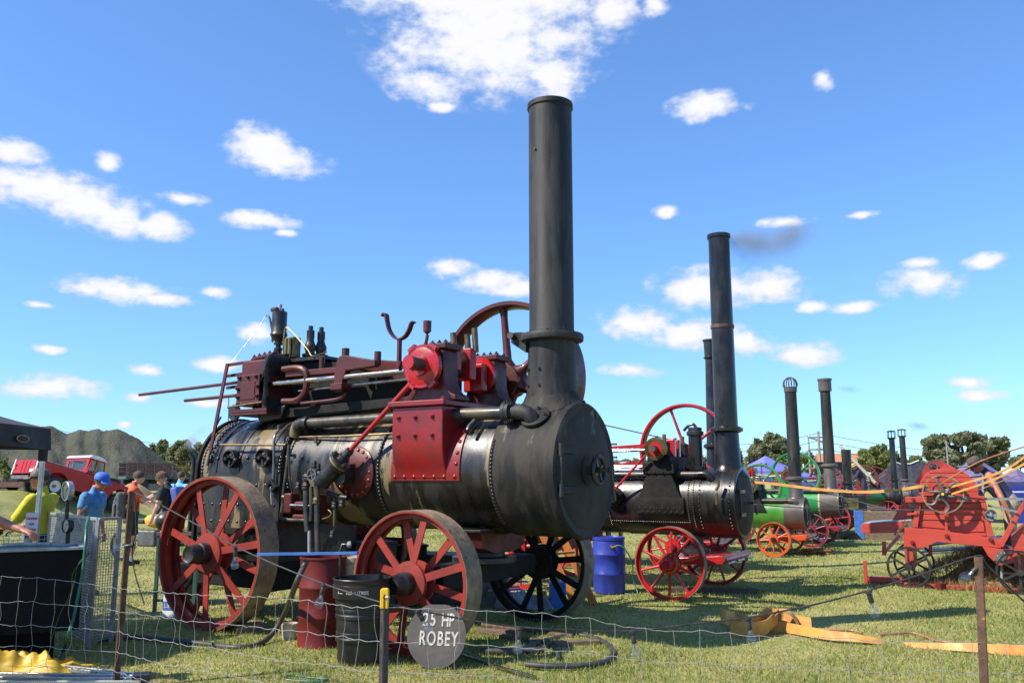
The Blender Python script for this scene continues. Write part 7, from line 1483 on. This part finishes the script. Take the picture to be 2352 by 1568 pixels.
for i in range(7):
    q = G(*D('Y8',1330+55*i,1045-6*(i % 3))); tag(MB().box(q+V((0,0,.045)), (.22,.12,.09), (0,0,.3*i)).to('brick_block', 'tent_white' if i % 2 else 'house_brick', None, .008), ('white' if i % 2 else 'brown')+' block in the row behind the orange rope', 'block', 'blocks behind the orange rope')
q = G(*D('Y8',1720,1010)); drape('black_tarpaulin', 'tank_black', 'folded black plastic sheet behind the white blocks', 'tarpaulin', q.x, q.y+.2, 1.4, .7, .38, 21)
q = A(*D('Y8',2290,690), 24); o = thing('timber_crate', 'pale timber crate with blue painted end behind the thresher', 'crate', (q.x,q.y,0), R(-20))
MB().b2((-.4,-.3,.0),(1.2,.3,q.z+.22)).to('crate_body','timber',o,.01); MB().b2((-.43,-.31,.0),(-.2,.31,q.z+.235)).to('crate_end','blue_paint',o,.01)

# ---------------------------------------------------------------- tents, buildings, poles, wires
def pyramid(label, u, v, d, w, mat, ez, group=None, rz=.3, sag=.12, legs=True, flat=.0, name='gazebo', cat='gazebo'):
    pk = A(u, v, d); o = thing(name, label, cat, (pk.x,pk.y,gz(pk.x,pk.y)), rz, group); zt = pk.z-gz(pk.x,pk.y); cs = [V((w/2,w/2,ez)), V((-w/2,w/2,ez)), V((-w/2,-w/2,ez)), V((w/2,-w/2,ez))]; m = MB(); P_ = V((0,0,zt))
    for s in range(4):
        a, b_ = cs[s], cs[(s+1) % 4]; vs = []
        for j in range(6):
            for i in range(6): q = a.lerp(P_, j/5).lerp(b_.lerp(P_, j/5), i/5); q.z -= sag*sin(pi*j/5); vs.append(q)
        m.add(vs, [(j*6+i, j*6+i+1, (j+1)*6+i+1, (j+1)*6+i) for j in range(5) for i in range(5)])
        m.add([a, b_, b_-V((0,0,.28)), a-V((0,0,.28))], [(0,1,2,3)])
    m.to('roof', mat, o, ang=50)
    for c in cs: MB().bar((c.x*.98,c.y*.98,0), (c.x*.98,c.y*.98,ez), .05, .05, (0,1,0)).to('leg', 'galv', o)
    return o
pyramid('blue peaked gazebo behind the green engines', 1758, 1046, 40, 3.6, 'tent_blue', 1.75)
pyramid('white peaked gazebo behind the glossy black engine', 1432, 1058, 46, 3.4, 'tent_white', 1.8)
pyramid('purple peaked tent beyond the man in the singlet', 2238, 1046, 34, 2.6, 'tent_purple', 1.55, sag=.2)
pyramid('second purple tent at the far field edge', 2335, 1075, 38, 2.4, 'tent_purple', 1.5, sag=.2)
pyramid('bright blue gazebo behind the bright green flywheel', 1850, 1098, 36, 2.6, 'blue_plastic', 1.15)
dk = thing('tarpaulin_shelter', 'dark plastic covered shelter with white ridge rope behind lantern chimneys', 'shelter', A(2080,1103,41)*1); dk.location.z = 0
o0 = dk.location.copy(); m = MB(); pf = [(1985,1112),(2000,1103),(2030,1080),(2050,1060),(2068,1066),(2090,1066),(2110,1058),(2130,1066),(2160,1085),(2190,1100),(2200,1112)]
fr, bk_ = [A(u,v,40)-o0 for u, v in pf], [A(u,v,43)-o0 for u, v in pf]; vs = fr + bk_ + [V((q.x,q.y-.6,0)) for q in fr]; n = len(pf)
m.add(vs, [(i,i+1,n+i+1,n+i) for i in range(n-1)] + [(2*n+i,2*n+i+1,i+1,i) for i in range(n-1)]).to('cover', 'tent_dark', dk, ang=25)
MB().tube([fr[3]+V((0,-.02,.02)), fr[4]+V((0,-.02,.02)), fr[5]+V((0,-.02,.02)), fr[6]+V((0,-.02,.02))], .03).to('ridge_rope', 'white', dk)
def house(label, u, v, d, w, h, dep, wall, roof, rz=0, nw=3):
    q = A(u, v, d); o = thing('house', label, 'house', (q.x,q.y,gz(q.x,q.y)), rz); MB().b2((-w/2,0,0),(w/2,dep,h)).to('wall', wall, o); MB().prism([(-.3,h),(dep+.3,h),(dep/2,h+1.3)], (-w/2-.3,0,0), (0,1,0), (0,0,1), (w+.6,0,0)).to('roof', roof, o)
    for i in range(nw):
        x_ = -w/2+w*(i+.5)/nw; wn = MB().b2((x_-.5,-.05,h*.35),(x_+.5,.02,h*.75)).to('window', 'white', o); MB().b2((x_-.42,-.07,h*.38),(x_+.42,-.052,h*.72)).to('pane', 'window_glass', wn)
    MB().b2((w*.08-.45,-.04,0),(w*.08+.45,.02,2.0)).to('door', 'truck_wood', o); return o
house('distant brick house with orange tiled roof behind the short chimney', 1932, 1085, 85, 3.4, 3.0, 4, 'house_brick', 'roof_tile', -.2)
house('small brick house with orange roof beyond the white gazebo', 1488, 1085, 95, 2.6, 2.6, 4, 'house_brick', 'roof_tile', .1)
house('low dark stall with red rails before the brick house', 1938, 1100, 55, 2.2, 1.5, 2, 'truck_wood', 'tank_black', -.1, 2)
px_tree('tree', 'tall spreading pine-like tree with flat layered top', 82, [(1768,1012,24,13),(1748,1022,18,12),(1790,1026,24,14),(1742,1042,24,16),(1775,1048,30,16),(1812,1040,20,12),(1732,1062,18,16),(1826,1030,14,10)], 'leaf_dark', 11, 5200, None, TG)
px_tree('tree', 'bright bushy tree at foot of the layered tree', 76, [(1790,1065,28,18),(1815,1062,24,18),(1838,1068,18,16),(1765,1075,26,16)], 'leaf_bright', 12, 3000, None, TG)
px_tree('tree', 'tall cypress-like tree beside the glossy engine chimney base', 70, [(1694,1040,7,16),(1698,1062,10,18),(1696,1082,12,16)], 'leaf_dark', 13, 900, None, TG)
px_tree('tree', 'round bright green tree behind the short black chimney', 80, [(2016,1034,16,14),(2004,1048,22,16),(2030,1050,22,16),(1988,1065,20,16),(2020,1070,30,18),(2045,1068,20,16)], 'leaf_bright', 14, 4200, None, TG)
px_tree('tree', 'huge dark spreading tree beyond the thresher', 105, [(2140,1018,20,13),(2165,1010,22,13),(2195,1006,24,12),(2225,1010,24,13),(2255,1014,24,13),(2285,1018,22,13),(2150,1040,26,16),(2190,1036,30,18),(2235,1038,30,18),(2280,1040,26,16),(2310,1045,16,12),(2170,1062,30,16),(2240,1064,34,16),(2295,1066,26,14)], 'leaf_dark', 15, 9000, None, TG, .45)
px_tree('tree', 'small olive tree between the lantern chimneys and huge tree', 98, [(2105,1062,14,12),(2092,1070,14,12),(2120,1072,14,10)], 'leaf_olive', 16, 1500, None, TG)
px_tree('tree', 'olive tree glimpsed under the red flywheel', 78, [(1425,1072,22,16),(1450,1080,22,14),(1470,1072,18,14),(1400,1082,16,12)], 'leaf_olive', 17, 2400, None, TG)
px_tree('tree', 'green tree seen beneath the crank of glossy engine', 74, [(1615,1072,24,16),(1640,1082,22,14),(1590,1082,20,14)], 'leaf_bright', 18, 2000, None, TG)
px_tree('tree', 'rounded dark tree behind the two green chimneys', 88, [(1855,1058,18,16),(1872,1062,18,16),(1845,1075,20,14)], 'leaf_olive', 19, 2200, None, TG)
px_tree('tree', 'distant low tree past the square topped chimney', 120, [(1918,1064,12,8),(1970,1070,14,8),(1945,1072,14,7)], 'leaf_olive', 20, 1200, None, TG)
px_tree('tree', 'far dark tree by the field edge beyond purple tents', 130, [(2335,1062,14,10),(2352,1058,16,10)], 'leaf_dark', 21, 1200, None, TG)
px_tree('tree', 'distant round tree peeping between the two lantern chimneys', 130, [(2076,1068,14,8),(2060,1072,12,8)], 'leaf_dark', 22, 900, None, TG)
def pole(label, u, v0, d, arm=0, mat='pole_wood', r=.13):
    t_ = A(u, v0, d); o = thing('power_pole' if not arm else 'street_lamp', label, 'pole' if not arm else 'street lamp', (t_.x,t_.y,gz(t_.x,t_.y))); h = t_.z-gz(t_.x,t_.y)
    MB().cyl((0,0,-.2),(0,0,h),r,r*.75,10).to('shaft', mat, o)
    if arm: MB().tube([(0,0,h-.3),(arm*.6,0,h-.5),(arm*1.2,0,h-.8),(arm*1.6,0,h-.7)], .07, 6, 3).to('lamp_arm', 'galv', o)
    else:
        for z in (.5,1.5): MB().bar((-.9,0,h-z),(.9,0,h-z),.12,.12).to('cross_arm', mat, o)
        for x_ in (-.8,.0,.8): MB().cyl((x_,0,h-.45),(x_,0,h-.2),.05).to('insulator','white',o)
    return o
pole('tall timber power pole behind the square topped chimney', 1879, 990, 70); pole('street lamp with drooping arm beside the timber power pole', 1856, 996, 72, 1.2, 'galv', .09)
pole('plain grey lamp post before the huge dark tree', 2173, 1012, 80, .2, 'galv', .07); pole('short timber pole behind the brick house', 1871, 1058, 60)
pole('power pole standing beyond the gravel mound', -40, 940, 95)
def wires(label, u0, v0, d0, u1, v1, d1, sag, k):
    o = thing('power_line', label, 'power line'); a, b_ = A(u0,v0,d0), A(u1,v1,d1)
    for i in range(k):
        pts = [a.lerp(b_, t_/12) + V((0,0,-sag*4*(t_/12)*(1-t_/12)-.62*i)) for t_ in range(13)]; MB().tube(pts, .022, 5).to('wire', 'cable', o)
wires('power lines rising from the pole towards the huge tree', 1879, 994, 70, 2420, 1040, 95, .8, 3); wires('power lines between the black chimney and timber pole', 1600, 1012, 80, 1879, 994, 70, .6, 3); wires('power lines above the gravel mound', -40, 950, 95, 520, 1025, 85, .8, 2)
# leaning derrick pole above the far man
a, b_ = A(1930,1024,36), A(2012,1110,34); o = MB().cyl(b_, a, .07, .06, 10).to('derrick_pole', 'pole_wood'); tag(o, 'leaning grey pole above the man in straw hat', 'pole')
# fairground clutter at the far edge: small stalls on the right
for i, (u, v, d, c, lab) in enumerate(((2330,1128,30,'white','white plastic table beyond the man in the singlet'), (2348,1118,33,'blue_plastic','blue plastic tub beyond the white table'))):
    q = A(u,v,d); o = thing('stall_table' if i == 0 else 'storage_tub', lab, 'table' if i == 0 else 'tub', (q.x,q.y,0)); MB().b2((-.5,-.3,q.z-.04 if i == 0 else 0),(.5,.3,max(q.z,.3))).to('top' if i == 0 else 'tub_body', c, o, .01)
    if i == 0:
        for x_ in (-.45,.45): MB().b2((x_-.02,-.25,0),(x_+.02,-.2,q.z-.04)).to('leg','galv',o)
# ---------------------------------------------------------------- smoke
def smoke(label, c, s, mat, tiltz=0):
    o = MB().ball((0,0,0), 1.0, 16).to('smoke', mat); o.location = c; o.scale = s; o.rotation_euler = (0, tiltz, 0); tag(o, label, 'smoke', kind='stuff'); return o
d2 = F2.w(V((.55,0,4.9))).y
smoke('dark smoke leaving the mouth of the glossy engine chimney', A(1694,549,d2), (.42,.32,.26), 'smoke_dark', R(10)); smoke('dark smoke drifting from the glossy engine chimney', A(1735,560,d2), (.75,.5,.48), 'smoke_dark', R(8)); smoke('thin dark smoke trailing from the glossy engine chimney', A(1812,546,d2+.3), (.75,.5,.45), 'smoke_dark', R(-20))
smoke('white smoke puff above the exhaust pipe', A(440,1015,11.6), (.17,.15,.2), 'smoke_white'); smoke('paler smoke drifting off from the exhaust pipe', A(462,990,11.8), (.26,.2,.16), 'smoke_thin', R(-30))
smoke('faint brown smoke beside the lantern chimneys', A(2110,978,36), (1.0,.6,.38), 'smoke_thin', R(12)); smoke('very faint smoke off the square topped chimney', A(1950,893,22), (.55,.4,.16), 'smoke_thin', R(12))
